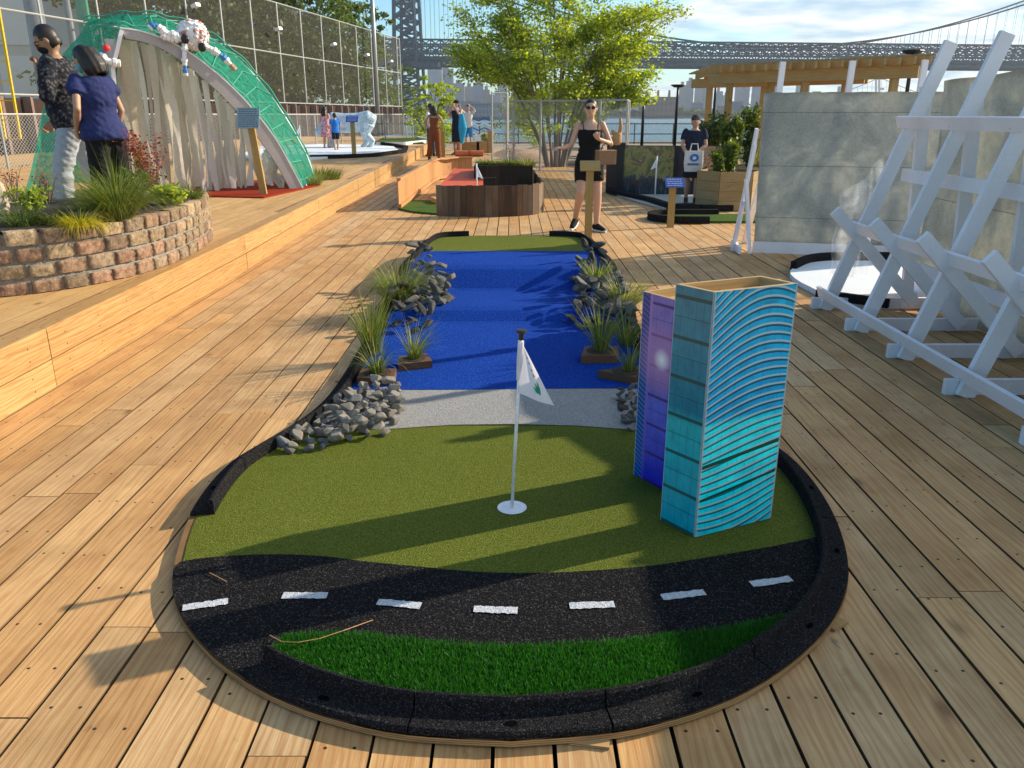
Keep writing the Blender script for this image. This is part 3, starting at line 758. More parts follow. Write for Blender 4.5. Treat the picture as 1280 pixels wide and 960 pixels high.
pp_ = t_.pbr((.82, .82, .86), .8, t_.bump(n_, .2, .001)); mx_ = t_.new('ShaderNodeMixShader'); mx_.inputs[0].default_value = .35
t_.t.links.new(pp_, mx_.inputs[1]); t_.t.links.new(tl_.outputs[0], mx_.inputs[2]); M['flagcloth'] = t_.done(mx_.outputs[0])
M['leafgreen'] = plain('printed green', (.0, .26, .14), .8, .05); M['printred'] = plain('printed dark red', (.10, .01, .02), .8, .05)
fl, FT, fd = golf_flag((pole_p.x, pole_p.y, .032), .708, 'white triangular flag with small green leaf mark on the putting green beside the toy towers', (.034, -.01), True)
# the marks on the cloth: a small leaf and a few letters climbing the edge, just proud of it
def on_flag(u, v):
    return FT + flagpt(u, v) + Vector((0, -.0025, 0))
def mark(poly, mat, name):
    m = MB(); c = on_flag(*poly[0]); 
    b = m.pts([on_flag(*p) for p in poly]); m.face(tuple(b+i for i in range(len(poly))))
    b = m.pts([on_flag(*p) + Vector((0, -.0006, 0)) for p in poly]); m.face(tuple(b+i for i in range(len(poly)-1, -1, -1)))
    m.build(name, mat, [c for c in fl.children if c.name.startswith('flag_cloth')][0])
mark([(.56,.84),(.50,.74),(.60,.78),(.62,.66),(.68,.74),(.76,.62),(.76,.76),(.70,.86)], M['leafgreen'], 'leaf_mark')
for (u, v) in ((.66,.56),(.66,.47),(.67,.36),(.665,.27)):
    mark([(u, v),(u+.06, v+.01),(u+.065, v-.035),(u+.035, v-.02),(u+.01, v-.045)], M['printred'], 'letter_mark')

# ---------------------------------------------------------------- toy towers
def tower(name, label, base, hgt, mats, rim=.013, rec=.035):
    """base: corner F first, then R, back, L (ccw seen from above)"""
    cx = sum(p[0] for p in base)/4; cy = sum(p[1] for p in base)/4
    t = thing(name, label, 'toy tower', (cx, cy, .032)); z0, z1 = .033, hgt
    k = 4
    for i in range(k):
        a, b = base[i], base[(i+1) % k]; m = MB()
        ins = lambda p, e: (p[0]+(cx-p[0])*e, p[1]+(cy-p[1])*e)
        d = Vector((b[0]-a[0], b[1]-a[1], 0)); L = d.length; d.normalize(); nn = Vector((d.y, -d.x, 0)); th = .003
        A = Vector((*a, 0)); B = Vector((*b, 0))
        q = [A + nn*th, B + nn*th]
        u0, u1 = (0, 1) if mats[i][1] else (1, 0)
        m.quad(q[0]+Vector((0,0,z0)), q[1]+Vector((0,0,z0)), q[1]+Vector((0,0,z1-.001)), q[0]+Vector((0,0,z1-.001)), ((u0,0),(u1,0),(u1,1),(u0,1)))
        m.quad(A+Vector((0,0,z0)), q[0]+Vector((0,0,z0)), q[0]+Vector((0,0,z1-.001)), A+Vector((0,0,z1-.001)), ((0,0),(.01,0),(.01,1),(0,1)))
        m.quad(q[1]+Vector((0,0,z0)), B+Vector((0,0,z0)), B+Vector((0,0,z1-.001)), q[1]+Vector((0,0,z1-.001)), ((0,0),(.01,0),(.01,1),(0,1)))
        m.quad(q[0]+Vector((0,0,z1-.001)), q[1]+Vector((0,0,z1-.001)), B+Vector((0,0,z1-.001)), A+Vector((0,0,z1-.001)), ((0,.99),(1,.99),(1,1),(0,1)))
        m.build('printed_panel', M[mats[i][0]], t)
    m = MB()
    e = []
    for p, q, r in zip(base[-1:]+base[:-1], base, base[1:]+base[:1]):
        d1 = (Vector(q)-Vector(p)).normalized(); d2 = (Vector(r)-Vector(q)).normalized()
        n1 = Vector((-d1.y, d1.x)); n2 = Vector((-d2.y, d2.x)); s = (n1+n2); s /= (1+n1.dot(n2)); v = Vector(q)+s*rim; e.append((v.x, v.y))
    for i in range(4):
        a, b, c, d = base[i], base[(i+1) % 4], e[(i+1) % 4], e[i]; m.board(); L = math.dist(a, b)
        m.quad((*a, z1), (*b, z1), (*c, z1), (*d, z1), ((0,0),(L,0),(L-.01,.013),(.01,.013)))
        m.quad((*d, z1), (*c, z1), (*c, z1-rec), (*d, z1-rec), ((0,0),(L,0),(L,rec),(0,rec)))
        m.quad((*a, z0), (*b, z0), (*b, z1), (*a, z1))
    m.build('timber_rim', M['ply'], t)
    m = MB(); m.board(); m.prism(e, z1-rec-.01, z1-rec); m.build('roof_board', M['ply'], t)
    return t
tower('toy_glass_tower', 'taller turquoise toy skyscraper with curved white ribs printed on its sides', [(0.6689,2.5991),(0.9917,2.7461),(0.9033,2.8846),(0.5688,2.7333)], .944, [('print_ribs', 1), ('print_teal', 1), ('print_ribs', 1), ('print_teal', 0)])
tower('toy_glass_tower', 'shorter purple and blue toy skyscraper standing behind the turquoise one', [(0.6413,2.9559),(0.8415,3.0891),(0.735,3.2755),(0.5251,3.1423)], .831, [('print_purple', 0), ('print_purple', 0), ('print_purple', 1), ('print_purple', 1)])
# ================================================================ ROCKS
def rock_mesh(name, seed, mat, flat=1.0):
    rg = random.Random(seed); bm = bmesh.new()
    for _ in range(13):
        v = Vector((rg.gauss(0,1), rg.gauss(0,1), rg.gauss(0,1))).normalized()*rg.uniform(.75, 1)
        bm.verts.new((v.x*1.0, v.y*.72, v.z*.62*flat))
    r = bmesh.ops.convex_hull(bm, input=bm.verts)
    bmesh.ops.delete(bm, geom=[g for g in r['geom_interior'] if isinstance(g, bmesh.types.BMVert)], context='VERTS')
    bmesh.ops.bevel(bm, geom=bm.edges[:], offset=.05, segments=1, affect='EDGES')
    bmesh.ops.recalc_face_normals(bm, faces=bm.faces[:])
    me = bpy.data.meshes.new(name); bm.to_mesh(me); bm.free(); me.materials.append(mat); return me
ROCKS = [rock_mesh('rock', i, M['rock']) for i in range(9)]
SLATES = [rock_mesh('rock', 50+i, M['slate'], .6) for i in range(9)]
def pile(poly, hfun, sizes, spacing, meshes, label, group, layers=2):
    xs = [p[0] for p in poly]; ys = [p[1] for p in poly]; placed = []
    def inside(x, y):
        c = False; j = len(poly)-1
        for i in range(len(poly)):
            if (poly[i][1] > y) != (poly[j][1] > y) and x < (poly[j][0]-poly[i][0])*(y-poly[i][1])/(poly[j][1]-poly[i][1])+poly[i][0]: c = not c
            j = i
        return c
    for lay in range(layers):
        fails = 0; P = []
        while fails < 250:
            x, y = random.uniform(min(xs), max(xs)), random.uniform(min(ys), max(ys))
            h = hfun(x, y)
            if not inside(x, y) or not xl(y)+.09 < x < xr(y)-.09 or (lay and h < spacing*.5*lay) or any(math.hypot(x-a, y-b) < spacing for a, b in P): fails += 1; continue
            P.append((x, y)); s = random.uniform(*sizes)
            o = link('rock', random.choice(meshes))
            o.scale = (s, s*random.uniform(.8, 1.1), s*random.uniform(.8, 1.1)); o.rotation_euler = (random.uniform(-.7, .7), random.uniform(-.7, .7), random.uniform(0, 6.28))
            o.location = (x, y, zf(y) + s*.38 + (h*lay/(layers-1) if layers > 1 else 0)*1.0)
            tag(o, label, 'rock', group)
def tow(pts, z): return [(U(x, y, z).x, U(x, y, z).y) for x, y in pts]
pA = tow([(340,556),(372,530),(432,500),(462,484),(494,486),(502,500),(498,522),(478,541),(432,549),(372,560)], .06)
pile(pA, lambda x, y: max(0, .085 - .16*abs((x+.745)*.9 + (y-3.94)*.1)), (.024, .056), .060, ROCKS, 'pale grey broken rock in the low pile beside the putting green', 'pale rocks piled by the putting green', 3)
pB = tow([(492,392),(486,372),(497,352),(520,338),(548,348),(568,362),(556,380),(544,398),(522,404)], .12)
pile(pB, lambda x, y: .13, (.055, .10), .088, SLATES, 'dark slate rock heaped at the left bank of the blue turf river', 'dark rocks on the left bank', 2)
pC = tow([(716,348),(728,338),(752,342),(776,350),(796,392),(796,420),(770,404),(742,402),(714,392),(728,372)], .12)
pile(pC, lambda x, y: .14, (.055, .10), .088, SLATES, 'dark slate rock heaped at the right bank of the blue turf river', 'dark rocks on the right bank', 2)
pD = tow([(772,494),(790,486),(815,488),(818,535),(790,538),(776,512)], .06)
pile(pD, lambda x, y: .05, (.03, .045), .06, SLATES, 'dark rock in the small pile beside the gravel strip behind the purple tower', 'dark rocks behind the toy towers', 2)
for pts, lab in (([(262,716),(272,721),(283,727)], 'short straw-coloured twig lying on the black toy road at its left end'), ([(337,794),(352,802),(372,803),(400,798),(430,788),(466,775)], 'long thin dry grass stem lying across the toy road and bright grass')):
    m = MB(); m.tube([U(x, y, .062 if len(pts) > 3 and 0 < k < 5 else .041) for k, (x, y) in enumerate(pts)], [.0013]*len(pts), 5); tag(m.build('dry_twig', M['fencewood']), lab, 'twig')
# ================================================================ grass in timber blocks on the course
def block(name, poly, z0, h, label):
    t = thing(name, label, 'planter', (poly[0][0], poly[0][1], z0))
    m = MB(); m.board(); m.prism(poly, z0, z0+h); m.build('timber', M['hexwood'] if False else M['barn'], t)
    cx = sum(p[0] for p in poly)/len(poly); cy = sum(p[1] for p in poly)/len(poly); r = min(math.dist(p, (cx, cy)) for p in poly)*.62
    m = MB(); m.tube([(cx, cy, z0+h-.001), (cx, cy, z0+h+.004)], r, 14); m.build('soil', M['soil'], t)
    return cx, cy
M['barn'] = deck_wood('brown planter timber', [(.13,.075,.04), (.18,.10,.055), (.10,.06,.035)], 1.3, .8, 0, .4)
def tuft(x, y, z, n, L, spread, w, mat, label, droop=.5, lean=(0,0), radius=.03, group=None, name='grass_tuft', seeds=False):
    t = thing(name, label, 'grass', (x, y, z), group)
    P, r = blades((x, y, z), n, L, spread, w, droop, lean=lean, radius=radius)
    quads_mesh('blades', P, r, M[mat], t)
    if seeds:
        P2, r2 = blades((x, y, z), int(n*.25), L*1.25, spread*.8, w*.5, droop*.7, lean=lean, radius=radius)
        quads_mesh('stalks', P2, r2, M['grasslight'], t)
    return t
def rect(x0, y0, x1, y1, j=.01): return [(x0+random.uniform(-j,j), y0), (x1, y0+random.uniform(-j,j)), (x1-.01, y1), (x0+.01, y1+random.uniform(-j,j))]
bl = [block('timber_planter', [(-0.8841,4.3247),(-0.6764,4.3247),(-0.6817,4.4951),(-0.8841,4.5164)], .036, .045, 'small square timber planter at the left corner of the blue turf river'),
      block('timber_planter', [(-0.6817,4.5804),(-0.4847,4.6549),(-0.5326,4.8147),(-0.703,4.7508)], .036, .045, 'small slanted timber planter jutting into the blue turf from the left'),
      block('timber_planter', [(0.4261,4.7401),(0.6604,4.7508),(0.6817,4.9638),(0.4687,4.9638)], .036, .05, 'square timber planter on the right side of the blue turf river'),
      block('timber_planter', [(0.5006,4.4632),(0.703,4.3247),(0.7882,4.5591)], .036, .045, 'three-cornered timber planter at the lower right of the blue turf river')]
tuft(bl[0][0], bl[0][1], .082, 90, .30, .75, .006, 'grassblade', 'bright green grass tuft in the left corner timber planter', .7, (-.1,0), .04)
tuft(bl[1][0], bl[1][1], .082, 80, .28, .6, .006, 'grassblade', 'spiky grass tuft in the slanted timber planter', .5, (.3,0), .035, seeds=True)
tuft(-0.895, 4.921, 0.0513, 130, .46, .38, .007, 'grassblade', 'tallest upright grass tuft behind the two left timber planters', .3, (0,0), .05)
tuft(-0.873, 6.125, 0.1152, 520, .46, .85, .006, 'grassblade', 'big bushy grass clump on the dark rocks at the left bank', .8, (0,0), .10, seeds=True)
tuft(bl[2][0], bl[2][1], .087, 110, .36, .5, .007, 'grassblade', 'upright green grass tuft in the square right timber planter', .4, (0,0), .045)
tuft(bl[3][0]+.02, bl[3][1], .082, 60, .27, .6, .006, 'grassblade', 'small grass tuft in the three-cornered timber planter', .5, (0,0), .03)
tuft(0.746, 5.06, 0.062, 100, .36, .7, .006, 'grassblade', 'dark grass tuft between the square planter and the right kerb', .7, (.1,0), .05)
tuft(0.852, 5.912, 0.1365, 380, .36, .95, .006, 'grasslight', 'pale arching grass clump on the dark rocks at the right bank', .9, (.2,0), .08)
tuft(0.703, 6.498, 0.1578, 130, .26, .5, .014, 'grassblade', 'small leafy weed clump at the top of the right rocks', .4, (0,0), .06)
# ================================================================ brick planter
pc = [(-6.6,5.6),(-5.6,4.85),(-4.5,4.82),(-3.65,5.06),(-3.12,5.42),(-2.82,6.0),(-2.76,6.7),(-2.84,7.5),(-3.05,8.15),(-3.45,8.35),(-3.95,7.75),(-4.5,6.95),(-5.4,6.35),(-6.4,6.2),(-6.9,5.9)]
pcs = smooth_curve([(a, b, 0) for a, b in pc], 14, True); pcs.append(pcs[0])
bp = thing('brick_planter', 'low curved planter of worn brown bricks full of grasses on the upper deck', 'planter', (-4.5, 6.7, ZU))
m = MB(); m.prism([(p.x + (-.4-(p.x))*0 , p.y) for p in pcs[:-1]], ZU, ZU+.40)
# shrink the core so that the bricks stand proud of the mortar
cxp, cyp = -4.0, 6.3
m.v = [(cxp+(x-cxp)*.985, cyp+(y-cyp)*.985, z) for x, y, z in m.v]
m.build('mortar_core', M['mortar'], bp)
BR = [(.27,.19,.12),(.32,.235,.145),(.22,.155,.105),(.35,.26,.16),(.27,.165,.11),(.25,.185,.125),(.20,.135,.095),(.29,.185,.12)]
m = MB()
for course_ in range(4):
    P = resample(pcs, .012); i = random.randint(0, 10); z = ZU + .006 + course_*.1075
    while i < len(P)-22:
        Lb = random.uniform(.17, .235); k = int(Lb/.012); j = min(i+k, len(P)-1)
        a, b = P[i], P[j]; d = (b-a); L = d.length; d.normalize(); nn = Vector((d.y, -d.x, 0)); c0 = random.choice(BR); f = random.uniform(.8, 1.25)
        m.c = sc3(c0, f); hh = random.uniform(.076, .094); dep = .10
        # a worn block: rows of points with rounded, chipped edges
        nx, nz = 7, 5; grid = []
        mid = (a+b)/2
        for gz in range(nz+1):
            for gx in range(nx+1):
                u = gx/nx*2-1; w = gz/nz*2-1
                edge_ = max(abs(u), abs(w))
                off = -.005*max(0, (abs(u)-.72)/.28)**2 - .005*max(0, (abs(w)-.68)/.32)**2 + noise.noise(Vector((a.x*7+gx*.8, a.y*7, z*9+gz*.8)))*.011
                jx = noise.noise(Vector((gx*.9, gz*.9, a.x*11+z*5)))*.007; jz = noise.noise(Vector((gz*.7+3, gx*.9, a.y*9+z*4)))*.006
                grid.append(mid + d*(u*L/2*.95 + jx) + nn*(.008+off) + Vector((0, 0, z + hh/2 + w*hh/2 + jz)))
        bs = m.pts(grid)
        for gz in range(nz):
            for gx in range(nx):
                q = bs + gz*(nx+1)+gx; m.face((q, q+1, q+nx+2, q+nx+1))
        # top and ends
        tr = [bs + nz*(nx+1)+g for g in range(nx+1)]; back = m.pts([Vector(m.v[q]) - nn*dep for q in tr])
        for g in range(nx): m.face((tr[g], tr[g+1], back+g+1, back+g))
        for col_ in (0, nx):
            e_ = [bs + g*(nx+1)+col_ for g in range(nz+1)]; bk = m.pts([Vector(m.v[q]) - nn*.05 for q in e_])
            for g in range(nz): m.face((e_[g], e_[g+1], bk+g+1, bk+g))
        i = j + 1
m.build('brickwork', M['brick'], bp, smooth=True)
m = MB(); m.prism([(cxp+(p.x-cxp)*.93, cyp+(p.y-cyp)*.93) for p in pcs[:-1]], ZU+.30, ZU+.425); m.build('soil', M['soil'], bp)
ZP = ZU+.42
def P_(px, py, z=ZP): v = U(px, py, z); return v.x, v.y
for (px, py, n, L, sp, w, mat, lab, dr, rad, nm) in [
    (100, 281, 420, .20, 1.25, .006, 'yellowgrass', 'low yellow sedge mound at the rim of the brick planter in front of the man', 1.1, .10, 'sedge_clump'),
    (150, 273, 800, .66, .85, .006, 'grassblade', 'long dark green arching grass right of the yellow sedge in the brick planter', .8, .08, 'grass_clump'),
    (165, 262, 260, .34, .9, .006, 'grassblade', 'mid-height green grass below the red shrub in the brick planter', .8, .10, 'grass_clump'),
    (28, 282, 200, .22, .9, .008, 'grassblade', 'short bright grass at the far left of the brick planter', .8, .09, 'grass_clump'),
    (195, 250, 240, .26, .9, .006, 'grassblade', 'soft green grass near the right end of the brick planter', .8, .10, 'grass_clump')]:
    x, y = P_(px, py); tuft(x, y, ZP-.01, n, L, sp, w, mat, lab, dr, (0,0), rad, None, nm)
def shrub(px, py, h, r, n, size, mat, label, z=ZP, stems=9, name='shrub', xy=None, cat='shrub', grp=None, zlo=.2):
    x, y = xy if xy else P_(px, py, z)
    t = thing(name, label, cat, (x, y, z), grp); m = MB(); C = []
    for k in range(stems):
        a = random.uniform(0, 6.28); rr = r*random.uniform(.2, .9); tp = Vector((x+math.cos(a)*rr, y+math.sin(a)*rr, z+h*random.uniform(.7, 1)))
        b = Vector((x+math.cos(a)*rr*.15, y+math.sin(a)*rr*.15, z-.01)); mid = (b+tp)/2 + Vector((random.gauss(0,.1)*r, random.gauss(0,.1)*r, h*.06))
        m.tube([b, mid, tp], [.006, .004, .002], 4)
        for q in range(n//stems):
            s = random.uniform(zlo, 1.03); p = b.lerp(mid, min(1, s*2)) if s < .5 else mid.lerp(tp, (s-.5)*2)
            C.append(p + Vector((random.gauss(0, .10)*r, random.gauss(0, .10)*r, random.gauss(0, .03)*h))*(1.4))
    m.build('stems', M['bark'], t); leaves('leaves', np.array([tuple(c) for c in C]), size, M[mat], t, .3)
    return t
shrub(192, 248, .56, .27, 1100, .030, 'redleaf', 'red-leaved shrub at the right of the brick planter before the fabric strips')
shrub(216, 256, .16, .22, 420, .06, 'leaf', 'low broad-leaved green plant at the right rim of the brick planter', name='leafy_plant', cat='plant')
shrub(42, 268, .22, .2, 330, .04, 'leaf', 'leafy green plant left of the yellow sedge in the brick planter', name='leafy_plant', cat='plant')
shrub(20, 250, .30, .2, 200, .02, 'redleaf', 'wispy red weed at the far left of the brick planter', name='weed', cat='plant')
shrub(60, 255, .26, .18, 200, .02, 'redleaf', 'wispy red weed behind the green plant, beside the legs of the man', name='weed', cat='plant')
v = U(4, 268, ZP); m = MB(); m.smooth = False
m.tube([(v.x-.02, v.y, ZP-.02), (v.x-.015, v.y, ZP+.10), (v.x-.02, v.y, ZP+.22), (v.x-.02, v.y, ZP+.25)], [.075, .07, .062, .04], 9)
tag(m.build('standing_stone', M['brick']), 'pale rough standing stone at the far left edge of the brick planter', 'stone')
for p in bpy.data.objects['standing_stone'].data.attributes['col'].data: p.color = (.42, .36, .27, 1)
for (px, py, n, L, mat, lab) in ((236, 247, 300, .20, 'grassblade', 'short green grass at the rightmost rim of the brick planter'), (120, 262, 300, .34, 'grassblade', 'green grass behind the yellow sedge in the brick planter'), (66, 279, 260, .17, 'grassblade', 'low green ground plant between the yellow sedge and the leafy green plant')):
    x, y = P_(px, py); tuft(x, y, ZP-.01, n, L, 1.0, .008, mat, lab, .8, (0,0), .11, None, 'grass_clump')
shrub(165, 252, .30, .2, 500, .045, 'leaf2', 'dark leafy plant between the long grass and the red shrub in the brick planter', name='leafy_plant', cat='plant')
# grass bed beside the tunnel foot
x, y = P_(398, 224, ZU); tuft(x, y, ZU, 900, .30, .8, .010, 'grassblade', 'bright green grass bed beside the right foot of the net tunnel', .5, (0,0), .40, None, 'grass_bed')
x, y = P_(392, 232, ZU); tuft(x, y, ZU, 260, .34, .7, .008, 'grasslight', 'pale wispy grass at the black block by the tunnel foot', .7, (0,0), .12, None, 'grass_clump')
# ================================================================ white frames with fibreglass panels
fr = thing('white_timber_frame', 'row of slanted white timber frames braced on skids, holding the near fibreglass panel', 'frame', (2.9, 4.5, 0))
unitY = [6.34, 5.64, 4.95, 4.23, 3.5, 2.78, 2.06]
for Yk in unitY:
    tz = 2.0 if Yk > 5.2 else (1.78 if Yk > 4.6 else 1.33)
    m = MB(); m.board(); m.beam((2.44, Yk+.045, .045), (3.75, Yk+.045, .045), .038, .088); m.build('skid', M['white'], fr)
    m = MB(); m.beam((2.535, Yk, .0), (2.535+.675*tz/2, Yk, tz), .038, .098, (1, 0, 0)); m.build('slanted_post', M['white'], fr)
    m = MB(); m.beam((2.50, Yk-.042, .795), (3.24, Yk-.042, .055), .036, .088, (1, 0, 0)); m.build('brace', M['white'], fr)
    m = MB(); m.beam((3.21, Yk+.042, .0), (3.10, Yk+.042, min(1.70, tz)), .036, .088, (1, 0, 0)); m.build('rear_post', M['white'], fr)
for (x, z, xb) in ((3.0, 1.445, -.068), (2.745, .662, -.068), (2.558, .135, -.068)):
    m = MB(); m.board()
    for Yk in (unitY if z < 1 else unitY[:3]):
        for q, dz in ((-.012, -.025), (.012, .022)): m.m = 1; c = Vector((x+xb+.01-.0135, Yk+q, z+dz)); m.tube([c, c + Vector((-.0012, 0, .0004))], .0045, 8)
    m.m = 0
    m.beam((x+xb+.01, 6.42, z), (x+xb+.01, 4.72 if z > 1 else 1.9, z), .024, .086, (-.32, 0, .95)); m.build('rail', [M['white'], M['steel']], fr)
for (x, z) in ((3.045, 1.055), (3.26, .33)):
    m = MB(); m.beam((x, 6.42, z), (x, 1.9, z), .03, .092); m.build('rear_rail', M['white'], fr)
# screw heads
# panel on the near frame: bowed sheet with a rounded far corner
def sheet_panel(name, fn, nu, nv, th, mat, label, cat):
    """fn(u,v) -> (point, normal)"""
    m = MB(); m.smooth = True; g = [[fn(i/nu, j/nv) for j in range(nv+1)] for i in range(nu+1)]
    A = m.pts([p + n*th/2 for r in g for p, n in r]); B = m.pts([p - n*th/2 for r in g for p, n in r]); W = nv+1
    for i in range(nu):
        for j in range(nv):
            q = i*W+j; m.face((A+q, A+q+1, A+q+W+1, A+q+W)); m.face((B+q, B+q+W, B+q+W+1, B+q+1))
    for i in range(nu):
        for j in (0, nv): q = i*W+j; m.face((A+q, A+q+W, B+q+W, B+q))
    for j in range(nv):
        for i in (0, nu): q = i*W+j; m.face((A+q, A+q+1, B+q+1, B+q))
    return tag(m.build(name, mat), label, cat)
def fnear(u, v):
    y = 6.72 - u*5.1
    zlo = .02 + .34*max(0, 1 - u*5.1/.9)**2
    ztop = float(np.interp(y, [0, 4.5, 5.3, 7], [1.565, 1.58, 1.76, 1.74])) + .022*math.sin(u*9) + .008*math.sin(u*31+1)
    z = zlo + (ztop-zlo)*v
    x = 3.43 + .04*math.sin(v*3.1) - .02 + .012*noise.noise(Vector((u*9, v*4, 0)))
    return Vector((x, y, z)), Vector((1, 0, 0))
np_ = sheet_panel('fibreglass_panel', fnear, 90, 36, .03, M['fiber'], 'bowed grey-green fibreglass panel behind the near row of slanted frames', 'panel')
m = MB(); m.beam((3.50, 6.9, .06), (3.50, 1.7, .06), .03, .12); tag(m.build('skirting_board', M['white']), 'long white board along the foot of the near fibreglass panel', 'board')
# far panel, facing the camera
def ffar(u, v):
    x = 2.77 + u*2.3; y = 9.20 - u*.55; z = .125 + v*(1.60 + .003*math.sin(u*47))
    y += .05*(1-v)*0 - .0*v
    return Vector((x - .03*v, y + .06*v + .01*noise.noise(Vector((u*6, v*4, 2))), z)), Vector((.23, .97, 0)).normalized()
sheet_panel('fibreglass_panel', ffar, 60, 40, .035, M['fiber'], 'flat square-cornered grey-green fibreglass panel standing beyond the white course', 'panel')
f2 = thing('white_timber_frame', 'leaning white props and base board behind the far fibreglass panel', 'frame', (3.4, 9.2, 0))
m = MB(); m.beam((2.75, 9.175, .063), (5.1, 8.61, .063), .03, .125); m.build('base_board', M['white'], f2)
for u in (.06, .36, .66, .93):
    x = 2.77+u*2.3-.06; y = 9.26-u*.55
    m = MB(); m.beam((x, y+.02, 0), (x+.085, y+.09, 2.04), .06, .038, (0, 1, 0)); m.build('prop_post', M['white'], f2)
    m = MB(); m.beam((x, y+.62, 0), (x+.03, y+.08, 1.15), .06, .038, (0, 1, 0)); m.build('prop_brace', M['white'], f2)
# small side A-frame at its left end
sf = thing('white_side_frame', 'narrow white A-shaped brace at the left end of the far fibreglass panel', 'frame', (2.6, 9.3, 0))
for a, b in (((2.56, 9.30, .0), (2.69, 9.24, 1.18)), ((2.70, 9.10, .0), (2.60, 9.14, .82)), ((2.64, 9.52, .0), (2.70, 9.25, 1.35))):
    m = MB(); m.beam(a, b, .035, .06, (0, 1, 0)); m.build('leg', M['white'], sf)
m = MB(); m.beam((2.56, 9.0, .05), (2.64, 9.62, .05), .035, .08); m.build('foot_skid', M['white'], sf)
m = MB(); m.beam((2.61, 9.13, .55), (2.69, 9.5, .55), .035, .05); m.build('cross_bar', M['white'], sf)
# clear plastic sheet hanging between the panels
def fpl(u, v):
    return Vector((2.78 + .34*u + .02*math.sin(v*9), 6.95 + .12*math.sin(u*9)*.5 + .04*math.sin(v*7), .16 + (1.0 - .35*(1-u))*v)), Vector((0, 1, 0))
sheet_panel('plastic_sheet', fpl, 20, 20, .003, M['plasticsheet'], 'clear crumpled plastic sheet hanging at the left end of the near fibreglass panel', 'sheet')
# white course on the deck
wc = thing('white_course', 'small round-ended white miniature golf hole under the slanted frames', 'golf course', (3.6, 7.5, 0))
ow = smooth_curve([(*tow([(988,338)], .05)[0], 0), (*tow([(1010,357)], .05)[0], 0), (*tow([(1060,368)], .05)[0], 0), (4.2, 6.95, 0), (4.9, 7.3, 0), (4.6, 8.35, 0), (3.8, 8.35, 0), (3.2, 8.30, 0)], 8, True)
m = MB(); m.prism([(p.x, p.y) for p in ow], .002, .05); m.build('white_mat', M['whiteturf'], wc)
P = resample(smooth_curve([(*tow([(992,332)], .08)[0], 0), (3.15, 8.33, 0), (3.6, 8.45, 0), (4.6, 8.4, 0)], 8), .05)
m = MB()
for a, b in zip(P, P[1:]): m.beam((a.x, a.y, .075), (b.x, b.y, .075), .06, .09)
m.build('kerb', M['rubber'], wc)
a, b = U(1020, 372, .05), U(1110, 385, .05); m = MB(); m.beam((a.x, a.y, .085), (b.x, b.y, .085), .05, .07); m.build('kerb', M['rubber'], wc)
# ================================================================ middle course with wooden walls
mc = thing('wooden_wall_course', 'miniature golf hole with a curved wall of dark upright boards and a cedar picket side', 'golf course', (-.7, 14, 0))
m = MB(); m.prism([(-1.88, 13.5), (-1.6, 13.05), (-1.17, 12.75), (-.9, 12.8), (.2, 13.2), (.35, 14.6), (-.9, 14.7), (-1.8, 14.8)], .003, .03); m.build('turf', M['green2'], mc)
wall = smooth_curve([(-1.17, 12.66, 0), (-.8, 12.55, 0), (-.36, 12.53, 0), (.08, 12.62, 0), (.36, 12.86, 0), (.50, 13.3, 0), (.52, 14.2, 0), (.47, 15.6, 0), (.44, 17.0, 0)], 10)
P = resample(wall, .098); m = MB()
for a, b in zip(P, P[1:]):
    d = (b-a).normalized(); m.board(); h = .465 + random.uniform(-.012, .012)
    if a.y > 13.6: h -= .05
    c = (a+b)/2; off = Vector((d.y, -d.x, 0))*random.uniform(0, .006)
    m.frame_box(c + off + Vector((0, 0, h/2+.002)), (0, 0, 1), d, (d.y, -d.x, 0), h/2, (b-a).length/2-.0015, .011)
m.build('dark_board_wall', M['darkwood'], mc)
m = MB()
for a, b in zip(P[:14], P[1:15]): m.beam(a + Vector((0,.03,.44)), b + Vector((0,.03,.44)), .03, .04)
m.build('wall_rail', M['blackwood'], mc)
fw = smooth_curve([(-1.88, 13.5, 0), (-1.86, 15.5, 0), (-1.84, 18.0, 0), (-1.80, 19.6, 0), (-1.55, 20.4, 0), (-1.0, 20.7, 0)], 8)
P = resample(fw, .095); m = MB()
for a, b in zip(P, P[1:]):
    d = (b-a).normalized(); m.board(); c = (a+b)/2
    m.frame_box(c + Vector((0, 0, .245)), (0, 0, 1), d, (d.y, -d.x, 0), .24, (b-a).length/2-.002, .01)
m.build('picket_wall', M['fencewood'], mc)
P2 = resample(fw, .9)
for a, b in zip(P2, P2[1:]):
    m = MB()
    m.board(); m.beam(a + Vector((.02, 0, .495)), b + Vector((.02, 0, .495)), .07, .03)
    m.board(); m.beam(a + Vector((.03, 0, .06)), b + Vector((.03, 0, .06)), .035, .06)
    m.build('cap_rail', M['fencewood'], mc)
m = MB(); m.board(); m.prism([(-1.30, 14.75), (-.52, 14.75), (-.50, 16.6), (-1.15, 16.6)], .003, lambda x, y: .26 + (y-14.75)*.10); m.build('ramp_body', M['ply'], mc)
m = MB(); m.prism([(-1.31, 14.74), (-.51, 14.74), (-.49, 16.61), (-1.16, 16.61)], lambda x, y: .262 + (y-14.75)*.10, lambda x, y: .28 + (y-14.75)*.10); m.build('ramp_mat', M['orange'], mc)
m = MB(); m.board(); m.box((-1.32, 14.35, .06), .12, .5, .10, .3); m.build('wood_chock', M['ply'], mc)
m = MB(); m.board(); m.box((-.40, 14.6, .22), .22, .06, .44); m.build('end_board', M['blackwood'], mc)
gp = thing('charred_box_planter', 'charred black timber box planter full of bright weeds behind the curved wall', 'planter', (-.15, 15.9, 0))
m = MB()
for k in range(9):
    m.board(); m.frame_box((-.645+.115*k, 15.5, .30), (0,0,1), (1,0,0), (0,1,0), .29+random.uniform(-.004,.004), .056, .012)
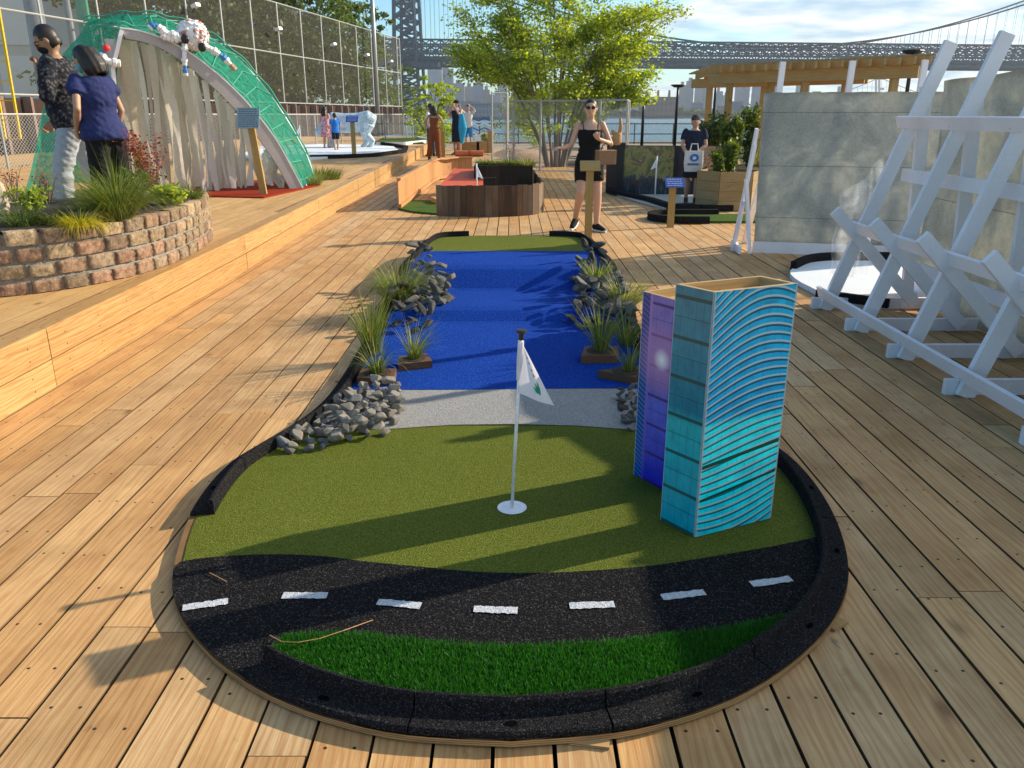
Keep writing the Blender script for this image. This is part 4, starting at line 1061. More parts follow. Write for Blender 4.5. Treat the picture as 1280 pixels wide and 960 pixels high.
for k in range(8):
    for xx in (-.70, .38): m.board(); m.frame_box((xx, 15.56+.115*k, .30), (0,0,1), (0,1,0), (1,0,0), .29, .056, .012)
m.build('box', M['blackwood'], gp)
m = MB(); m.prism([(-.68, 15.52), (.36, 15.52), (.36, 16.45), (-.68, 16.45)], .01, .57); m.build('soil', M['soil'], gp)
for k in range(6):
    tuft(-.55+.17*k, 15.75+random.uniform(0,.4), .56, 170, random.uniform(.15,.24), .9, .014, 'grassblade', 'bright weeds growing in the charred box planter', .6, (0,0), .13, 'weeds in the charred box planter', 'weed_clump')
shrub(0, 0, .5, .12, 60, .03, 'redleaf', 'thin reddish seedling sticking up from the charred box planter', name='seedling', xy=(-.02, 16.1), z=.57, stems=4, cat='plant')
x, y = .0, 0
tuft(-.33, 14.75, .01, 90, .30, .5, .012, 'grassblade', 'green tuft squeezed between the charred boxes', .4, (0,0), .06)
golf_flag((-.60, 14.0, .02), .70, 'white flag at the hole behind the curved dark wall', (0, 0), False, 1, None, .17)
# sign posts
def signpost(name, label, x, y, z, h, plate, backside=False, w=.13, lean=(0,0), pw=.09):
    t = thing(name, label, 'sign', (x, y, z))
    m = MB(); m.board(); m.beam((x, y, z), (x+lean[0], y+lean[1], z+h), pw, pw*.55, (0, 1, 0)); m.build('post', M['post'], t)
    c = Vector((x+lean[0], y+lean[1], z+h))
    return t, c
t, c = signpost('sign_post', 'timber sign post seen from behind, in front of the woman in black', 0.97, 10.27, 0, .86, None)
m = MB(); m.board(); m.frame_box(c + Vector((0, -.01, .035)), (1,0,0), (0,.5,.86), (0,-.86,.5), .125, .065, .012); m.build('sign_board', M['post'], t)
m = MB(); m.frame_box(c + Vector((0, .006, .044)), (1,0,0), (0,.5,.86), (0,-.86,.5), .118, .06, .004); m.build('sign_plate', plain('blue sign plate', (.03,.10,.42), .4, .05), t)
t, c = signpost('sign_post', 'timber sign post with a blue tilted plate in front of the painted low wall', 2.22, 11.34, 0, .56, None)
M['bluesign'] = plain('blue enamel', (.035,.11,.42), .35, .05); M['ink'] = plain('white lettering', (.75,.78,.85), .5, .03)
def plate(t, c, w, h, mat, ink, ang=.6, rows=4, seed=1, dirx=(1,0,0)):
    X = Vector(dirx).normalized(); back = Vector((-X.y, X.x, 0)); Y = (back*math.cos(ang) + Vector((0,0,1))*math.sin(ang)); Z = X.cross(Y)
    m = MB(); m.frame_box(c, X, Y, Z, w/2, h/2, .006); p = m.build('plate', mat, t)
    m = MB(); rg = random.Random(seed)
    for r in range(rows):
        yy = h/2 - h*(r+.8)/(rows+.6); x = -w*.40
        while x < w*.38:
            L = rg.uniform(.012, .04); m.frame_box(c + X*(x+L/2) + Y*yy + Z*.0072, X, Y, Z, L/2, h*.022, .0008); x += L + .009
    m.build('lettering', ink, p)
plate(t, c + Vector((.02, -.02, .05)), .26, .17, M['bluesign'], M['ink'], .75)
sx, sy = P_(330, 244, ZU)
t, c = signpost('sign_post', 'timber sign post with a pale text plaque in front of the net tunnel', sx, sy, ZU, .98, None, lean=(-.09, 0), pw=.10)
M['palesign'] = plain('pale plaque', (.24,.33,.37), .5, .06); M['darkink'] = plain('dark lettering', (.08,.11,.16), .6, .05)
plate(t, c + Vector((-.02, -.05, .12)), .33, .31, M['palesign'], M['darkink'], 1.15, 9, 3)
bx, by = P_(443, 195, ZU)
t, c = signpost('sign_post', 'timber sign post with a blue plate in front of the polar bear', bx, by, ZU, .95, None, pw=.12)
plate(t, c + Vector((0, -.03, .08)), .34, .22, M['bluesign'], M['ink'], .9)
x, y = 2.638-.0, 0
t, c = signpost('timber_post', 'short square timber post beside the person in brown overalls', U(554,196,0).x, U(554,196,0).y, 0, .92, None, pw=.16)
tag(t, cat='post')
# ================================================================ painted low wall and its course
def mural():
    t = NT('painted seaweed mural'); s = t.sep(t.uv()); u, v = s[0], s[1]
    n = t.noise(t.comb(t.math('MULTIPLY', u, 9.0), t.math('MULTIPLY', v, 2.2)), 1.0, 5, .65, 1.2)
    c = t.ramp(n, [(.3, (.05,.075,.03)), (.42, (.14,.17,.05)), (.5, (.30,.25,.09)), (.58, (.07,.05,.03)), (.66, (.42,.33,.22)), (.72, (.5,.44,.36)), (.8, (.03,.03,.04))])
    d = t.noise(t.comb(t.math('MULTIPLY', u, 42.0), t.math('MULTIPLY', v, 3.0)), 1.0, 4, .6, .8)
    dk = t.ramp(d, [(.35, (.006,.010,.018)), (.55, (.02,.045,.065)), (.7, (.06,.10,.13))])
    edge_ = t.math('ADD', t.math('MULTIPLY', t.math('SUBTRACT', d, .5), .5), .36)
    f = t.math('LESS_THAN', v, edge_)
    a = t.noise(t.comb(t.math('MULTIPLY', u, 24.0), t.math('MULTIPLY', v, 9.0)), 1.0, 3, .5, 1.5)
    art = t.ramp(a, [(.35, (.55,.20,.05)), (.45, (.75,.5,.3)), (.55, (.12,.06,.06)), (.62, (.70,.62,.6)), (.7, (.25,.12,.3))], 'CONSTANT')
    inart = t.math('MULTIPLY', t.math('GREATER_THAN', u, .62), t.math('LESS_THAN', u, .82))
    c = t.mix(inart, c, art)
    blk = t.math('MULTIPLY', t.math('GREATER_THAN', u, .52), t.math('LESS_THAN', u, .62))
    c = t.mix(blk, c, (.015,.018,.03))
    return t.done(t.pbr(t.mix(f, c, dk), .25, None, 0, .5))
M['mural'] = mural()
lw = thing('painted_low_wall', 'waist-high wall painted with brown and green kelp above black-blue seagrass', 'wall', (3.0, 16.4, 0))
m = MB(); P = resample(smooth_curve([(1.93, 16.6, 0), (2.3, 16.2, 0), (2.9, 16.0, 0), (3.6, 16.0, 0), (4.4, 16.2, 0)], 8), .15); tot = len(P)-1
for i, (a, b) in enumerate(zip(P, P[1:])):
    uu0, uu1 = i/tot, (i+1)/tot
    m.quad(a + Vector((0,0,.01)), b + Vector((0,0,.01)), b + Vector((0,0,.92)), a + Vector((0,0,.92)), ((uu0,0),(uu1,0),(uu1,1),(uu0,1)))
m.build('mural', M['mural'], lw)
m = MB()
for a, b in zip(P, P[1:]): m.beam(a + Vector((0,.06,.465)), b + Vector((0,.06,.465)), .09, .93)
m.build('core', M['lamp'], lw)
kc = thing('grey_course', 'flat grey miniature golf hole with black kerb before the painted low wall', 'golf course', (3, 14.5, 0))
m = MB(); m.prism([(2.5, 13.5), (3.5, 13.5), (3.9, 15.9), (2.0, 15.9), (2.25, 14.5)], .003, .03); m.build('mat', plain('grey stage mat', (.40,.40,.36), .8, .1), kc)
m = MB()
for a, b in zip([(1.95,16.5),(2.05,15.9),(2.45,14.6),(2.62,13.5),(3.1,13.3)], [(2.05,15.9),(2.45,14.6),(2.62,13.5),(3.1,13.3),(3.6,13.3)]): m.beam((*a, .055), (*b, .055), .13, .09)
m.build('kerb', M['rubber'], kc)
m = MB(); m.prism([(2.75, 13.4), (3.9, 13.4), (3.9, 14.2), (2.7, 14.2)], .031, .036); m.build('turf', M['green2'], kc)
gc = thing('green_course', 'narrow green turf hole with a rounded black kerb beside the hexagonal planter', 'golf course', (3, 12.3, 0))
m = MB(); m.prism([(2.25, 11.75), (3.95, 11.75), (3.95, 12.7), (2.3, 12.55), (2.12, 12.15)], .003, .035); m.build('turf', M['green2'], gc)
P = smooth_curve([(2.85, 11.72, 0), (2.4, 11.75, 0), (2.12, 12.0, 0), (2.12, 12.35, 0), (2.4, 12.6, 0), (3.2, 12.62, 0)], 6); m = MB()
for a, b in zip(P, P[1:]): m.beam((a.x, a.y, .055), (b.x, b.y, .055), .10, .10)
m.build('kerb', M['rubber'], gc)
golf_flag((2.55, 14.6, .03), .78, 'small white flag in front of the painted low wall', (0, 0), False, -1, None, .15)
# wooden hand on the wall, grey driftwood lump
m = MB()
hx, hy = U(772, 182, Y=16.3).x, 16.3
m.tube([(hx-.02, hy, .93), (hx-.02, hy, 1.05), (hx+.01, hy, 1.16)], [.09, .10, .07], 10); m.tube([(hx+.03, hy, 1.14), (hx+.05, hy, 1.28), (hx+.03, hy, 1.44)], [.045, .038, .022], 8)
m.tube([(hx-.05, hy, 1.12), (hx-.11, hy, 1.2), (hx-.13, hy, 1.21)], [.045, .04, .02], 8); m.tube([(hx-.06, hy, 1.02), (hx-.15, hy, 1.08)], [.04, .02], 8)
o = m.build('wooden_hand', M['fencewood']); voxel(o, .012, 3, (.4,.2,.09), M['fencewood']); tag(o, 'carved brown wooden hand with one finger raised on top of the painted wall', 'sculpture')
m = MB(); m.box((hx, 16.3, .95), .30, .12, .05); tag(m.build('sculpture_base', M['lamp']), 'small dark base block under the wooden hand', 'base')
m = MB(); gx = U(712+0, 182, Y=16.6).x
for k in range(9): m.ball((hx-.55+.07*k, 16.6, .95+.10*math.sin((k+1)*.33)), .09, .08, .09)
o = m.build('driftwood_heap', M['rock']); voxel(o, .02, 2, (.3,.3,.3), M['rock']); tag(o, 'grey rounded driftwood heap behind the painted wall left of the wooden hand', 'driftwood')
# ================================================================ hexagonal planters with tall plants
def hexplanter(cx, cy, r, h, label, rot=0.0):
    t = thing('hexagonal_planter', label, 'planter', (cx, cy, 0))
    m = MB(); n = 6; rows = 4
    for i in range(n):
        a0, a1 = rot + 2*math.pi*i/n, rot + 2*math.pi*(i+1)/n
        for k in range(rows):
            z = h*(k+.5)/rows; m.board()
            m.beam((cx+r*math.cos(a0), cy+r*math.sin(a0), z), (cx+r*math.cos(a1), cy+r*math.sin(a1), z), .03, h/rows-.004)
    m.build('timber_sides', M['hexwood'], t)
    m = MB(); m.prism([(cx+r*.95*math.cos(rot+2*math.pi*i/n), cy+r*.95*math.sin(rot+2*math.pi*i/n)) for i in range(n)], .01, h-.04); m.build('soil', M['soil'], t)
hexplanter(3.62, 13.75, .52, .62, 'nearest hexagonal timber planter beside the person with the tote bag', .0)
hexplanter(4.35, 15.3, .6, .60, 'second hexagonal timber planter behind the nearest one under the pergola', .3)
hexplanter(4.2, 17.4, .6, .60, 'hexagonal timber planter farthest back under the pergola', .1)
def tallplant(x, y, z, h, r, n, lab, mat='leaf2', size=.075): shrub(0, 0, h, r, int(n*2.0), size, mat, lab, z=z, stems=9, name='bushy_plant', xy=(x, y), cat='plant', zlo=.1)
tallplant(3.62, 13.85, .58, .50, .22, 500, 'leafy plant growing in the nearest hexagonal planter')
tallplant(3.42, 13.6, .58, .35, .2, 300, 'short leafy plant at the front of the nearest hexagonal planter')
tallplant(4.0, 15.2, .56, .92, .30, 1500, 'tall leafy plant in the second hexagonal planter left of the far panel', size=.085)
tallplant(4.42, 15.5, .56, 1.15, .22, 1100, 'tallest leafy spire beside the pergola post')
tallplant(4.15, 17.3, .56, .95, .42, 1500, 'leafy bush in the farthest hexagonal planter')
tallplant(3.95, 16.9, .3, 1.05, .13, 700, 'narrow dark evergreen against the left pergola post', 'darkleaf', .05)
tuft(4.55, 15.9, .6, 40, 1.0, .3, .012, 'grasslight', 'tan feathery grass plumes between the pergola posts', .2, (0,0), .3, None, 'grass_plume')
shrub(0, 0, .22, .12, 80, .04, 'redleaf', 'small red flowering plant at the right of the second hexagonal planter', name='flower', xy=(4.5, 14.95), z=.56, stems=5, cat='plant')
# ================================================================ pergola
pg = thing('pergola', 'open timber pergola with slatted roof and square posts beyond the far panel', 'pergola', (5.8, 17.5, 0))
A, B = Vector((4.85, 19.0, 0)), Vector((7.40, 16.3, 0)); dv = (B-A).normalized(); per = Vector((dv.y, -dv.x, 0)); per = per if per.y > 0 else -per
per = Vector((-dv.y, dv.x, 0))
def pg_post(p, h):
    m = MB(); m.board(); m.beam((p.x, p.y, 0), (p.x, p.y, h), .13, .13, (0, 1, 0)); m.build('post', M['pergola'], pg)
for s in (0, .48, .97): pg_post(A.lerp(B, s), 2.32)
A2 = Vector((5.07, 22.0, 0)); B2 = A2 + (B-A)
A2 = Vector((5.10, 22.0, 0)); B2 = B + (A2-A)
for s in (0, .42, .97): pg_post(A2.lerp(B2, s), 2.32)
pg_post(Vector((5.62, 18.5, 0)), 2.32)
m = MB()
for a, b in ((A, B), (A2, B2)):
    m.board(); m.beam(a - dv*.5 + Vector((0,0,2.26)) + per*.085, b + dv*.35 + Vector((0,0,2.26)) + per*.085, .04, .22)
    m.board(); m.beam(a - dv*.5 + Vector((0,0,2.26)) - per*.085, b + dv*.35 + Vector((0,0,2.26)) - per*.085, .04, .22)
m.build('main_beam', M['pergola'], pg)
cr = (A2-A)
for k in range(17):
    s = -.10 + 1.18*k/16; p = A + (B-A)*s; q = A2 + (B2-A2)*s; e = (q-p).normalized(); m = MB(); m.board()
    m.beam(p - e*.55 + Vector((0,0,2.44)), q + e*.45 + Vector((0,0,2.44)), .04, .13); m.build('rafter', M['pergola'], pg)
m = MB()
for k in range(9):
    s = -.12 + 1.24*k/8; m.board(); p = A - dv*.6 + cr*s; q = B + dv*.45 + cr*s; m.beam(p + Vector((0,0,2.525)), q + Vector((0,0,2.525)), .04, .04)
m.build('roof_batten', M['pergola'], pg)
# ================================================================ net tunnel
tn = thing('net_tunnel', 'wave-shaped tunnel with a grey arch front, green fishing net and hanging cloth strips', 'tunnel', (-4.6, 12.6, ZU))
fF, fL = Vector((-3.42, 13.3, 0)), Vector((-5.72, 12.0, 0)); fx = (fF - fL)
def onfront(px, py):
    """point of the arch plane seen at that pixel"""
    a = U(px, py, Y=1.0) - Vector((0, 0, H)); n = Vector((fx.y, -fx.x, 0)).normalized()
    tt = (fL - Vector((0, 0, H))).dot(n)/a.dot(n); return Vector((0, 0, H)) + a*tt
arcpx = [(150,36),(175,40),(205,50),(235,66),(265,88),(295,115),(322,145),(345,176),(362,206),(378,236)]
inpx = [(157,48),(178,52),(200,60),(228,77),(256,100),(284,126),(308,153),(330,183),(348,210),(362,236)]
ou = smooth_curve([onfront(*p) for p in arcpx], 6); inn = smooth_curve([onfront(*p) for p in inpx], 6)
nf = Vector((fx.y, -fx.x, 0)).normalized(); nf = nf if nf.y < 0 else -nf
m = MB()
for (a, b, c, d) in zip(ou, ou[1:], inn, inn[1:]):
    m.quad(a + nf*.03, b + nf*.03, d + nf*.03, c + nf*.03); m.quad(a - nf*.03, c - nf*.03, d - nf*.03, b - nf*.03)
    m.quad(a + nf*.03, a - nf*.03, b - nf*.03, b + nf*.03); m.quad(c + nf*.03, d + nf*.03, d - nf*.03, c - nf*.03)
m.build('arch_front', plain('grey arch board', (.40,.37,.36), .7, .1, 4), tn)
m = MB()
for (a, b) in zip(ou, ou[1:]): m.beam(a + Vector((0,0,.012)), b + Vector((0,0,.012)), .075, .018)
m.build('arch_edge', M['white'], tn)
l0, l1 = onfront(150, 36), onfront(140, 90); m = MB(); q = [onfront(152, 38), onfront(141, 85), onfront(146, 140), onfront(158, 236)]
for a, b in zip(q, q[1:]): m.beam(a, b, .05, .10, nf)
m.build('left_upright', M['white'], tn)
back = smooth_curve([U(x, y, Y=Y) for x, y, Y in [(105,30,13.4),(140,24,13.5),(178,21,13.6),(215,27,13.8),(255,42,14.0),(290,66,14.1),(322,98,14.3),(350,135,14.4),(372,172,14.5),(388,205,14.6),(396,236,14.6)]], 6)
# front edge of the net for the same number of points
def sample(c, n):
    return [c[int(round(i*(len(c)-1)/(n-1)))] for i in range(n)]
N_ = 46; fa, ba = sample(ou, N_), sample(back, N_)
def netsurf(fa, ba, name, nv=10, amp=.05):
    m = MB(); m.smooth = True; g = []
    for i in range(len(fa)):
        for j in range(nv+1):
            s = j/nv; p = fa[i].lerp(ba[i], s); p = p + Vector((0, 0, .10*math.sin(s*3.14) + amp*noise.noise(Vector((i*.35, j*.8, 1)))))
            g.append(p)
    b = m.pts(g); W = nv+1
    for i in range(len(fa)-1):
        for j in range(nv): q = b+i*W+j; m.face((q, q+1, q+W+1, q+W))
    return m.build(name, M['net'], tn)
netsurf(fa, ba, 'net')
# left side of the net falling to the deck
lf = [onfront(152, 38), onfront(146, 90), onfront(150, 140), onfront(158, 190), onfront(160, 238)]
lb = [U(105,30,Y=13.4), U(78,70,Y=13.2), U(60,120,Y=13.1), U(45,185,Y=13.0), U(30,243,Y=13.0)]
netsurf(sample(smooth_curve(lf, 6), 20), sample(smooth_curve(lb, 6), 20), 'net_side', 12, .12)
m = MB()
for cvs in (back, ou):
    for off in (.03, .08): m.tube([p + Vector((0,0,off + .02*math.sin(i))) for i, p in enumerate(cvs)], .011, 5)
for k in range(14):
    i = int((k+.5)/14*(N_-1)); m.tube([fa[i] + Vector((0,0,.03)), fa[i].lerp(ba[min(N_-1, i+2)], .5) + Vector((0,0,.14)), ba[min(N_-1, i+3)] + Vector((0,0,.03))], .009, 4)
m.build('net_ropes', plain('green rope', (.05,.34,.24), .7, .2), tn)
m = MB()
for s in (.35, .7, 1.0):
    c = [a.lerp(b, s) - Vector((0,0,.02)) for a, b in zip(fa, ba)]; m.tube(c, .02, 6)
m.build('inner_hoop', M['white'], tn)
def inner_z(s):
    """height of the arch inner edge at fraction s of the way from left foot to right foot"""
    X = [(p - fL).dot(fx)/fx.length_squared for p in inn]; Z = [p.z for p in inn]; o_ = sorted(zip(X, Z))
    return float(np.interp(s, [a for a, _ in o_], [b for _, b in o_]))
s = .03; cols = [(.74,.66,.52),(.80,.73,.60),(.68,.61,.50),(.84,.79,.68),(.72,.67,.60),(.86,.82,.74),(.60,.54,.45)]
while s < .93:
    for layer in (0, 1):
        if layer and random.random() < .62: continue
        ss = s + layer*.012; w = random.choice([.12, .10, .08, .06, .03]); zt = inner_z(ss) - .01; zb = ZU + random.uniform(.02, .10)
        if zt - zb < .12: continue
        base = fL + fx*ss - nf*(.05 + .10*layer + random.uniform(0, .05)); d = fx.normalized(); m = MB(); m.smooth = True; m.c = random.choice(cols); rowsn = 14; ph = random.uniform(0, 6); tw = random.uniform(-1.0, .9)
        sw = random.uniform(-.06, .06); r_ = []
        for k in range(rowsn+1):
            v = k/rowsn; z = zt + (zb-zt)*v; an = tw*math.sin(v*4+ph); dd = d*math.cos(an) + nf*math.sin(an)
            c = base + d*(.02*math.sin(v*5+ph) + sw*v*v) + nf*(.03*math.sin(v*6+ph)); c.z = z; ww = w*(1+.25*math.sin(v*9+ph))/2
            r_.append(m.pts((c - dd*ww, c + nf*.012*math.sin(v*15), c + dd*ww)))
        for a, b in zip(r_, r_[1:]): m.face((a, a+1, b+1, b)); m.face((a+1, a+2, b+2, b+1))
        m.build('fabric_strip', M['strip'], tn)
    s += random.uniform(.023, .037)
# red mat
mt = [P_(228, 246, ZU), P_(330, 248, ZU), P_(398, 233, ZU), (-4.0, 15.2), (-6.4, 14.2)]
m = MB(); m.prism(mt, ZU+.002, ZU+.02); tag(m.build('red_mat', M['redmat']), 'brick-red rubber mat under the net tunnel', 'mat')
m = MB(); x, y = P_(388, 229, ZU); m.box((x, y, ZU+.05), .16, .12, .09); m.box((x, y-.01, ZU+.10), .10, .08, .02); tag(m.build('black_block', M['rubber']), 'small black weight block at the right foot of the net tunnel', 'block')
# plastic-bottle creature on the arch
cr_ = thing('bottle_creature', 'white octopus-like creature of plastic bottles with dark eyes, sprawled over the tunnel arch', 'sculpture', tuple(onfront(232, 60) + Vector((0,0,.05))))
hd = onfront(241, 44) - nf*.05; m = MB(); m.smooth = True
m.ball(hd, .21, .20, .215, 16, 12)
for k in range(150):
    v = Vector((random.gauss(0,1), random.gauss(0,1), random.gauss(0,1))).normalized(); m.c = random.choice([(.8,.8,.8),(.75,.72,.7),(.8,.8,.78),(.6,.2,.15),(.7,.7,.75)])
    p = hd + v*.205; m.box(p, .05, .04, .035, random.uniform(0, 3))
m.build('head', M['paint'], cr_)
for (px, py) in ((229, 50), (250, 60)):
    c = onfront(px, py) + nf*.17; m = MB(); m.ball(c, .060, .04, .065); m.build('eye', M['black'], cr_)
def arm(pts, name='arm', r=.055):
    m = MB(); P = resample(smooth_curve(pts, 8), .05); cs = [(.8,.8,.8),(.82,.82,.84),(.78,.78,.8),(.05,.22,.55),(.8,.8,.8),(.45,.27,.18),(.7,.8,.85)]
    for i, (a, b) in enumerate(zip(P, P[1:])):
        m.c = cs[(i//2) % len(cs)]; rr = r*(1 + .25*math.sin(i*1.9))*(1-.3*i/len(P)); m.tube([a, a.lerp(b, .2), b], [rr*.7, rr, rr*.9], 8)
    m.build(name, M['paint'], cr_)
g = lambda x, y, o=.10: onfront(x, y) + nf*o
arm([g(247, 56), g(262, 62), g(280, 74), g(292, 88)]); arm([g(230, 55), g(229, 72), g(231, 95)], r=.045)
arm([g(222, 46), g(206, 42), g(194, 32), g(186, 36)], r=.06); arm([g(150, 80), g(138, 78), g(127, 72), g(132, 62)], r=.055); arm([g(225, 48), g(212, 50), g(200, 44)], r=.05)
m = MB(); m.c = (.7,.03,.03); m.ball(g(132, 61, .14), .05); m.build('red_cap', M['paint'], cr_)
# ================================================================ PEOPLE
def V3(t): return Vector(t)
def person(label, loc, h, rot, pose, wear, fine=True, group=None, skin=(.50,.30,.20), female=False, lean=(0,0), headturn=0.0, nod=0.0):
    """pose: points in a 1.70 m figure that faces local +Y; rot turns it about Z"""
    t = thing('person', label, 'person', loc, group); k = h/1.70
    Rz = Matrix.Rotation(rot, 3, 'Z'); L = Vector(loc)
    lx, ly = lean
    def T(p): return L + Rz @ (Vector(p)*k)
    P = dict(LH=(-.085,0,.90), RH=(.085,0,.90), LK=(-.10,.02,.49), RK=(.10,.02,.49), LA=(-.10,-.01,.09), RA=(.10,-.01,.09),
             LS=(-.175+lx,ly,1.39), RS=(.175+lx,ly,1.39), LE=(-.25,-.02,1.12), RE=(.25,-.02,1.12), LW=(-.25,.06,.87), RW=(.25,.06,.87))
    if female: P['LS'] = (-.155+lx, ly, 1.38); P['RS'] = (.155+lx, ly, 1.38)
    P.update({a: b for a, b in pose.items() if a in P}); P = {a: Vector(b) for a, b in P.items()}
    hipc = (P['LH']+P['RH'])/2; sh = (P['LS']+P['RS'])/2; X = (P['RS']-P['LS']).normalized(); Xh = (P['RH']-P['LH']).normalized()
    up = (sh-hipc).normalized(); Yf = up.cross(X).normalized()
    def XY(s):
        x = Xh.lerp(X, s).normalized(); return x, up.cross(x).normalized()
    # torso rings: (fraction hip->shoulder, half width, half depth)
    tor = [(-.18,.135,.105),(-.06,.168,.125),(.08,.166,.12),(.26,.145,.105),(.42,.135,.10),(.62,.155,.115),(.80,.165,.118),(.95,.150,.098),(1.05,.095,.07),(1.10,.055,.055)]
    if female: tor = [(-.18,.14,.115),(-.06,.175,.13),(.08,.165,.12),(.26,.133,.10),(.42,.120,.092),(.62,.140,.118),(.80,.145,.108),(.95,.132,.088),(1.05,.085,.062),(1.10,.048,.05)]
    def torso(m, grow=0.0, f0=-.18, f1=1.10, belly=0.0):
        fs = sorted({f for f, _, _ in tor if f0 <= f <= f1} | {f0, f1}); rs = []
        for f in fs:
            rx = float(np.interp(f, [a for a,_,_ in tor], [b for _,b,_ in tor])) + grow; ry = float(np.interp(f, [a for a,_,_ in tor], [c for _,_,c in tor])) + grow
            x, y = XY(min(1, max(0, f))); c = hipc.lerp(sh, f) + y*(.012*math.sin(f*3) + belly*math.exp(-((f-.3)/.3)**2))
            rs.append((T(c), rx*k, (ry+belly*.5*math.exp(-((f-.3)/.3)**2))*k, Rz @ x, Rz @ y))
        m.rings(rs, 18)
    def limb(m, pts, rs, grow=0.0, f=1.0):
        """tapered chain, cut at fraction f of its length"""
        pts = [Vector(p) for p in pts]; rs = [r+grow*(.35 if (i == 0 and len(rs) == 5 and rs[0] < .06) else 1) for i, r in enumerate(rs)]
        tot = sum((b-a).length for a, b in zip(pts, pts[1:])); left = tot*f; op, orr = [pts[0]], [rs[0]]
        for (a, b, ra, rb) in zip(pts, pts[1:], rs, rs[1:]):
            Ls = (b-a).length
            if left <= 1e-4: break
            s = min(1, left/Ls); op.append(a.lerp(b, s)); orr.append(ra+(rb-ra)*s); left -= Ls
        m.tube([T(p) for p in op], [r*k for r in orr], 12)
        for p, r in list(zip(op, orr))[:-1]: m.ball(T(p), r*k*.99, n=10, m=7)
    def armpts(s):
        S, E, W = P[s+'S'], P[s+'E'], P[s+'W']
        return [S, S.lerp(E, .35), E, E.lerp(W, .3), W], [.050, .046, .036, .040, .026] if not female else [.043, .039, .031, .034, .022]
    def legpts(s):
        A, K, B = P[s+'H'], P[s+'K'], P[s+'A']
        return [A, A.lerp(K, .4), K, K.lerp(B, .3), B], [.088, .078, .056, .056, .036]
    neck0 = sh + up*.02; hc = sh + up*.19 + Yf*.02
    hr = Matrix.Rotation(headturn, 3, up) @ Matrix.Rotation(-nod, 3, X)
    Hx, Hy, Hz = hr @ X, hr @ Yf, hr @ up
    hc = hc + (Hy - Yf)*.03 + Vector((0,0,0))
    HB = Matrix((Rz @ Hx, Rz @ Hy, Rz @ Hz)).transposed()
    m = MB(); torso(m)
    for s in ('L', 'R'):
        p, r = armpts(s); limb(m, p, r); p, r = legpts(s); limb(m, p, r)
    m.tube([T(neck0 - up*.03), T(neck0 + up*.05), T(hc - Hz*.05)], [.060*k, .050*k, .050*k], 12)
    hs = .95 if female else 1.0
    m.ball(T(hc), .076*k*hs, .092*k*hs, .112*k*hs, 16, 12, HB)
    m.ball(T(hc - Hz*.055 + Hy*.022), .055*k*hs, .062*k, .060*k, 12, 8, HB)
    m.tube([T(hc + Hy*.088 + Hz*.02), T(hc + Hy*.108 - Hz*.018), T(hc + Hy*.085 - Hz*.03)], [.008*k, .015*k, .010*k], 8)
    for sx in (-1, 1): m.ball(T(hc + Hx*(.077*sx) - Hz*.005), .010*k, .020*k, .030*k, 8, 6, HB)
    # hands: palm, four bent fingers of different length, thumb from the side of the palm
    for s, sg in (('L', -1), ('R', 1)):
        E, W = P[s+'E'], P[s+'W']; d = (W-E).normalized(); hd = Vector(pose.get(s+'D', d)).normalized(); d = hd
        side = (Vector(pose.get(s+'N', (1, 0, 0)))); nrm = (side - d*d.dot(side)).normalized(); lat = d.cross(nrm).normalized()
        curl = pose.get(s+'C', .5)
        palm = [W + d*.005, W + d*.045, W + d*.085]
        for q in (-1, 0, 1): m.tube([T(W + lat*.010*q), T(W + d*.045 + lat*.022*q), T(W + d*.085 + lat*.026*q)], [.017*k, .015*k, .012*k], 8)
        for q, fl_ in zip((-1.5, -.5, .5, 1.5), (.060, .074, .078, .068)):
            b = W + d*.083 + lat*(.0175*q); a = b; ang = .15; pts = [b - d*.02, b]
            for sgm in (.45, .32, .23):
                ang += curl*.75; a = a + (d*math.cos(ang) - nrm*math.sin(ang)*sg)*(fl_*sgm); pts.append(a)
            m.tube([T(x) for x in pts], [.0095*k, .0095*k, .009*k, .0085*k, .007*k], 7)
        b = W + d*.02 + lat*.028; m.tube([T(b - lat*.012), T(b + lat*.018 + d*.028), T(b + lat*.022 + d*.058 - nrm*sg*.012)], [.013*k, .011*k, .008*k], 7)
    for s in ('L', 'R'):
        A = P[s+'A']; K = P[s+'K']; fd = Vector(pose.get(s+'F', (0, 1, 0))).normalized()
        m.tube([T(A - fd*.03 - Vector((0,0,.03))), T(A + fd*.06 + Vector((0,0,-.045))), T(A + fd*.15 + Vector((0,0,-.062)))], [.036*k, .034*k, .022*k], 10)
    body = m.build('body', M['skin'], t); voxel(body, (.0085 if fine else .014)*k, 2 if fine else 3, skin, M['skin'])
    def cloth(name, col, fn, size=.012, smooth=4, split=None, parent=None, mat='cloth'):
        m = MB(); fn(m); o = m.build(name, M[mat], parent or t); voxel(o, size*k, smooth, col, M[mat], split)
        if name not in ('face_mask',):
            me = o.data; n_ = len(me.vertices); co_ = np.empty(n_*3); me.vertices.foreach_get('co', co_); co_ = co_.reshape(-1, 3); nv_ = np.array([v.normal[:] for v in me.vertices])
            am = (.011 if fine else .008)*k
            d_ = np.array([abs(noise.noise(Vector((c[0]*7, c[1]*7, c[2]*13 + c[0]*9)))) + .5*abs(noise.noise(Vector((c[0]*17+5, c[1]*17, c[2]*30)))) for c in co_]) - .28
            co_ += nv_*(d_*am*1.6)[:, None]; me.vertices.foreach_set('co', co_.reshape(-1)); me.update()
        return o
    w = wear
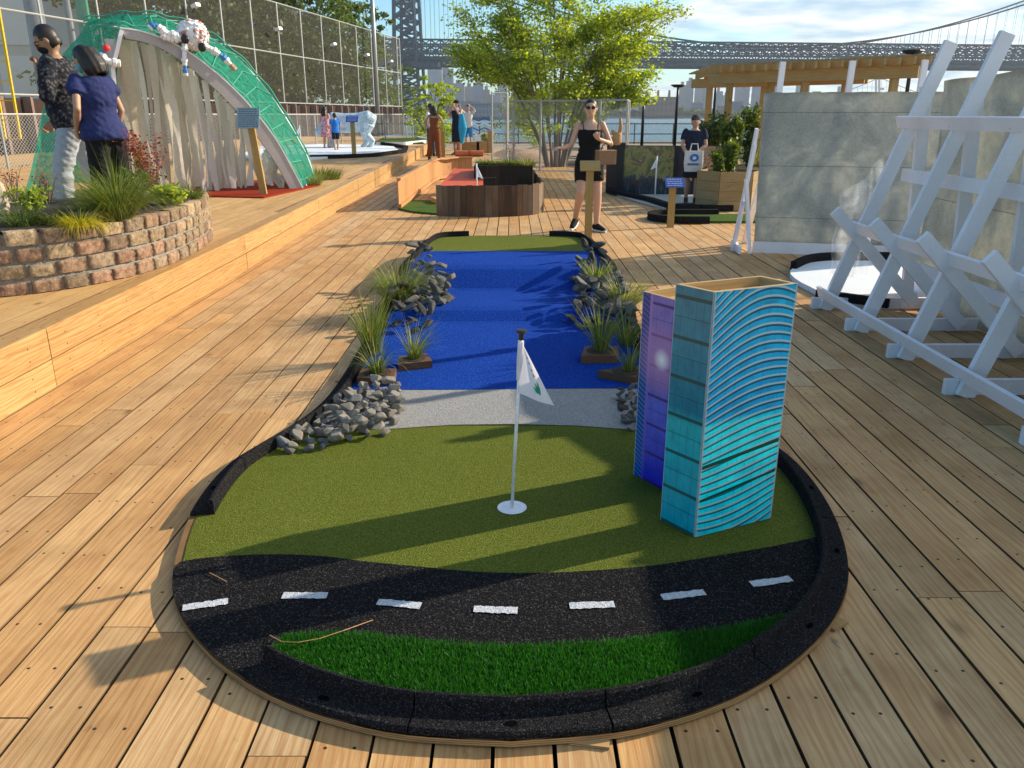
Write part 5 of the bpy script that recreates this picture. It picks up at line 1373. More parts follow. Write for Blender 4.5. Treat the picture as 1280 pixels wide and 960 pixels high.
    if 'top' in w:
        col, sleeve, lo = w['top'][:3]; pat = w['top'][3] if len(w['top']) > 3 else None
        def f(m):
            torso(m, .016 + w.get('loose', 0), lo, w.get('neck', 1.03), w.get('belly', 0))
            if sleeve:
                for s in ('L', 'R'): p, r = armpts(s); limb(m, p, r, .017 + w.get('loose', 0)*.6, sleeve)
        split = None
        if pat:
            def split(co, cols):
                for i in range(len(co)):
                    n = noise.noise(Vector(co[i])*38); 
                    if n > .22: cols[i, :3] = pat[int(abs(n)*1000) % len(pat)]
        cloth('shirt', col, f, split=split)
    if 'pants' in w:
        col, fr_ = w['pants'][:2]; g = w['pants'][2] if len(w['pants']) > 2 else .014
        def f(m):
            torso(m, .012, -.18, w.get('waist', .16))
            for s in ('L', 'R'): p, r = legpts(s); limb(m, p, [r[0], r[1], r[2]+g*.3, r[3]+g*.3, r[4]+g], g, fr_)
        cloth('trousers' if fr_ > .8 else 'shorts', col, f)
    if 'dress' in w:
        col, hem, flare, topf = w['dress'][:4]; pat = w['dress'][4] if len(w['dress']) > 4 else None
        def f(m):
            torso(m, .015, -.1, topf)
            rs = []
            for z, r0, r1 in ((.95,.17,.13),(.80,.185,.15),(.80-(.8-hem)*.5,.19+flare*.5,.16+flare*.5),(hem,.19+flare,.16+flare)): rs.append((T((hipc.x*.5, hipc.y, z)), r0*k, r1*k, Rz @ Xh, Rz @ Vector((-Xh.y, Xh.x, 0))))
            m.rings(rs[::-1], 18)
        split = None
        if pat:
            def split(co, cols):
                for i in range(len(co)):
                    if noise.noise(Vector(co[i])*26) > .18: cols[i, :3] = pat
        cloth('dress', col, f, split=split)
    if 'straps' in w:
        m = MB(); m.c = w['straps']
        for sg in (-1, 1):
            c = [sh + X*.085*sg - up*.13 + Yf*.115, sh + X*.095*sg - up*.03 + Yf*.088, sh + X*.10*sg + up*.035 + Yf*.01, sh + X*.09*sg - up*.06 - Yf*.085, sh + X*.07*sg - up*.18 - Yf*.10]
            m.tube([T(p) for p in smooth_curve(c, 5)], .006*k, 6)
        m.build('shoulder_strap', M['cloth'], t)
    if 'shoes' in w:
        col = w['shoes'][0]; sole = w['shoes'][1]
        for s in ('L', 'R'):
            A = P[s+'A']; fd = Vector(pose.get(s+'F', (0, 1, 0))).normalized(); dn = Vector((0,0,-1))
            m = MB(); m.tube([T(A - fd*.055 + dn*.035), T(A - fd*.01 + dn*.02), T(A + fd*.08 + dn*.04), T(A + fd*.17 + dn*.055), T(A + fd*.195 + dn*.06)], [r*k for r in (.036,.043,.044,.036,.018)], 12, ry=[r*k for r in (.040,.052,.042,.026,.014)])
            o = m.build('shoe', M['cloth'], t); voxel(o, .010*k, 2, col, M['cloth'])
            m = MB(); m.c = sole; m.tube([T(A - fd*.085 + dn*.074), T(A - fd*.03 + dn*.076), T(A + fd*.09 + dn*.076), T(A + fd*.215 + dn*.070)], [r*k for r in (.028,.040,.046,.020)], 12, ry=[.017*k]*4); m.build('sole', M['paint'], o)
    hair = w.get('hair')
    if hair:
        kind, hcol = hair
        m = MB(); cB = hc + Hz*.025 - Hy*.018
        m.ball(T(cB), .086*k*hs, .098*k*hs, .105*k*hs, 16, 12, HB)
        if kind == 'short': m.ball(T(hc - Hz*.035 - Hy*.03), .078*k*hs, .078*k, .075*k, 14, 10, HB)
        if kind == 'bob':
            for a in np.linspace(.25, math.pi*2-.25, 13):
                q = Hx*math.sin(a)*.082 + Hy*math.cos(a)*.085*(1 if math.cos(a) < .3 else .6) - Hy*.02
                if math.cos(a) > .62: continue
                m.tube([T(cB + q*.9 + Hz*.03), T(cB + q*1.08 - Hz*.07), T(cB + q*1.12 - Hz*.15), T(cB + q*.98 - Hz*.215)], [.032*k, .036*k, .034*k, .018*k], 8)
        if kind == 'bun': m.ball(T(cB - Hy*.105 + Hz*.02), .038*k, .035*k, .035*k, 10, 8)
        if kind == 'long':
            for a in (-.6, -.2, .2, .6): m.tube([T(cB - Hy*.07 + Hx*a*.1), T(cB - Hy*.105 + Hx*a*.12 - Hz*.15), T(cB - Hy*.10 + Hx*a*.10 - Hz*.30)], [.035*k, .038*k, .02*k], 8)
        # keep the face free
        o = m.build('hair', M['hair'], t); voxel(o, .010*k, 3, hcol, M['hair'])
        me = o.data; n = len(me.vertices); fc = T(hc + Hy*.10 - Hz*.045) - L; fy = Rz @ Hy; fz = Rz @ Hz; fxv = Rz @ Hx
        bm = bmesh.new(); bm.from_mesh(me); kill = []
        for v in bm.verts:
            q = v.co - (T(hc) - L); a, b, c = q.dot(fxv)/k, q.dot(fy)/k, q.dot(fz)/k
            front = b > .045 and c < .062
            sidef = b > .01 and c < -.01 and kind in ('short',) or (kind == 'short' and c < -.085) or (kind in ('bun',) and c < -.055 and b > -.05) or (kind == 'bun' and c < .0 and b > .0)
            if front or sidef: kill.append(v)
        bmesh.ops.delete(bm, geom=kill, context='VERTS'); bm.to_mesh(me); bm.free()
    # face
    m = MB()
    for sx in (-1, 1):
        m.c = (.75,.73,.70); m.ball(T(hc + Hx*.030*sx + Hy*.079 + Hz*.012), .012*k, .008*k, .007*k, 8, 6, HB)
        m.c = (.03,.02,.015); m.ball(T(hc + Hx*.030*sx + Hy*.0855 + Hz*.012), .0055*k, .004*k, .0055*k, 8, 6, HB)
        m.c = (.05,.03,.02); m.tube([T(hc + Hx*.014*sx + Hy*.088 + Hz*.030), T(hc + Hx*.030*sx + Hy*.086 + Hz*.035), T(hc + Hx*.047*sx + Hy*.075 + Hz*.030)], .0035*k, 5)
    m.c = (.42,.16,.13); m.tube([T(hc - Hx*.022 + Hy*.076 - Hz*.058), T(hc + Hy*.086 - Hz*.057), T(hc + Hx*.022 + Hy*.076 - Hz*.058)], [.003*k,.0065*k,.003*k], 6)
    m.build('face', M['paint'], t)
    if 'glasses' in w:
        m = MB(); m.c = w['glasses']
        for sx in (-1, 1):
            m.ball(T(hc + Hx*.032*sx + Hy*.098 + Hz*.010), .027*k, .006*k, .021*k, 14, 8, HB)
            m.tube([T(hc + Hx*.058*sx + Hy*.090 + Hz*.018), T(hc + Hx*.078*sx + Hy*.03 + Hz*.018), T(hc + Hx*.080*sx - Hy*.01 + Hz*.01)], .003*k, 6)
        m.tube([T(hc - Hx*.012 + Hy*.103 + Hz*.015), T(hc + Hx*.012 + Hy*.103 + Hz*.015)], .003*k, 6)
        m.build('sunglasses', M['paint'], t)
    if 'mask' in w:
        def f(m):
            m.ball(T(hc + Hy*.052 - Hz*.05), .058*k, .055*k, .052*k, 14, 10, HB); m.ball(T(hc + Hy*.085 - Hz*.03), .03*k, .028*k, .03*k, 12, 8, HB)
        cloth('face_mask', w['mask'], f, .009, 3)
    if 'cap' in w:
        m = MB(); m.c = w['cap']; m.ball(T(hc + Hz*.045 - Hy*.012), .090*k, .102*k, .085*k, 16, 10, HB); m.ball(T(hc + Hz*.052 + Hy*.12), .065*k, .07*k, .010*k, 14, 6, HB); m.build('cap', M['cloth'], t)
    return t, T, P, k, Rz
# the pair on the upper deck (both look down to the left)
X_, Y_ = U(114, 281, ZU).x, U(114, 281, ZU).y
person('man in dark patterned shirt, pale jeans and black mask, hand at his chin', (X_, Y_, ZU), 2.03, R(98),
    dict(LH=(-.085,0,.90), RH=(.085,0,.90), LA=(-.15,.14,.09), RA=(.13,-.16,.09), LK=(-.12,.12,.49), RK=(.12,-.03,.49), LE=(-.25,.09,1.12), LW=(-.07,.20,1.33), LD=(.35,.0,.8), LN=(0,1,0), LC=1.2, RE=(.23,.09,1.12), RW=(.20,.26,.90), RC=1.0),
    dict(top=((.012,.014,.022), .52, -.10, [(.10,.085,.07),(.05,.07,.06),(.14,.11,.10),(.03,.05,.09)]), loose=.022, belly=.02, pants=((.36,.40,.46), .97, .018), hair=('short', (.01,.01,.01)), shoes=((.05,.05,.05), (.3,.3,.3)), mask=(.012,.012,.015), glasses=(.16,.10,.03)),
    skin=(.36,.20,.12), lean=(0,.07), nod=.45, headturn=.25)
X_, Y_ = U(150, 287, ZU).x, U(150, 287, ZU).y
person('woman with black bob, navy T-shirt and black trousers standing close beside the man', (X_, Y_, ZU), 1.82, R(58),
    dict(LA=(-.12,.02,.09), RA=(.12,-.02,.09), RE=(.215,.02,1.11), RW=(.20,.14,.90), LE=(-.27,-.06,1.12), LW=(-.19,.14,.93), LC=1.1, RC=1.1, LD=(.2,.6,-.5), LN=(1,0,0)),
    dict(top=((.022,.030,.11), .26, -.14), loose=.034, belly=.02, neck=1.04, pants=((.010,.010,.011), .97, .026), hair=('bob', (.008,.007,.008)), shoes=((.03,.03,.03), (.2,.2,.2)), mask=(.12,.40,.52)),
    skin=(.46,.26,.16), female=True, lean=(-.02,.06), nod=.35, headturn=.45)
# woman in black
wl = (1.02, 10.95, 0)
w_, T, P, k, Rz = person('woman in black sleeveless top, black shorts and sunglasses, a brown box bag on her arm', wl, 1.70, R(178),
    dict(LH=(-.085,.0,.90), RH=(.085,.0,.90), LK=(-.12,.06,.50), LA=(-.12,.02,.09), RK=(.11,.16,.53), RA=(.16,-.10,.15), RF=(.30,.9,-.25), LF=(-.55,.8,0),
         LE=(-.28,-.02,1.13), LW=(-.10,.16,1.20), LD=(.5,.3,.75), LN=(0,1,0), LC=1.1, RE=(.25,.04,1.12), RW=(.36,.25,1.09), RD=(.8,.6,.1), RN=(0,0,1), RC=.5),
    dict(top=((.008,.008,.009), 0, -.05), neck=.86, pants=((.008,.008,.009), .30, .022), waist=.2, straps=(.01,.01,.01), hair=('bun', (.02,.012,.008)), shoes=((.012,.012,.014), (.72,.72,.72)), glasses=(.03,.01,.012)),
    skin=(.56,.34,.235), female=True, headturn=-.05)
m = MB(); bc = Vector((1.20, 10.80, .98)); m.c = (.30,.19,.11)
bagp = U(757, 197, Y=10.72)
bag = thing('box_bag', 'brown leather box bag hanging from the forearm of the woman in black', 'bag', tuple(bagp))
m = MB(); m.c = (.24,.15,.085); X2 = Vector((.93, .36, 0)); m.frame_box(bagp, X2, (-.36,.93,0), (0,0,1), .125, .06, .085); m.c = (.30,.20,.12)
m.frame_box(bagp + Vector((0,0,.088)), X2, (-.36,.93,0), (0,0,1), .128, .063, .006); o = m.build('bag_body', M['cloth'], bag); b_ = o.modifiers.new('b', 'BEVEL'); b_.width = .008
m = MB(); m.c = (.05,.035,.025); m.tube([bagp + X2*-.07 + Vector((0,0,.085)), bagp + X2*-.05 + Vector((0,0,.15)), bagp + Vector((0,0,.18)), bagp + X2*.05 + Vector((0,0,.15)), bagp + X2*.07 + Vector((0,0,.085))], .007, 6); m.build('handle', M['cloth'], bag)
# person with the tote
person('short-haired person in navy polo shirt and dark skirt standing by the hexagonal planter', (3.12, 14.3, .035), 1.46, R(170),
    dict(LE=(-.23,.06,1.13), LW=(-.04,.20,.98), RE=(.23,.06,1.13), RW=(.10,.20,.90), LA=(-.09,0,.09), RA=(.09,0,.09), LC=1, RC=1),
    dict(top=((.014,.02,.045), .30, -.1), loose=.015, dress=((.010,.013,.035), .50, .0, .15), hair=('short', (.05,.03,.02)), cap=(.06,.05,.05), shoes=((.02,.02,.02), (.1,.1,.1))), skin=(.48,.28,.2), fine=False)
tb = U(867, 200, Y=14.02); tote = thing('tote_bag', 'white tote bag with a blue round emblem held by the person at the planter', 'bag', tuple(tb))
m = MB(); m.c = (.66,.66,.63); m.rings([(tb + Vector((0,0,-.19)), .145, .03, (1,0,0), (0,1,0)), (tb + Vector((0,0,-.05)), .165, .045, (1,0,0), (0,1,0)), (tb + Vector((0,0,.15)), .155, .03, (1,0,0), (0,1,0))], 4*5)
m.build('bag_body', M['cloth'], tote)
m = MB(); m.c = (.04,.16,.50)
c = tb + Vector((0, -.05, .04)); b = m.pts([c + Vector((.075*math.cos(a), 0, .062*math.sin(a))) for a in [2*math.pi*q/20 for q in range(20)]]); m.face(tuple(range(b, b+20)))
m.c = (.7,.75,.8); b = m.pts([c + Vector((x, -.002, z)) for x, z in ((-.03,-.02),(0,-.035),(.035,-.01),(.02,.025),(.0,.01),(-.02,.03))]); m.face(tuple(range(b, b+6)))
m.c = (.03,.10,.40); x = -.11
for wd in (.035,.02,.03,.025,.03,.02,.03): m.box(c + Vector((x+wd/2, 0, -.105)), wd*.75, .004, .028); x += wd
m.build('emblem', M['paint'], tote)
m = MB(); m.c = (.6,.6,.57); m.tube([tb + Vector((-.07,0,.15)), tb + Vector((-.05,0,.26)), tb + Vector((.05,0,.26)), tb + Vector((.07,0,.15))], .01, 6); m.build('handle', M['cloth'], tote)
# far group
def at(px, py, z=0.0): v = U(px, py, z); return (v.x, v.y, z)
person('person in rust-brown overalls seen from behind with hands on hips', at(544, 200), 1.80, R(-10),
    dict(LE=(-.33,-.06,1.15), LW=(-.17,.02,1.0), RE=(.33,-.06,1.15), RW=(.17,.02,1.0), LA=(-.20,0,.09), RA=(.13,0,.09), LK=(-.14,.02,.49)),
    dict(top=((.21,.065,.022), 0, -.15), neck=.85, pants=((.21,.065,.022), .97, .03), straps=(.21,.065,.022), hair=('bob', (.015,.01,.01)), shoes=((.05,.03,.02), (.1,.1,.1))), skin=(.45,.27,.19), female=True, fine=False)
person('man in white shirt and sunglasses mostly hidden behind the person in brown overalls', (at(537, 197)[0], at(537, 197)[1]+.9, 0), 1.88, R(60),
    {}, dict(top=((.6,.62,.66), .35, -.1), pants=((.05,.07,.12), .97), hair=('short', (.01,.01,.01)), glasses=(.01,.01,.01), shoes=((.05,.05,.05), (.1,.1,.1))), skin=(.30,.18,.12), fine=False)
person('person in sleeveless navy dress and dark cap holding a camera to the face', at(572, 194), 2.02, R(150),
    dict(RE=(.26,.12,1.22), RW=(.06,.16,1.52), LE=(-.24,.16,1.20), LW=(-.04,.18,1.50), LC=1, RC=1),
    dict(dress=((.012,.017,.035), .42, .0, .98), cap=(.01,.01,.012), hair=('short', (.02,.015,.01)), shoes=((.1,.08,.07), (.1,.1,.1))), skin=(.50,.30,.22), fine=False)
person('person in pale top and blue shorts behind the one with the camera, arms raised', (at(583, 190)[0], at(583, 190)[1]+2, 0), 1.9, R(160),
    dict(LE=(-.30,.05,1.50), LW=(-.12,.08,1.66), RE=(.30,.05,1.50), RW=(.12,.08,1.66)), dict(top=((.62,.62,.60), .4, -.1), pants=((.04,.22,.50), .5), hair=('short', (.1,.06,.03)), shoes=((.1,.1,.1), (.2,.2,.2))), skin=(.5,.32,.24), fine=False)
bl_ = at(573, 163, 0); m = MB(); m.c = (.03,.36,.62)
v = U(577, 160, Y=31.2); m.tube([v + Vector((0,0,-.55)), v + Vector((.04,0,0)), v + Vector((0,0,.5))], [.06,.16,.08], 12, ry=[.05,.10,.06]); tag(m.build('backpack', M['cloth']), 'bright blue backpack on the person in the navy dress', 'bag')
person('girl with long brown hair in pink dotted dress beside the polar bear', at(409, 187, ZU), 1.42, R(-20),
    dict(LE=(-.2,.05,1.2), LW=(-.12,.18,1.42), LA=(-.08,-.06,.09), RA=(.08,.04,.09)), dict(dress=((.62,.35,.38), .50, .05, 1.0, (.38,.05,.10)), hair=('long', (.12,.06,.03)), shoes=((.2,.1,.1), (.2,.2,.2))), skin=(.5,.3,.22), female=True, fine=False)
person('boy in bright blue T-shirt and black shorts beside the girl in the dotted dress', at(421, 189.5, ZU), 1.2, R(40),
    dict(LA=(-.12,-.1,.09), RA=(.12,.12,.09)), dict(top=((.02,.16,.55), .35, -.15), loose=.01, pants=((.012,.015,.02), .42, .02), hair=('short', (.01,.01,.01)), shoes=((.1,.1,.1), (.2,.2,.2))), skin=(.42,.26,.18), fine=False)
# polar bear made of clear plastic, walking to the right
bx, by = U(442, 186, ZU).x, U(442, 186, ZU).y
be = thing('polar_bear', 'life-size pale blue translucent polar bear sculpture walking on the white mat', 'sculpture', (bx, by, ZU)); m = MB()
def B(x, z, y=0): return Vector((bx + (x*.96 if x > -.9 else -.864 + (x+.9)*.55), by + y, ZU + z*.98))
m.tube([B(-.95,.86), B(-.7,.92), B(-.25,.88), B(.25,.90), B(.62,1.0), B(.84,.92)], [.22,.30,.33,.34,.30,.22], 18, ry=[.24,.33,.33,.33,.31,.22])
m.tube([B(-.8,.9), B(-1.1,.80), B(-1.35,.66)], [.22,.17,.14], 14); m.ball(B(-1.42,.60), .17, .14, .15, 14, 10); m.tube([B(-1.45,.57), B(-1.66,.50)], [.10,.06], 12)
for yy in (-.10, .10): m.ball(B(-1.36,.74,yy), .04, .03, .05)
for (x0, x1, x2, yy) in ((-.70,-.62,-.74,-.17),(-.62,-.80,-.90,.17)): m.tube([B(x0,.80,yy), B(x1,.42,yy), B(x2,.10,yy), B(x2-.10,.04,yy)], [.19,.12,.105,.09], 12)
for (x0, xk, xh, xf, yy) in ((.62,.50,.74,.66,-.17),(.55,.42,.48,.38,.17)): m.tube([B(x0,.86,yy), B(xk,.50,yy), B(xh,.26,yy), B(xf,.08,yy), B(xf-.12,.04,yy)], [.24,.17,.115,.10,.085], 12)
o = m.build('body', M['plastic'] if 'plastic' in M else M['whitem'], be)
t_ = NT('bear plastic'); o_ = t_.obj(); n_ = t_.noise(o_, 7, 4, .6, 1.5)
M['bear'] = t_.done(t_.pbr(t_.ramp(n_, [(.35, (.30,.42,.50)), (.6, (.55,.66,.74)), (.7, (.75,.80,.84))]), .25, t_.bump(n_, .8, .05), 0, .5))
voxel(o, .022, 4, (.6,.7,.8), M['bear'])
wm = thing('white_bear_course', 'irregular white mat with black kerb under the polar bear', 'golf course', (bx, by-.3, ZU))
pts = tow([(300,196),(335,203),(400,198),(470,192),(500,190),(492,184),(470,182),(400,181),(320,184)], ZU+.03)
m = MB(); m.prism(pts, ZU+.003, ZU+.06); m.build('white_mat', M['whiteturf'], wm)
m = MB()
for a, b in zip(tow([(383,199),(430,198),(470,196),(505,191),(508,186),(485,182)], ZU), tow([(430,198),(470,196),(505,191),(508,186),(485,182),(470,180)], ZU)): m.beam((*a, ZU+.05), (*b, ZU+.05), .14, .11)
m.build('kerb', M['rubber'], wm)
a = at(377, 190, ZU); golf_flag((a[0], a[1], ZU+.03), .80, 'white flag on the white mat left of the girl', (0,0), False, -1, None, .2)
m = MB(); m.prism(tow([(470,180),(530,180),(520,173),(478,173)], ZU), ZU+.003, ZU+.05)
gg = thing('far_green_course', 'thin green turf hole with pale edges beyond the polar bear', 'golf course', (*tow([(500,177)], ZU)[0], ZU)); m.build('turf', M['green2'], gg)
m = MB()
for a, b in (((470,181),(505,181)),((505,181),(540,177)),((540,177),(522,173))): 
    a, b = tow([a, b], ZU); m.beam((*a, ZU+.05), (*b, ZU+.05), .15, .1)
m.build('kerb', M['whitem'], gg)
# ================================================================ FENCES
def fence(name, label, P, z0, z1, spacing, mat, r=.03, postr=.035, rails=(1,), uvs=1.0, zp0=None, postmat='galv'):
    P = [Vector((*p, 0)) for p in P]; t = thing(name, label, 'fence', (P[0].x, P[0].y, z0)); f0 = z0 if callable(z0) else None
    m = MB(); acc = 0
    for a, b in zip(P, P[1:]):
        L = (b-a).length; m.quad(a + Vector((0,0,z0)), b + Vector((0,0,z0)), b + Vector((0,0,z1)), a + Vector((0,0,z1)), ((acc, z0), (acc+L, z0), (acc+L, z1), (acc, z1))); acc += L
    m.build('mesh_panel', M[mat], t)
    for f in rails:
        m = MB(); z = z0+(z1-z0)*f
        m.tube([p + Vector((0,0,z)) for p in P], r, 6); m.build('rail', M[postmat], t)
    Q = resample(P, spacing)
    for p in Q:
        m = MB(); m.tube([p + Vector((0,0,zp0 if zp0 is not None else z0)), p + Vector((0,0,z1+.03))], postr, 6); m.build('post', M[postmat], t)
    return t, Q
def fx_(Y): return -20.4 + .17*Y
tf, TQ = fence('netting_fence', 'tall two-tier ball fence with dark netting and galvanised posts on the left', [(fx_(14), 14), (fx_(68), 68)], 2.1, 7.1, 3.0, 'screen', .035, .045, (0, .5, 1), 1, None)
# sheet-pile wall with posts below it
sp = thing('timber_pile_wall', 'rust-brown wall of dark panels between pinkish steel posts below the ball fence', 'wall', (fx_(14)+.1, 14, 0)); m = MB(); m2 = MB(); Yv = 14.0; M['rust'] = plain('rusty steel', (.035,.018,.013), .9, .35, 3); M['pinksteel'] = plain('primer steel', (.19,.125,.105), .7, .2, 4)
a, b = Vector((fx_(14), 14, 0)), Vector((fx_(68), 68, 0)); d = (b-a).normalized(); L = (b-a).length
m.beam(a + Vector((0,0,1.0)), b + Vector((0,0,1.0)), .12, 1.98); m.build('panels', M['rust'], sp)
k = 0
while k*1.35 < L:
    p = a + d*(k*1.35) + Vector((.14, 0, 0)); m = MB(); m.beam(p, p + Vector((0,0,2.04)), .34 if k % 3 else .5, .14, (0, 1, 0)); m.build('upright', M['pinksteel'], sp); k += 1
cf, CQ = fence('chain_link_fence', 'waist-high galvanised chain-link fence along the back of the upper deck', [(-12.2, 13.6), (-11.3, 17.6), (-7.6, 32.0), (-6.3, 38), (-5.0, 42.3)], ZU, 1.50, 2.4, 'chainbig', .025, .03, (1,), 1)
cf2_, _ = fence('chain_link_fence', 'tall chain-link fence enclosing the multi-stemmed tree', [(.05, 24.0), (-.25, 23.2), (1.55, 22.9), (2.9, 21.4), (3.4, 24.5)], 0, 1.85, 1.9, 'chain', .025, .032, (0, 1), 1)
tall, _ = fence('chain_link_fence', 'pair of tall chain-link gate leaves standing folded left of the tree', [(-.45, 18.9), (-.12, 19.1), (-.09, 19.9)], .1, 1.95, .4, 'chain', .014, .018, (0, 1), 1)
rail, _ = fence('river_railing', 'thin dark railing along the river bank', [(-14, 52), (30, 52)], -.25, .95, 2.4, 'chain', .03, .03, (.05, .5, 1), 1, None, 'lamp')
# floodlights on the ball fence
for i, (px, py) in enumerate([(240,9),(344,38),(413,57),(455,70),(485,78)]):
    Yq = 20.4/((640-px)/1000*1.0 + .17)*1.0; 
    v = None
    for Yt in np.arange(20, 68, .25):
        w = U(px, py, Y=Yt)
        if abs(w.x - fx_(Yt)) < .3: v = w; break
    if v is None: continue
    t = thing('floodlight', 'small white floodlight on the ball fence, %s from the left' % ORD[i], 'light', tuple(v), 'floodlights on the ball fence')
    m = MB(); m.frame_box(v + Vector((.2,-.1,.05)), Vector((1,-.5,.3)).normalized(), Vector((.5,1,0)).normalized(), Vector((-.3,.1,1)).normalized(), .16, .12, .07); m.build('lamp_head', M['whitem'], t)
    m = MB(); m.tube([v + Vector((0,0,-.2)), v + Vector((.15,-.05,0))], .03, 6); m.build('arm', M['lamp'], t)
def pole(name, px, pytop, Yq, r, mat, label, base=0.0, cat='pole'):
    v = U(px, pytop, Y=Yq); m = MB(); m.tube([(v.x, v.y, base), (v.x, v.y, v.z)], [r, r*.75], 10); return tag(m.build(name, M[mat], smooth=True), label, cat)
pole('light_pole', 462, -60, 60, .17, 'galv', 'tall thin grey light pole rising above the ball fence near the bridge tower')
M['greenpole'] = plain('green steel', (.02,.30,.19), .5, .15); M['bluegrey'] = plain('blue grey steel', (.22,.26,.30), .5, .12)
pole('green_column', 92, -60, 34, .28, 'greenpole', 'thick green steel column behind the ball fence at upper left', cat='column')
pole('grey_column', 30, -60, 30, .36, 'bluegrey', 'thick blue-grey steel column behind the ball fence at the far left', cat='column')
pole('grey_column', 73, -60, 31, .14, 'bluegrey', 'thinner blue-grey column between the thick grey one and the green one', cat='column')
# yellow ladder frame
v = U(8, 60, Y=24.0); t = thing('yellow_ladder', 'yellow steel ladder leaning behind the fence at the left edge', 'ladder', (v.x, 24, 0)); m = MB(); M['yellow'] = plain('yellow paint', (.62,.44,.02), .5, .1)
a, b = U(2, 30, Y=23.5), U(14, 112, Y=23.5)
for o_ in (0, .42): m = MB(); m.beam(a + Vector((-o_,0,.6)), b + Vector((-o_,0,-1.3)), .06, .06); m.build('side_rail', M['yellow'], t)
for k in range(8): p = (a + Vector((0,0,.6))).lerp(b + Vector((0,0,-1.3)), k/7); m = MB(); m.beam(p, p + Vector((-.42,0,0)), .03, .03); m.build('rung', M['yellow'], t)
# pale shed with big panels
wb = thing('pale_warehouse', 'pale grey panelled warehouse behind the ball fence at the left edge', 'building', (-27, 42, 0))
m = MB(); m.c = (.5,.5,.47); m.box((-29.5, 46, 6), 16, 8, 12, .17); m.build('wall', plain('pale cladding', (.50,.50,.46), .8, .08, 1), wb)
m = MB(); X = Vector((math.cos(.17), math.sin(.17), 0)); n_ = Vector((X.y, -X.x, 0)); c0 = Vector((-29.5, 46, 0)) + n_*4.03
for i in range(7):
    for z in (2.9, 6.1, 9.2):
        c = c0 + X*(-6.6 + i*2.2) + Vector((0,0,z)); m.c = (.62,.63,.61) if (i+int(z)) % 3 else (.40,.42,.42); m.frame_box(c, X, n_, (0,0,1), .95, .03, 1.35)
m.build('panel', M['paint'], wb)
m = MB(); m.frame_box(c0 + Vector((0,0,.9)) + n_*.03, X, n_, (0,0,1), 8, .05, .8); m.build('dark_base', M['bluegrey'], wb)

# ================================================================ LAMP POSTS, far bits
def lamp_post(px, ybase, Yq, ptop, label, head=True):
    b = U(px, ybase, Y=Yq); T = U(px, ptop, Y=Yq); t = thing('street_lamp', label, 'street lamp', (b.x, Yq, -.3), 'slim black lamp posts by the river')
    m = MB(); m.tube([(b.x, Yq, -.3), (b.x, Yq, T.z*.8), (b.x, Yq, T.z)], [.07, .055, .045], 8); m.build('pole', M['lamp'], t, smooth=True)
    m = MB(); m.tube([(b.x, Yq, T.z-.04), (b.x, Yq, T.z+.04), (b.x, Yq, T.z+.07)], [.16, .30, .28], 14); m.build('lamp_head', M['lamp'], t)
lamp_post(802, 183, 34, 128, 'black lamp post right of the tree crown, left of the taller one')
lamp_post(843, 183, 34, 108, 'black lamp post standing between the tree and the pergola')
lamp_post(889, 183, 34, 104, 'black lamp post seen through the left bay of the pergola')
lamp_post(1130, 140, 24, 66, 'black lamp post rising above the far fibreglass panel')
# sand heap, orange cylinders, lattice, boxes, furniture
def heap(name, c, rx, ry, h, mat, label, cat, kind=None):
    m = MB(); m.smooth = True; n, k = 40, 12; rows = []
    for i in range(k+1):
        r = i/k; rows.append(m.pts([(c[0]+rx*r*math.cos(a), c[1]+ry*r*math.sin(a), c[2] + h*max(0, (1-r)**1.0*(1-.35*(1-r)**2) + .42*noise.noise(Vector((r*3*math.cos(a)+c[0], r*3*math.sin(a), 3)))*(1-r**3)*1.0) - .02) for a in [2*math.pi*q/n for q in range(n)]]))
    for a, b in zip(rows, rows[1:]):
        for q in range(n): m.face((a+q, a+(q+1) % n, b+(q+1) % n, b+q))
    return tag(m.build(name, mat), label, cat, kind=kind)
heap('sand_heap', (.9, 31, -.3), 4.2, 4.0, .75, M['sand'], 'broad reddish heap of sand and rubble behind the fence at the tree foot', 'heap')
heap('sand_heap', (2.6, 38, -.3), 4.0, 4.5, .7, M['sand'], 'lower sand heap right of the tree near the river', 'heap')
ob = thing('obstacle_course', 'small far golf hole with orange cylinders, timber boxes and a blue zigzag fence', 'golf course', (-1.6, 33, 0))
M['orangec'] = plain('orange terracotta', (.60,.16,.06), .6, .1)
for px in (581, 597): v = U(px, 186, Y=31); m = MB(); m.tube([(v.x-.35, 31, .12), (v.x+.22, 31, .12)], .11, 12); m.build('cylinder', M['orangec'], ob)
for px, py, w, h in ((585,178,.9,.42),(603,176,.45,.45),(613,178,.22,.85)): v = U(px, py, Y=33); m = MB(); m.board(); m.box((v.x, 33, h/2+.05), w, .4, h); m.build('timber_box', M['pine'], ob)
lt = thing('zigzag_fence', 'blue and white zigzag lattice board with a pink flag beyond the far group', 'fence', (-1.6, 37, 0)); M['bluep'] = plain('blue paint', (.02,.09,.45), .5, .05)
v = U(590, 160, Y=37)
for r in range(4):
    for q in range(3):
        x = v.x - .75 + q*.52; z = v.z - .30 + r*.2; m = MB(); m.beam((x, 37, z), (x+.26, 37, z+.11), .03, .05); m.beam((x+.26, 37, z+.11), (x+.52, 37, z), .03, .05); m.build('slat', M['bluep'] if r % 2 else M['whitem'], lt)
for xx in (-.8, .85): m = MB(); m.beam((v.x+xx, 37.03, 0), (v.x+xx, 37.03, v.z+.5), .05, .05, (0,1,0)); m.build('post', M['whitem'], lt)
M['pink'] = plain('pink cloth', (.75,.16,.38), .7, .05)
t = thing('pink_flag', 'tiny pink flag on a white pole above the orange cylinders', 'flag', (*tow([(586,186)], 0)[0], 0)); x, y = tow([(586,186)], 0)[0]; zt = U(586, 150, Y=y).z
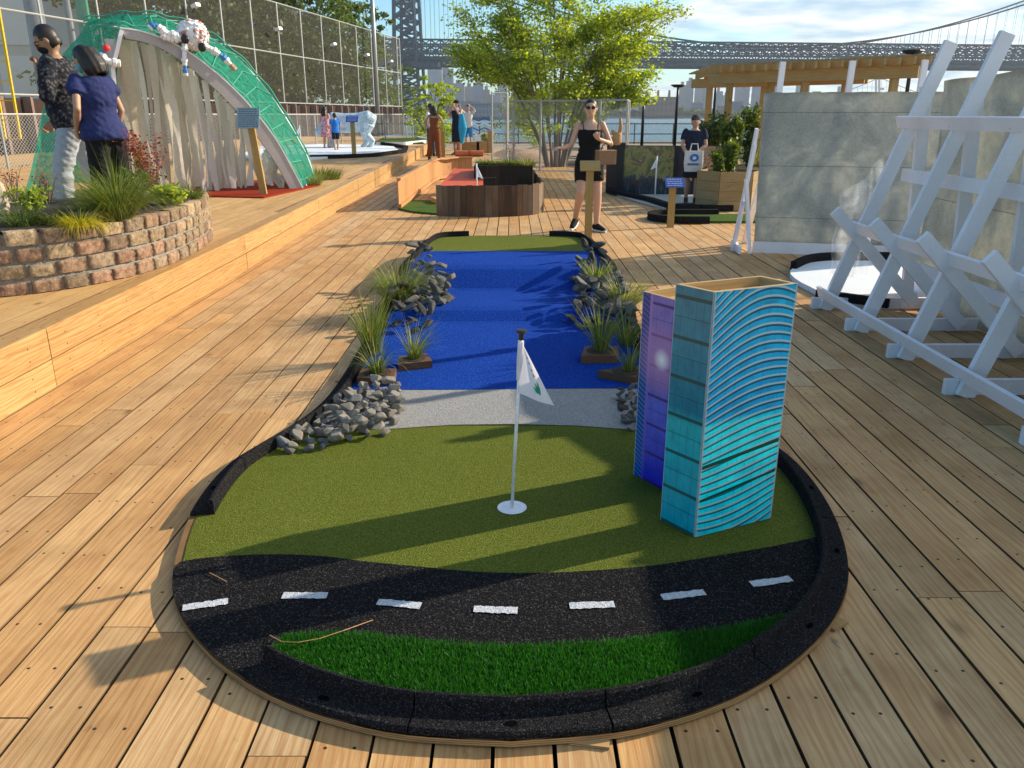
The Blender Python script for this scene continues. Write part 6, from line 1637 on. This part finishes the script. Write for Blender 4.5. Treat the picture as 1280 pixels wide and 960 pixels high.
m = MB(); m.tube([(x, y, 0), (x, y, zt)], .02, 6); m.build('pole', M['whitem'], t); m = MB(); m.frame_box(Vector((x+.0, y, zt)), (1,0,0), (0,1,0), (0,0,1), .12, .012, .09); m.build('flag_cloth', M['pink'], t)
for i, (px, py, Yq, w, h, mt_, lab) in enumerate([(602,148,47,.8,.5,'whitem','white crate by the river railing left of the tree'), (740,158,40,.7,1.3,'bluesign','light blue banner board behind the woman in black')]):
    v = U(px, py, Y=Yq); m = MB(); m.box((v.x, Yq, v.z if i else .1), w, .1 if i else .5, h if i else .6); o = m.build('banner' if i else 'crate', M[mt_]); tag(o, lab, 'banner' if i else 'crate')
def picnic(px, py, Yq, lab):
    v = U(px, py, Y=Yq); x, y, z = v.x, Yq, -.28; t = thing('picnic_table', lab, 'table', (x, y, z))
    m = MB(); m.board(); m.box((x, y, z+.74), 1.5, .7, .05); m.build('table_top', M['galv'], t)
    for s in (-.65, .65): m = MB(); m.board(); m.box((x, y+s, z+.44), 1.5, .26, .04); m.build('bench', M['galv'], t)
    for s in (-.55, .55): m = MB(); m.beam((x+s, y-.6, z), (x+s, y+.15, z+.74), .05, .05); m.beam((x+s, y+.6, z), (x+s, y-.15, z+.74), .05, .05); m.build('leg', M['galv'], t)
picnic(725, 180, 27.5, 'grey picnic table inside the fence behind the woman in black')
picnic(708, 186, 33, 'grey picnic table farther back, left of the other, near the tree stems')
# ================================================================ TREES
def crown_leaves(blobs, n, size, mat, parent, name='crown', flat=.2, clump=.085):
    C = []; tw = sum(b[3] for b in blobs)
    for (c, rx, rz, wt) in blobs:
        kk = int(n*wt/tw); nc = max(6, kk//45)
        cl = []
        for _ in range(nc):
            v = Vector((random.gauss(0,1), random.gauss(0,1), random.gauss(0,1))).normalized()*(random.random()**.38)
            cl.append(Vector(c) + Vector((v.x*rx, v.y*rx, v.z*rz)))
        for _ in range(kk):
            p = random.choice(cl); s = clump*rx*1.6; C.append(p + Vector((random.gauss(0,s), random.gauss(0,s), random.gauss(0,s*.55))))
    return leaves(name, np.array([tuple(c) for c in C]), size, mat, parent, flat)
# the multi-stemmed tree in the middle
bt = U(694, 208); tr = thing('multi_stem_tree', 'multi-stemmed young tree with thin fanning stems and bright yellow-green leaves in the middle', 'tree', (bt.x, bt.y, -.3))
random.seed(21); C = []; stems = []
tips = []
for k in range(19):
    a = 2*math.pi*k/19 + random.uniform(-.15,.15); sp_ = random.uniform(.35, 1.0)
    tx = math.cos(a)*3.2*sp_; ty = math.sin(a)*2.4*sp_; hz = random.uniform(3.6, 5.6)*(1.12-.25*sp_) 
    b = Vector((bt.x + math.cos(a)*.22, bt.y + math.sin(a)*.22, -.35))
    p1 = b + Vector((tx*.12, ty*.12, hz*.22)); p2 = b + Vector((tx*.42, ty*.42, hz*.55)); p3 = b + Vector((tx*.75, ty*.75, hz*.80)); p4 = b + Vector((tx*1.0, ty*1.0, hz))
    c = smooth_curve([b, p1, p2, p3, p4], 5); r0 = random.uniform(.035, .06)
    m = MB(); m.smooth = True; m.tube(c, [r0*(1-.85*i/(len(c)-1)) for i in range(len(c))], 6); m.build('stem', M['bark'] if k % 3 else M['palebark'], tr)
    stems.append(c)
m = MB()
for c in stems:
    for q in range(13):
        i = random.randint(int(len(c)*.36), len(c)-2); p = c[i]; out = Vector((p.x-bt.x, p.y-bt.y, 0)).normalized() if random.random() < .6 else Vector((random.gauss(0,1), random.gauss(0,1), 0)).normalized()
        L = random.uniform(.45, 1.25); e = p + out*L + Vector((random.gauss(0,.25), random.gauss(0,.25), random.uniform(-.05,.55)))
        mid = p.lerp(e, .5) + Vector((0,0,.08)); m.tube([p, mid, e], [.014, .009, .004], 4)
        nl = random.randint(60, 125)
        for _ in range(nl):
            s = random.uniform(.15, 1.05); w = p.lerp(mid, min(1, s*2)) if s < .5 else mid.lerp(e, (s-.5)*2); C.append(w + Vector((random.gauss(0,.13), random.gauss(0,.13), random.gauss(0,.075))))
    for _ in range(60): C.append(c[-1] + Vector((random.gauss(0,.2), random.gauss(0,.2), random.gauss(0,.15))))
# fill out the crown outline: low right lobe, left lobe, tall top
def lobe(cx, cz, cy, L0, n):
    for _ in range(n):
        c = Vector((cx, cy, cz)); v = Vector((random.gauss(0,1), random.gauss(0,1), random.gauss(0,.8))).normalized()*random.random()**.5
        e = c + Vector((v.x*L0, v.y*L0*1.0, v.z*L0*.62)); src = Vector((bt.x + (cx-bt.x)*.45, cy, cz*.75)); m.tube([src.lerp(e, .35), src.lerp(e, .7) + Vector((0,0,.06)), e], [.012, .008, .004], 4)
        dr = (e-src).normalized()
        for _ in range(110): C.append(e - dr*random.uniform(0, .75) + Vector((random.gauss(0,.13), random.gauss(0,.13), random.gauss(0,.08))))
def Lb(px, py, L0, n, dy=0): v = U(px, py, Y=25.2+dy); lobe(v.x, v.z, v.y, L0, n)
for a in ((780,95,.85,20),(800,118,.60,13),(745,70,.9,16),(760,20,.9,18),(700,30,1.0,16),(640,22,.9,16),(600,70,.75,14),(655,75,.9,16),(585,85,.45,6),(570,58,.35,4),(560,72,.3,3),(720,110,.65,10),(790,55,.7,12),(805,15,.55,9),(680,-40,1.2,18),(770,-50,1.2,16),(615,20,.5,6),(640,100,.6,7),(815,88,.35,5)): Lb(*a)
m.build('twigs', M['bark'], tr); leaves('crown', np.array([tuple(c) for c in C]), .095, M['leaf'], tr, .35, .62)
print('central leaves', len(C))
random.seed(5)
def bigtree(name, x, y, h, r, n, size, mat, label, group=None, z0=0.0, trunk=.25):
    t = thing(name, label, 'tree', (x, y, z0), group); m = MB(); m.smooth = True
    m.tube([(x, y, z0), (x+.2, y, z0+h*.3), (x-.1, y+.1, z0+h*.75)], [trunk, trunk*.75, trunk*.3], 8)
    blobs = []
    for k in range(11):
        a = random.uniform(0, 6.28); rr = r*random.uniform(.25,.75); zz = z0+h*random.uniform(.22,.88); c = (x+math.cos(a)*rr, y+math.sin(a)*rr, zz); s = r*random.uniform(.35,.6)*(1.25-.6*(zz-z0)/h)
        blobs.append((c, s, s*.8, s*s)); m.tube([(x, y, z0+h*.3), ((x+c[0])/2, (y+c[1])/2, zz-.6), c], [trunk*.35, trunk*.2, .03], 5)
    blobs.append(((x, y, z0+h*.86), r*.5, h*.14, r*r*.25)); m.build('trunk', M['bark'], t); crown_leaves(blobs, n, size, M[mat], t)
k = 0
for (px, Yq, pt, r, nm) in [(150,46,-60,5.5,'wide'),(215,50,-70,6,'tall'),(265,56,-50,6.0,'broad'),(320,60,-40,6,'dense'),(365,66,-30,5.5,'round'),(405,74,-12,5.5,'loose'),(438,84,2,4.6,'pale'),(235,66,-90,8,'high'),(340,80,-70,8,'massive'),(470,100,52,4.2,'small')]:
    v = U(px, pt, Y=Yq); bigtree('leafy_tree', v.x, Yq, v.z+.5, r, 9000 if nm != 'small' else 3000, .34, 'darkleaf' if nm not in ('pale','loose','small') else 'leaf2', '%s green tree behind the ball fence, %s' % (nm, {'wide':'leftmost, next to the warehouse','tall':'above the left half of the tunnel','broad':'above the bottle creature','dense':'above the tunnel crown','round':'right of the tunnel','loose':'whose top pokes above the netting rail','pale':'nearest the light pole','high':'farther back on the left','massive':'farther back in the middle','small':'beside the bridge tower'}[nm]), 'trees behind the ball fence')
# small tree and shrubs by the far group
v = U(540, 96, Y=40); bigtree('young_tree', v.x, 40, v.z+.3, 1.35, 2600, .13, 'leaf', 'small young tree beside the brown-overalls group, at the foot of the bridge tower', None, -.1, .07)
for i, (px, py, Yq, h, r, lab) in enumerate([(524,170,43,2.2,1.0,'low green bush at the end of the chain-link fence'),(555,172,46,1.6,1.0,'low bush behind the man in the white shirt'),(672,172,44,1.3,1.0,'small bush near the river behind the gate leaves'),(610,172,42,1.0,.5,'small reddish bush by the river railing')]):
    v = U(px, py, Y=Yq); shrub(0, 0, h, r, 900, .11, 'leaf' if i < 3 else 'grasslight', lab, z=-.25, stems=9, name='bush', xy=(v.x, Yq), cat='bush')
# ================================================================ BRIDGE
t = NT('bridge steel'); M['bridge'] = t.done(t.pbr((.022,.052,.090), .6, None, 0, .3))
br = thing('suspension_bridge', 'blue-grey steel suspension bridge with deep lattice truss crossing the river', 'bridge', (0, 560, -3))
YB0, YB1 = 550.0, 600.0
def BP(px, py, side=0.0):
    """a point on the near (0) or far (1) truss; the bridge comes a little closer to the right"""
    Yq = YB0 + (YB1-YB0)*((px-500)/780) ; v = U(px, py, Y=Yq); return v
zt0, zb0 = BP(530, 51).z, BP(530, 82).z
def pos(s, z, far):
    """s along the bridge in px-like units"""
    Yq = YB0 + (YB1-YB0)*((s-500)/780); x = U(s, 90, Y=Yq).x; return Vector((x, Yq + far*36, z))
s0, s1, NP = 455, 1420, 80; NPX = 12
for far in (0, 1):
    m = MB(); zt, zm, zb = 46.6, 42.4, 38.4
    for z, w in ((zt, 1.0), (zm, .8), (zb, 1.3), (32.8, 1.6), (35.5, .8)): m.beam(pos(s0, z, far), pos(s1, z, far), w*.9, w*1.1)
    for k in range(NP):
        a = s0 + (s1-s0)*k/NP; b = s0 + (s1-s0)*(k+1)/NP
        m.beam(pos(a, zb, far), pos(a, zt, far), .75, .7, (0,1,0))
        m.beam(pos(a, zt, far), pos(b, zm, far), .62, .62); m.beam(pos(a, zm, far), pos(b, zt, far), .62, .62)
        m.beam(pos(a, zm, far), pos(b, zb, far), .62, .62); m.beam(pos(a, zb, far), pos(b, zm, far), .62, .62)
    m.build('truss', M['bridge'], br)
m = MB(); a, b = pos(s0, 35.2, .5), pos(s1, 35.2, .5); m.beam(a, b, 34, 2.0)
for k in range(NP):
    q = s0 + (s1-s0)*k/NP; m.beam(pos(q, 33.2, 0), pos(q, 33.2, 1), .6, 1.8); m.beam(pos(q, 46.4, 0), pos(q, 46.4, 1), .4, .5); m.beam(pos(q, 32.9, 0), pos(q+NPX, 38.2, 0), .5, .5, (0,1,0))
m.build('deck_floor', M['bridge'], br)
# main cables and hangers
def cable_z(s):
    py = 58 - .0006*(s-970)**2
    return BP(s, py).z
for far in (0, 1):
    for off in (0, 3.0):
        m = MB(); m.tube([pos(s, cable_z(s) + off*.0, far) + Vector((0, off, 0)) for s in range(510, 1421, 13)], .45, 5); m.build('main_cable', M['bridge'], br)
    m = MB()
    for s in np.arange(522, 1420, 11.5):
        zc = cable_z(s)
        if zc > 48:
            m.tube([pos(s, 46, far), pos(s, zc, far)], .12, 4, False)
            if not far: m.build('hanger', M['bridge'], br); m = MB()
    if far: tag(m.build('far_side_hangers', M['bridge'], br), kind='stuff')
# tower: two lattice legs, portals
tb = [Vector((U(x, 100, Y=YB0).x, YB0, 0)) for x in (497, 522)]
xl_, xr_ = U(494, 100, Y=YB0).x, U(522, 100, Y=YB0).x; xc_ = (xl_+xr_)/2
for far in (0, 1):
    y0 = YB0 + far*36; m = MB()
    hw = lambda z: 8.2 - (z/100)*3.2
    for sx in (-1, 1):
        for dy in (-3, 3): m.beam((xc_ + sx*hw(-3), y0+dy, -3), (xc_ + sx*hw(101), y0+dy, 101), 1.5, 1.5, (0,1,0))
    z = -3
    while z < 98:
        z2 = z + 7.0
        for dy in (-3, 3):
            m.beam((xc_-hw(z), y0+dy, z), (xc_+hw(z2), y0+dy, z2), .7, .8); m.beam((xc_+hw(z), y0+dy, z), (xc_-hw(z2), y0+dy, z2), .7, .8); m.beam((xc_-hw(z2), y0+dy, z2), (xc_+hw(z2), y0+dy, z2), .8, .9)
        for sx in (-1, 1): m.beam((xc_+sx*hw(z), y0-3, z), (xc_+sx*hw(z2), y0+3, z2), .6, .6)
        z = z2
    m.build('tower_leg', M['bridge'], br)
m = MB()
for z in (30, 62, 96):
    for dz in (0, 7): m.beam((xc_, YB0-2, z+dz), (xc_, YB0+38, z+dz), 2, 1.8)
    m.beam((xc_, YB0, z), (xc_, YB0+36, z+7), 1.2, 1.2); m.beam((xc_, YB0, z+7), (xc_, YB0+36, z), 1.2, 1.2)
m.build('tower_portal', M['bridge'], br)
m = MB(); m.box((xc_, YB0+18, -1), 26, 60, 5); m.box((xc_+14, YB0, 31), 16, 30, 3); m.build('tower_foot', M['bridge'], br)
# the distant bridge at the far right
br2 = thing('distant_bridge', 'faint blue-grey suspension bridge far down the river, seen above the far panel', 'bridge', (1200, 2600, -3)); Yd = 2600
def D(px, py): return U(px, py, Y=Yd)
m = MB()
for px in (1100, ): 
    a, b = D(px-3, 145), D(px-3, 97)
    for o_ in (-5, 5): m.beam(Vector((a.x+o_, Yd, -3)), Vector((b.x+o_, Yd, b.z)), 5, 5, (0,1,0))
    for z in (.4, .7, .98): m.beam(Vector((a.x-8, Yd, b.z*z)), Vector((a.x+8, Yd, b.z*z)), 5, 6)
m.build('tower', M['bridge'], br2)
m = MB(); m.tube([D(x, 97 + 30*math.sin(min(1, abs(x-1100)/110)*math.pi/2)) for x in range(985, 1216, 10)], 1.4, 4); m.beam(D(980, 131), D(1260, 129), 8, 6); m.build('cable_and_deck', M['bridge'], br2)
for x in range(1000, 1200, 6): m = MB(); m.tube([D(x, 97 + 30*math.sin(min(1, abs(x-1100)/110)*math.pi/2)), D(x, 131)], .6, 3, False); m.build('hanger', M['bridge'], br2)
# ================================================================ SKYLINE
def facade(name, c, win, sx=3.2, sz=3.4):
    c = (c[0]*.55, c[1]*.64, c[2]*.80)  # blue of the distant haze is put into the facade colours
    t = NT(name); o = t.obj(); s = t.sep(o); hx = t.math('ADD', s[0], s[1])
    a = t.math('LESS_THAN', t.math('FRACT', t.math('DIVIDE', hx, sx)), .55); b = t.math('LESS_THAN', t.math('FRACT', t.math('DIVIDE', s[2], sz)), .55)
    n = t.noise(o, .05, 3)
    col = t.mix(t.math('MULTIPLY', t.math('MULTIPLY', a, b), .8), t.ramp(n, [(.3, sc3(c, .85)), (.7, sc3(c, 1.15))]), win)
    return t.done(t.pbr(col, .6, None, 0, .4))
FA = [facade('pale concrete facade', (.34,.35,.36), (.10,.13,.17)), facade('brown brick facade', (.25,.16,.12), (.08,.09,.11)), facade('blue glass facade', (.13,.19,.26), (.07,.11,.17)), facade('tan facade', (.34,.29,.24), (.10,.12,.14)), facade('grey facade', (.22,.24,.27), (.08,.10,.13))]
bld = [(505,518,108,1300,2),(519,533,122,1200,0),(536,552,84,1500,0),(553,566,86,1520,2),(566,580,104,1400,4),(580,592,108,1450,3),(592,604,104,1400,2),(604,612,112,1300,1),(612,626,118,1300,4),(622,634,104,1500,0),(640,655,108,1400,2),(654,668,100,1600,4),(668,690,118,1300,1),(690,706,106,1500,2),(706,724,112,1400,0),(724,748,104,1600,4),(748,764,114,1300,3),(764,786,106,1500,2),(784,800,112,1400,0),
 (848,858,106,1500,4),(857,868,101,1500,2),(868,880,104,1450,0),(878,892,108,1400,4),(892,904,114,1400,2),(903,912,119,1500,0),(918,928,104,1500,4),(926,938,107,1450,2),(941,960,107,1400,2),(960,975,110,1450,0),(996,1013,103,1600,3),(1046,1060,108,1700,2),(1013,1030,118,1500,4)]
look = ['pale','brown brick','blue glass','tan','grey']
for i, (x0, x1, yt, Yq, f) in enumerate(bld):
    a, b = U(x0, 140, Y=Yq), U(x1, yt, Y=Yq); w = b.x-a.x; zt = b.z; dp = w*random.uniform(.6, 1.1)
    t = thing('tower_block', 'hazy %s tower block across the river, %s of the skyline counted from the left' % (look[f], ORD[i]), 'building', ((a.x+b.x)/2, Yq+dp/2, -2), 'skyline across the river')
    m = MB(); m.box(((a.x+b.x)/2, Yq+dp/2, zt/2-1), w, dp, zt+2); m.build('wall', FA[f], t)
    m = MB(); rw = w*random.uniform(.35,.6); m.box(((a.x+b.x)/2 + random.uniform(-.15,.15)*w, Yq+dp/2, zt+2.5), rw, dp*.5, 5.5); m.build('roof_plant', FA[4], t)
# low waterfront
random.seed(11); x = 520
i = 0
while x < 1010:
    w = random.uniform(12, 30); yt = random.uniform(127, 137)
    if 770 < x < 845: x += w; continue
    Yq = random.uniform(930, 1010); a, b = U(x, 140, Y=Yq), U(x+w-1, yt, Y=Yq)
    t = thing('waterfront_block', 'low %s block on the far waterfront, %s of its row from the left' % (look[i % 5], ORD[i]), 'building', ((a.x+b.x)/2, Yq, -2), 'low waterfront blocks')
    m = MB(); m.box(((a.x+b.x)/2, Yq+10, b.z/2-1), b.x-a.x, 20, b.z+2); m.build('wall', FA[i % 5], t)
    m = MB(); m.box(((a.x+b.x)/2, Yq+10, b.z+.6), (b.x-a.x)*1.01, 20.4, 1.0); m.build('roof', FA[4], t); i += 1; x += w
# brick power house
a, b = U(803, 147, Y=900), U(846, 121, Y=900); t = thing('brick_power_house', 'long reddish brick power house on the far bank right of the tree', 'building', ((a.x+b.x)/2, 915, -2))
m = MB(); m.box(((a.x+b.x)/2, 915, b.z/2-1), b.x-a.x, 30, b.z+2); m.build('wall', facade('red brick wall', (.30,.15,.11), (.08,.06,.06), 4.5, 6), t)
m = MB()
for k in range(3): m.tube([(a.x+6+k*12, 915, b.z), (a.x+6+k*12, 915, b.z+7)], [1.5,1.2], 10)
m.build('chimney', FA[1], t)
# white pier shed under the bridge and the pier
v0, v1 = U(582, 150, Y=700), U(628, 122, Y=700); t = thing('pier_shed', 'long pale pier building on the water under the bridge, left of the tree', 'building', ((v0.x+v1.x)/2, 700, -3))
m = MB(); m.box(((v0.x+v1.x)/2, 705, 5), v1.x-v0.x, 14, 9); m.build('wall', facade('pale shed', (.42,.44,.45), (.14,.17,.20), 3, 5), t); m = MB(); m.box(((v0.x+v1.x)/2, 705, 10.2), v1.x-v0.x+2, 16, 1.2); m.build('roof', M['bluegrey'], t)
m = MB(); m.box(((v0.x+v1.x)/2+10, 700, -1.6), 70, 30, 2); m.build('pier', M['bridge'], t)
# wooded far bank, seen as one mass
C = []
for _ in range(9000):
    x = random.uniform(520, 1010); Yq = random.uniform(903, 925); v = U(x, 140, Y=Yq); hh = 4 + 5*abs(noise.noise(Vector((x*.05, 0, 0))))*1.6; C.append((v.x, Yq, random.uniform(-2, hh)))
o = leaves('far_bank_trees', np.array(C), 4.0, M['darkleaf'], None); tag(o, 'dark band of trees along the far river bank', 'trees', kind='stuff')
# ================================================================ LIGHT, SKY, CAMERA
AZ, EL = R(23), R(25.5)          # sun to the right and a little ahead
sun_dir = Vector((math.cos(AZ)*math.cos(EL), math.sin(AZ)*math.cos(EL), math.sin(EL)))
sd = bpy.data.lights.new('sun', 'SUN'); sd.energy = 5.0; sd.angle = R(.53); sd.color = (1.0, .86, .66)
so = bpy.data.objects.new('sun', sd); COL.objects.link(so); so.rotation_euler = (-sun_dir).to_track_quat('-Z', 'Y').to_euler()
w = bpy.data.worlds.new('World'); SC.world = w; w.use_nodes = True; nt = w.node_tree; n = nt.nodes; n.clear()
def N(t, **k):
    a = n.new(t)
    for q, v in k.items(): setattr(a, q, v)
    return a
sky = N('ShaderNodeTexSky', sky_type='NISHITA', sun_disc=False); sky.sun_elevation = EL; sky.sun_rotation = math.pi/2 - AZ; sky.air_density = 1.0; sky.dust_density = .6; sky.ozone_density = 1.6
tc = N('ShaderNodeTexCoord'); sp = N('ShaderNodeSeparateXYZ'); nt.links.new(tc.outputs['Generated'], sp.inputs[0])
def mth(op, a, b=0.0, clamp=False):
    q = N('ShaderNodeMath', operation=op); q.use_clamp = clamp
    for i, v in enumerate((a, b)):
        if isinstance(v, bpy.types.NodeSocket): nt.links.new(v, q.inputs[i])
        else: q.inputs[i].default_value = v
    return q.outputs[0]
zz = mth('ADD', mth('MAXIMUM', sp.outputs[2], 0.0), .10)
cmb = N('ShaderNodeCombineXYZ'); nt.links.new(mth('DIVIDE', sp.outputs[0], zz), cmb.inputs[0]); nt.links.new(mth('DIVIDE', sp.outputs[1], zz), cmb.inputs[1])
ns = N('ShaderNodeTexNoise'); ns.inputs['Scale'].default_value = 1.15; ns.inputs['Detail'].default_value = 8; ns.inputs['Roughness'].default_value = .58; ns.inputs['Distortion'].default_value = .3; nt.links.new(cmb.outputs[0], ns.inputs['Vector'])
# more cloud to the right
bias = mth('MULTIPLY', mth('SUBTRACT', sp.outputs[0], .10), 1.1, False)
bias = mth('MINIMUM', mth('MAXIMUM', bias, -.22), .20)
cv = mth('ADD', ns.outputs[0], bias)
rp = N('ShaderNodeValToRGB'); rp.color_ramp.elements[0].position = .50; rp.color_ramp.elements[1].position = .66; nt.links.new(cv, rp.inputs[0])
ns2 = N('ShaderNodeTexNoise'); ns2.inputs['Scale'].default_value = 2.6; ns2.inputs['Detail'].default_value = 6; nt.links.new(cmb.outputs[0], ns2.inputs['Vector'])
rc = N('ShaderNodeValToRGB'); e = rc.color_ramp.elements; e[0].position = .35; e[0].color = (3.2, 4.4, 5.6, 1); e[1].position = .62; e[1].color = (7.6, 7.5, 7.2, 1); nt.links.new(ns2.outputs[0], rc.inputs[0])
tint = N('ShaderNodeMix', data_type='RGBA', blend_type='MULTIPLY'); tint.inputs[0].default_value = 1; tint.inputs[7].default_value = (.72, 1.05, 1.2, 1); nt.links.new(sky.outputs[0], tint.inputs[6])
mx = N('ShaderNodeMix', data_type='RGBA'); nt.links.new(mth('MULTIPLY', rp.outputs[0], .92), mx.inputs[0]); nt.links.new(tint.outputs[2], mx.inputs[6]); nt.links.new(rc.outputs[0], mx.inputs[7])
bg = N('ShaderNodeBackground'); bg.inputs[1].default_value = .108; nt.links.new(mx.outputs[2], bg.inputs[0]); ow_ = N('ShaderNodeOutputWorld'); nt.links.new(bg.outputs[0], ow_.inputs[0])
# air: far things fade to blue
if True:
    m = MB(); m.box((0, 1360, 58), 5600, 2760, 124); hz = m.build('haze', M['white'])
    t = NT('haze'); pv = t.new('ShaderNodeVolumePrincipled'); pv.inputs['Color'].default_value = (.80,.90,1,1); pv.inputs['Density'].default_value = .0002; pv.inputs['Anisotropy'].default_value = .2
    t.t.links.new(pv.outputs[0], t.out.inputs['Volume']); hz.data.materials.clear(); hz.data.materials.append(t.m); tag(hz, kind='stuff', label='thin bluish air over the river and the far skyline', cat='haze')
cam = bpy.data.cameras.new('camera'); co = bpy.data.objects.new('camera', cam); COL.objects.link(co); co.location = (0, 0, H); co.rotation_euler = (math.pi/2 - PIT, 0, 0)
cam.sensor_width = 36; cam.lens = 36*F/1280; cam.clip_start = .05; cam.clip_end = 9000; SC.camera = co
SC.view_settings.view_transform = 'Standard'; SC.view_settings.look = 'None'; SC.view_settings.gamma = 1; SC.view_settings.exposure = 0.58
SC.cycles.max_bounces = 8; SC.cycles.transparent_max_bounces = 24; SC.cycles.volume_bounces = 0
try: SC.cycles.use_denoising = True
except Exception: pass
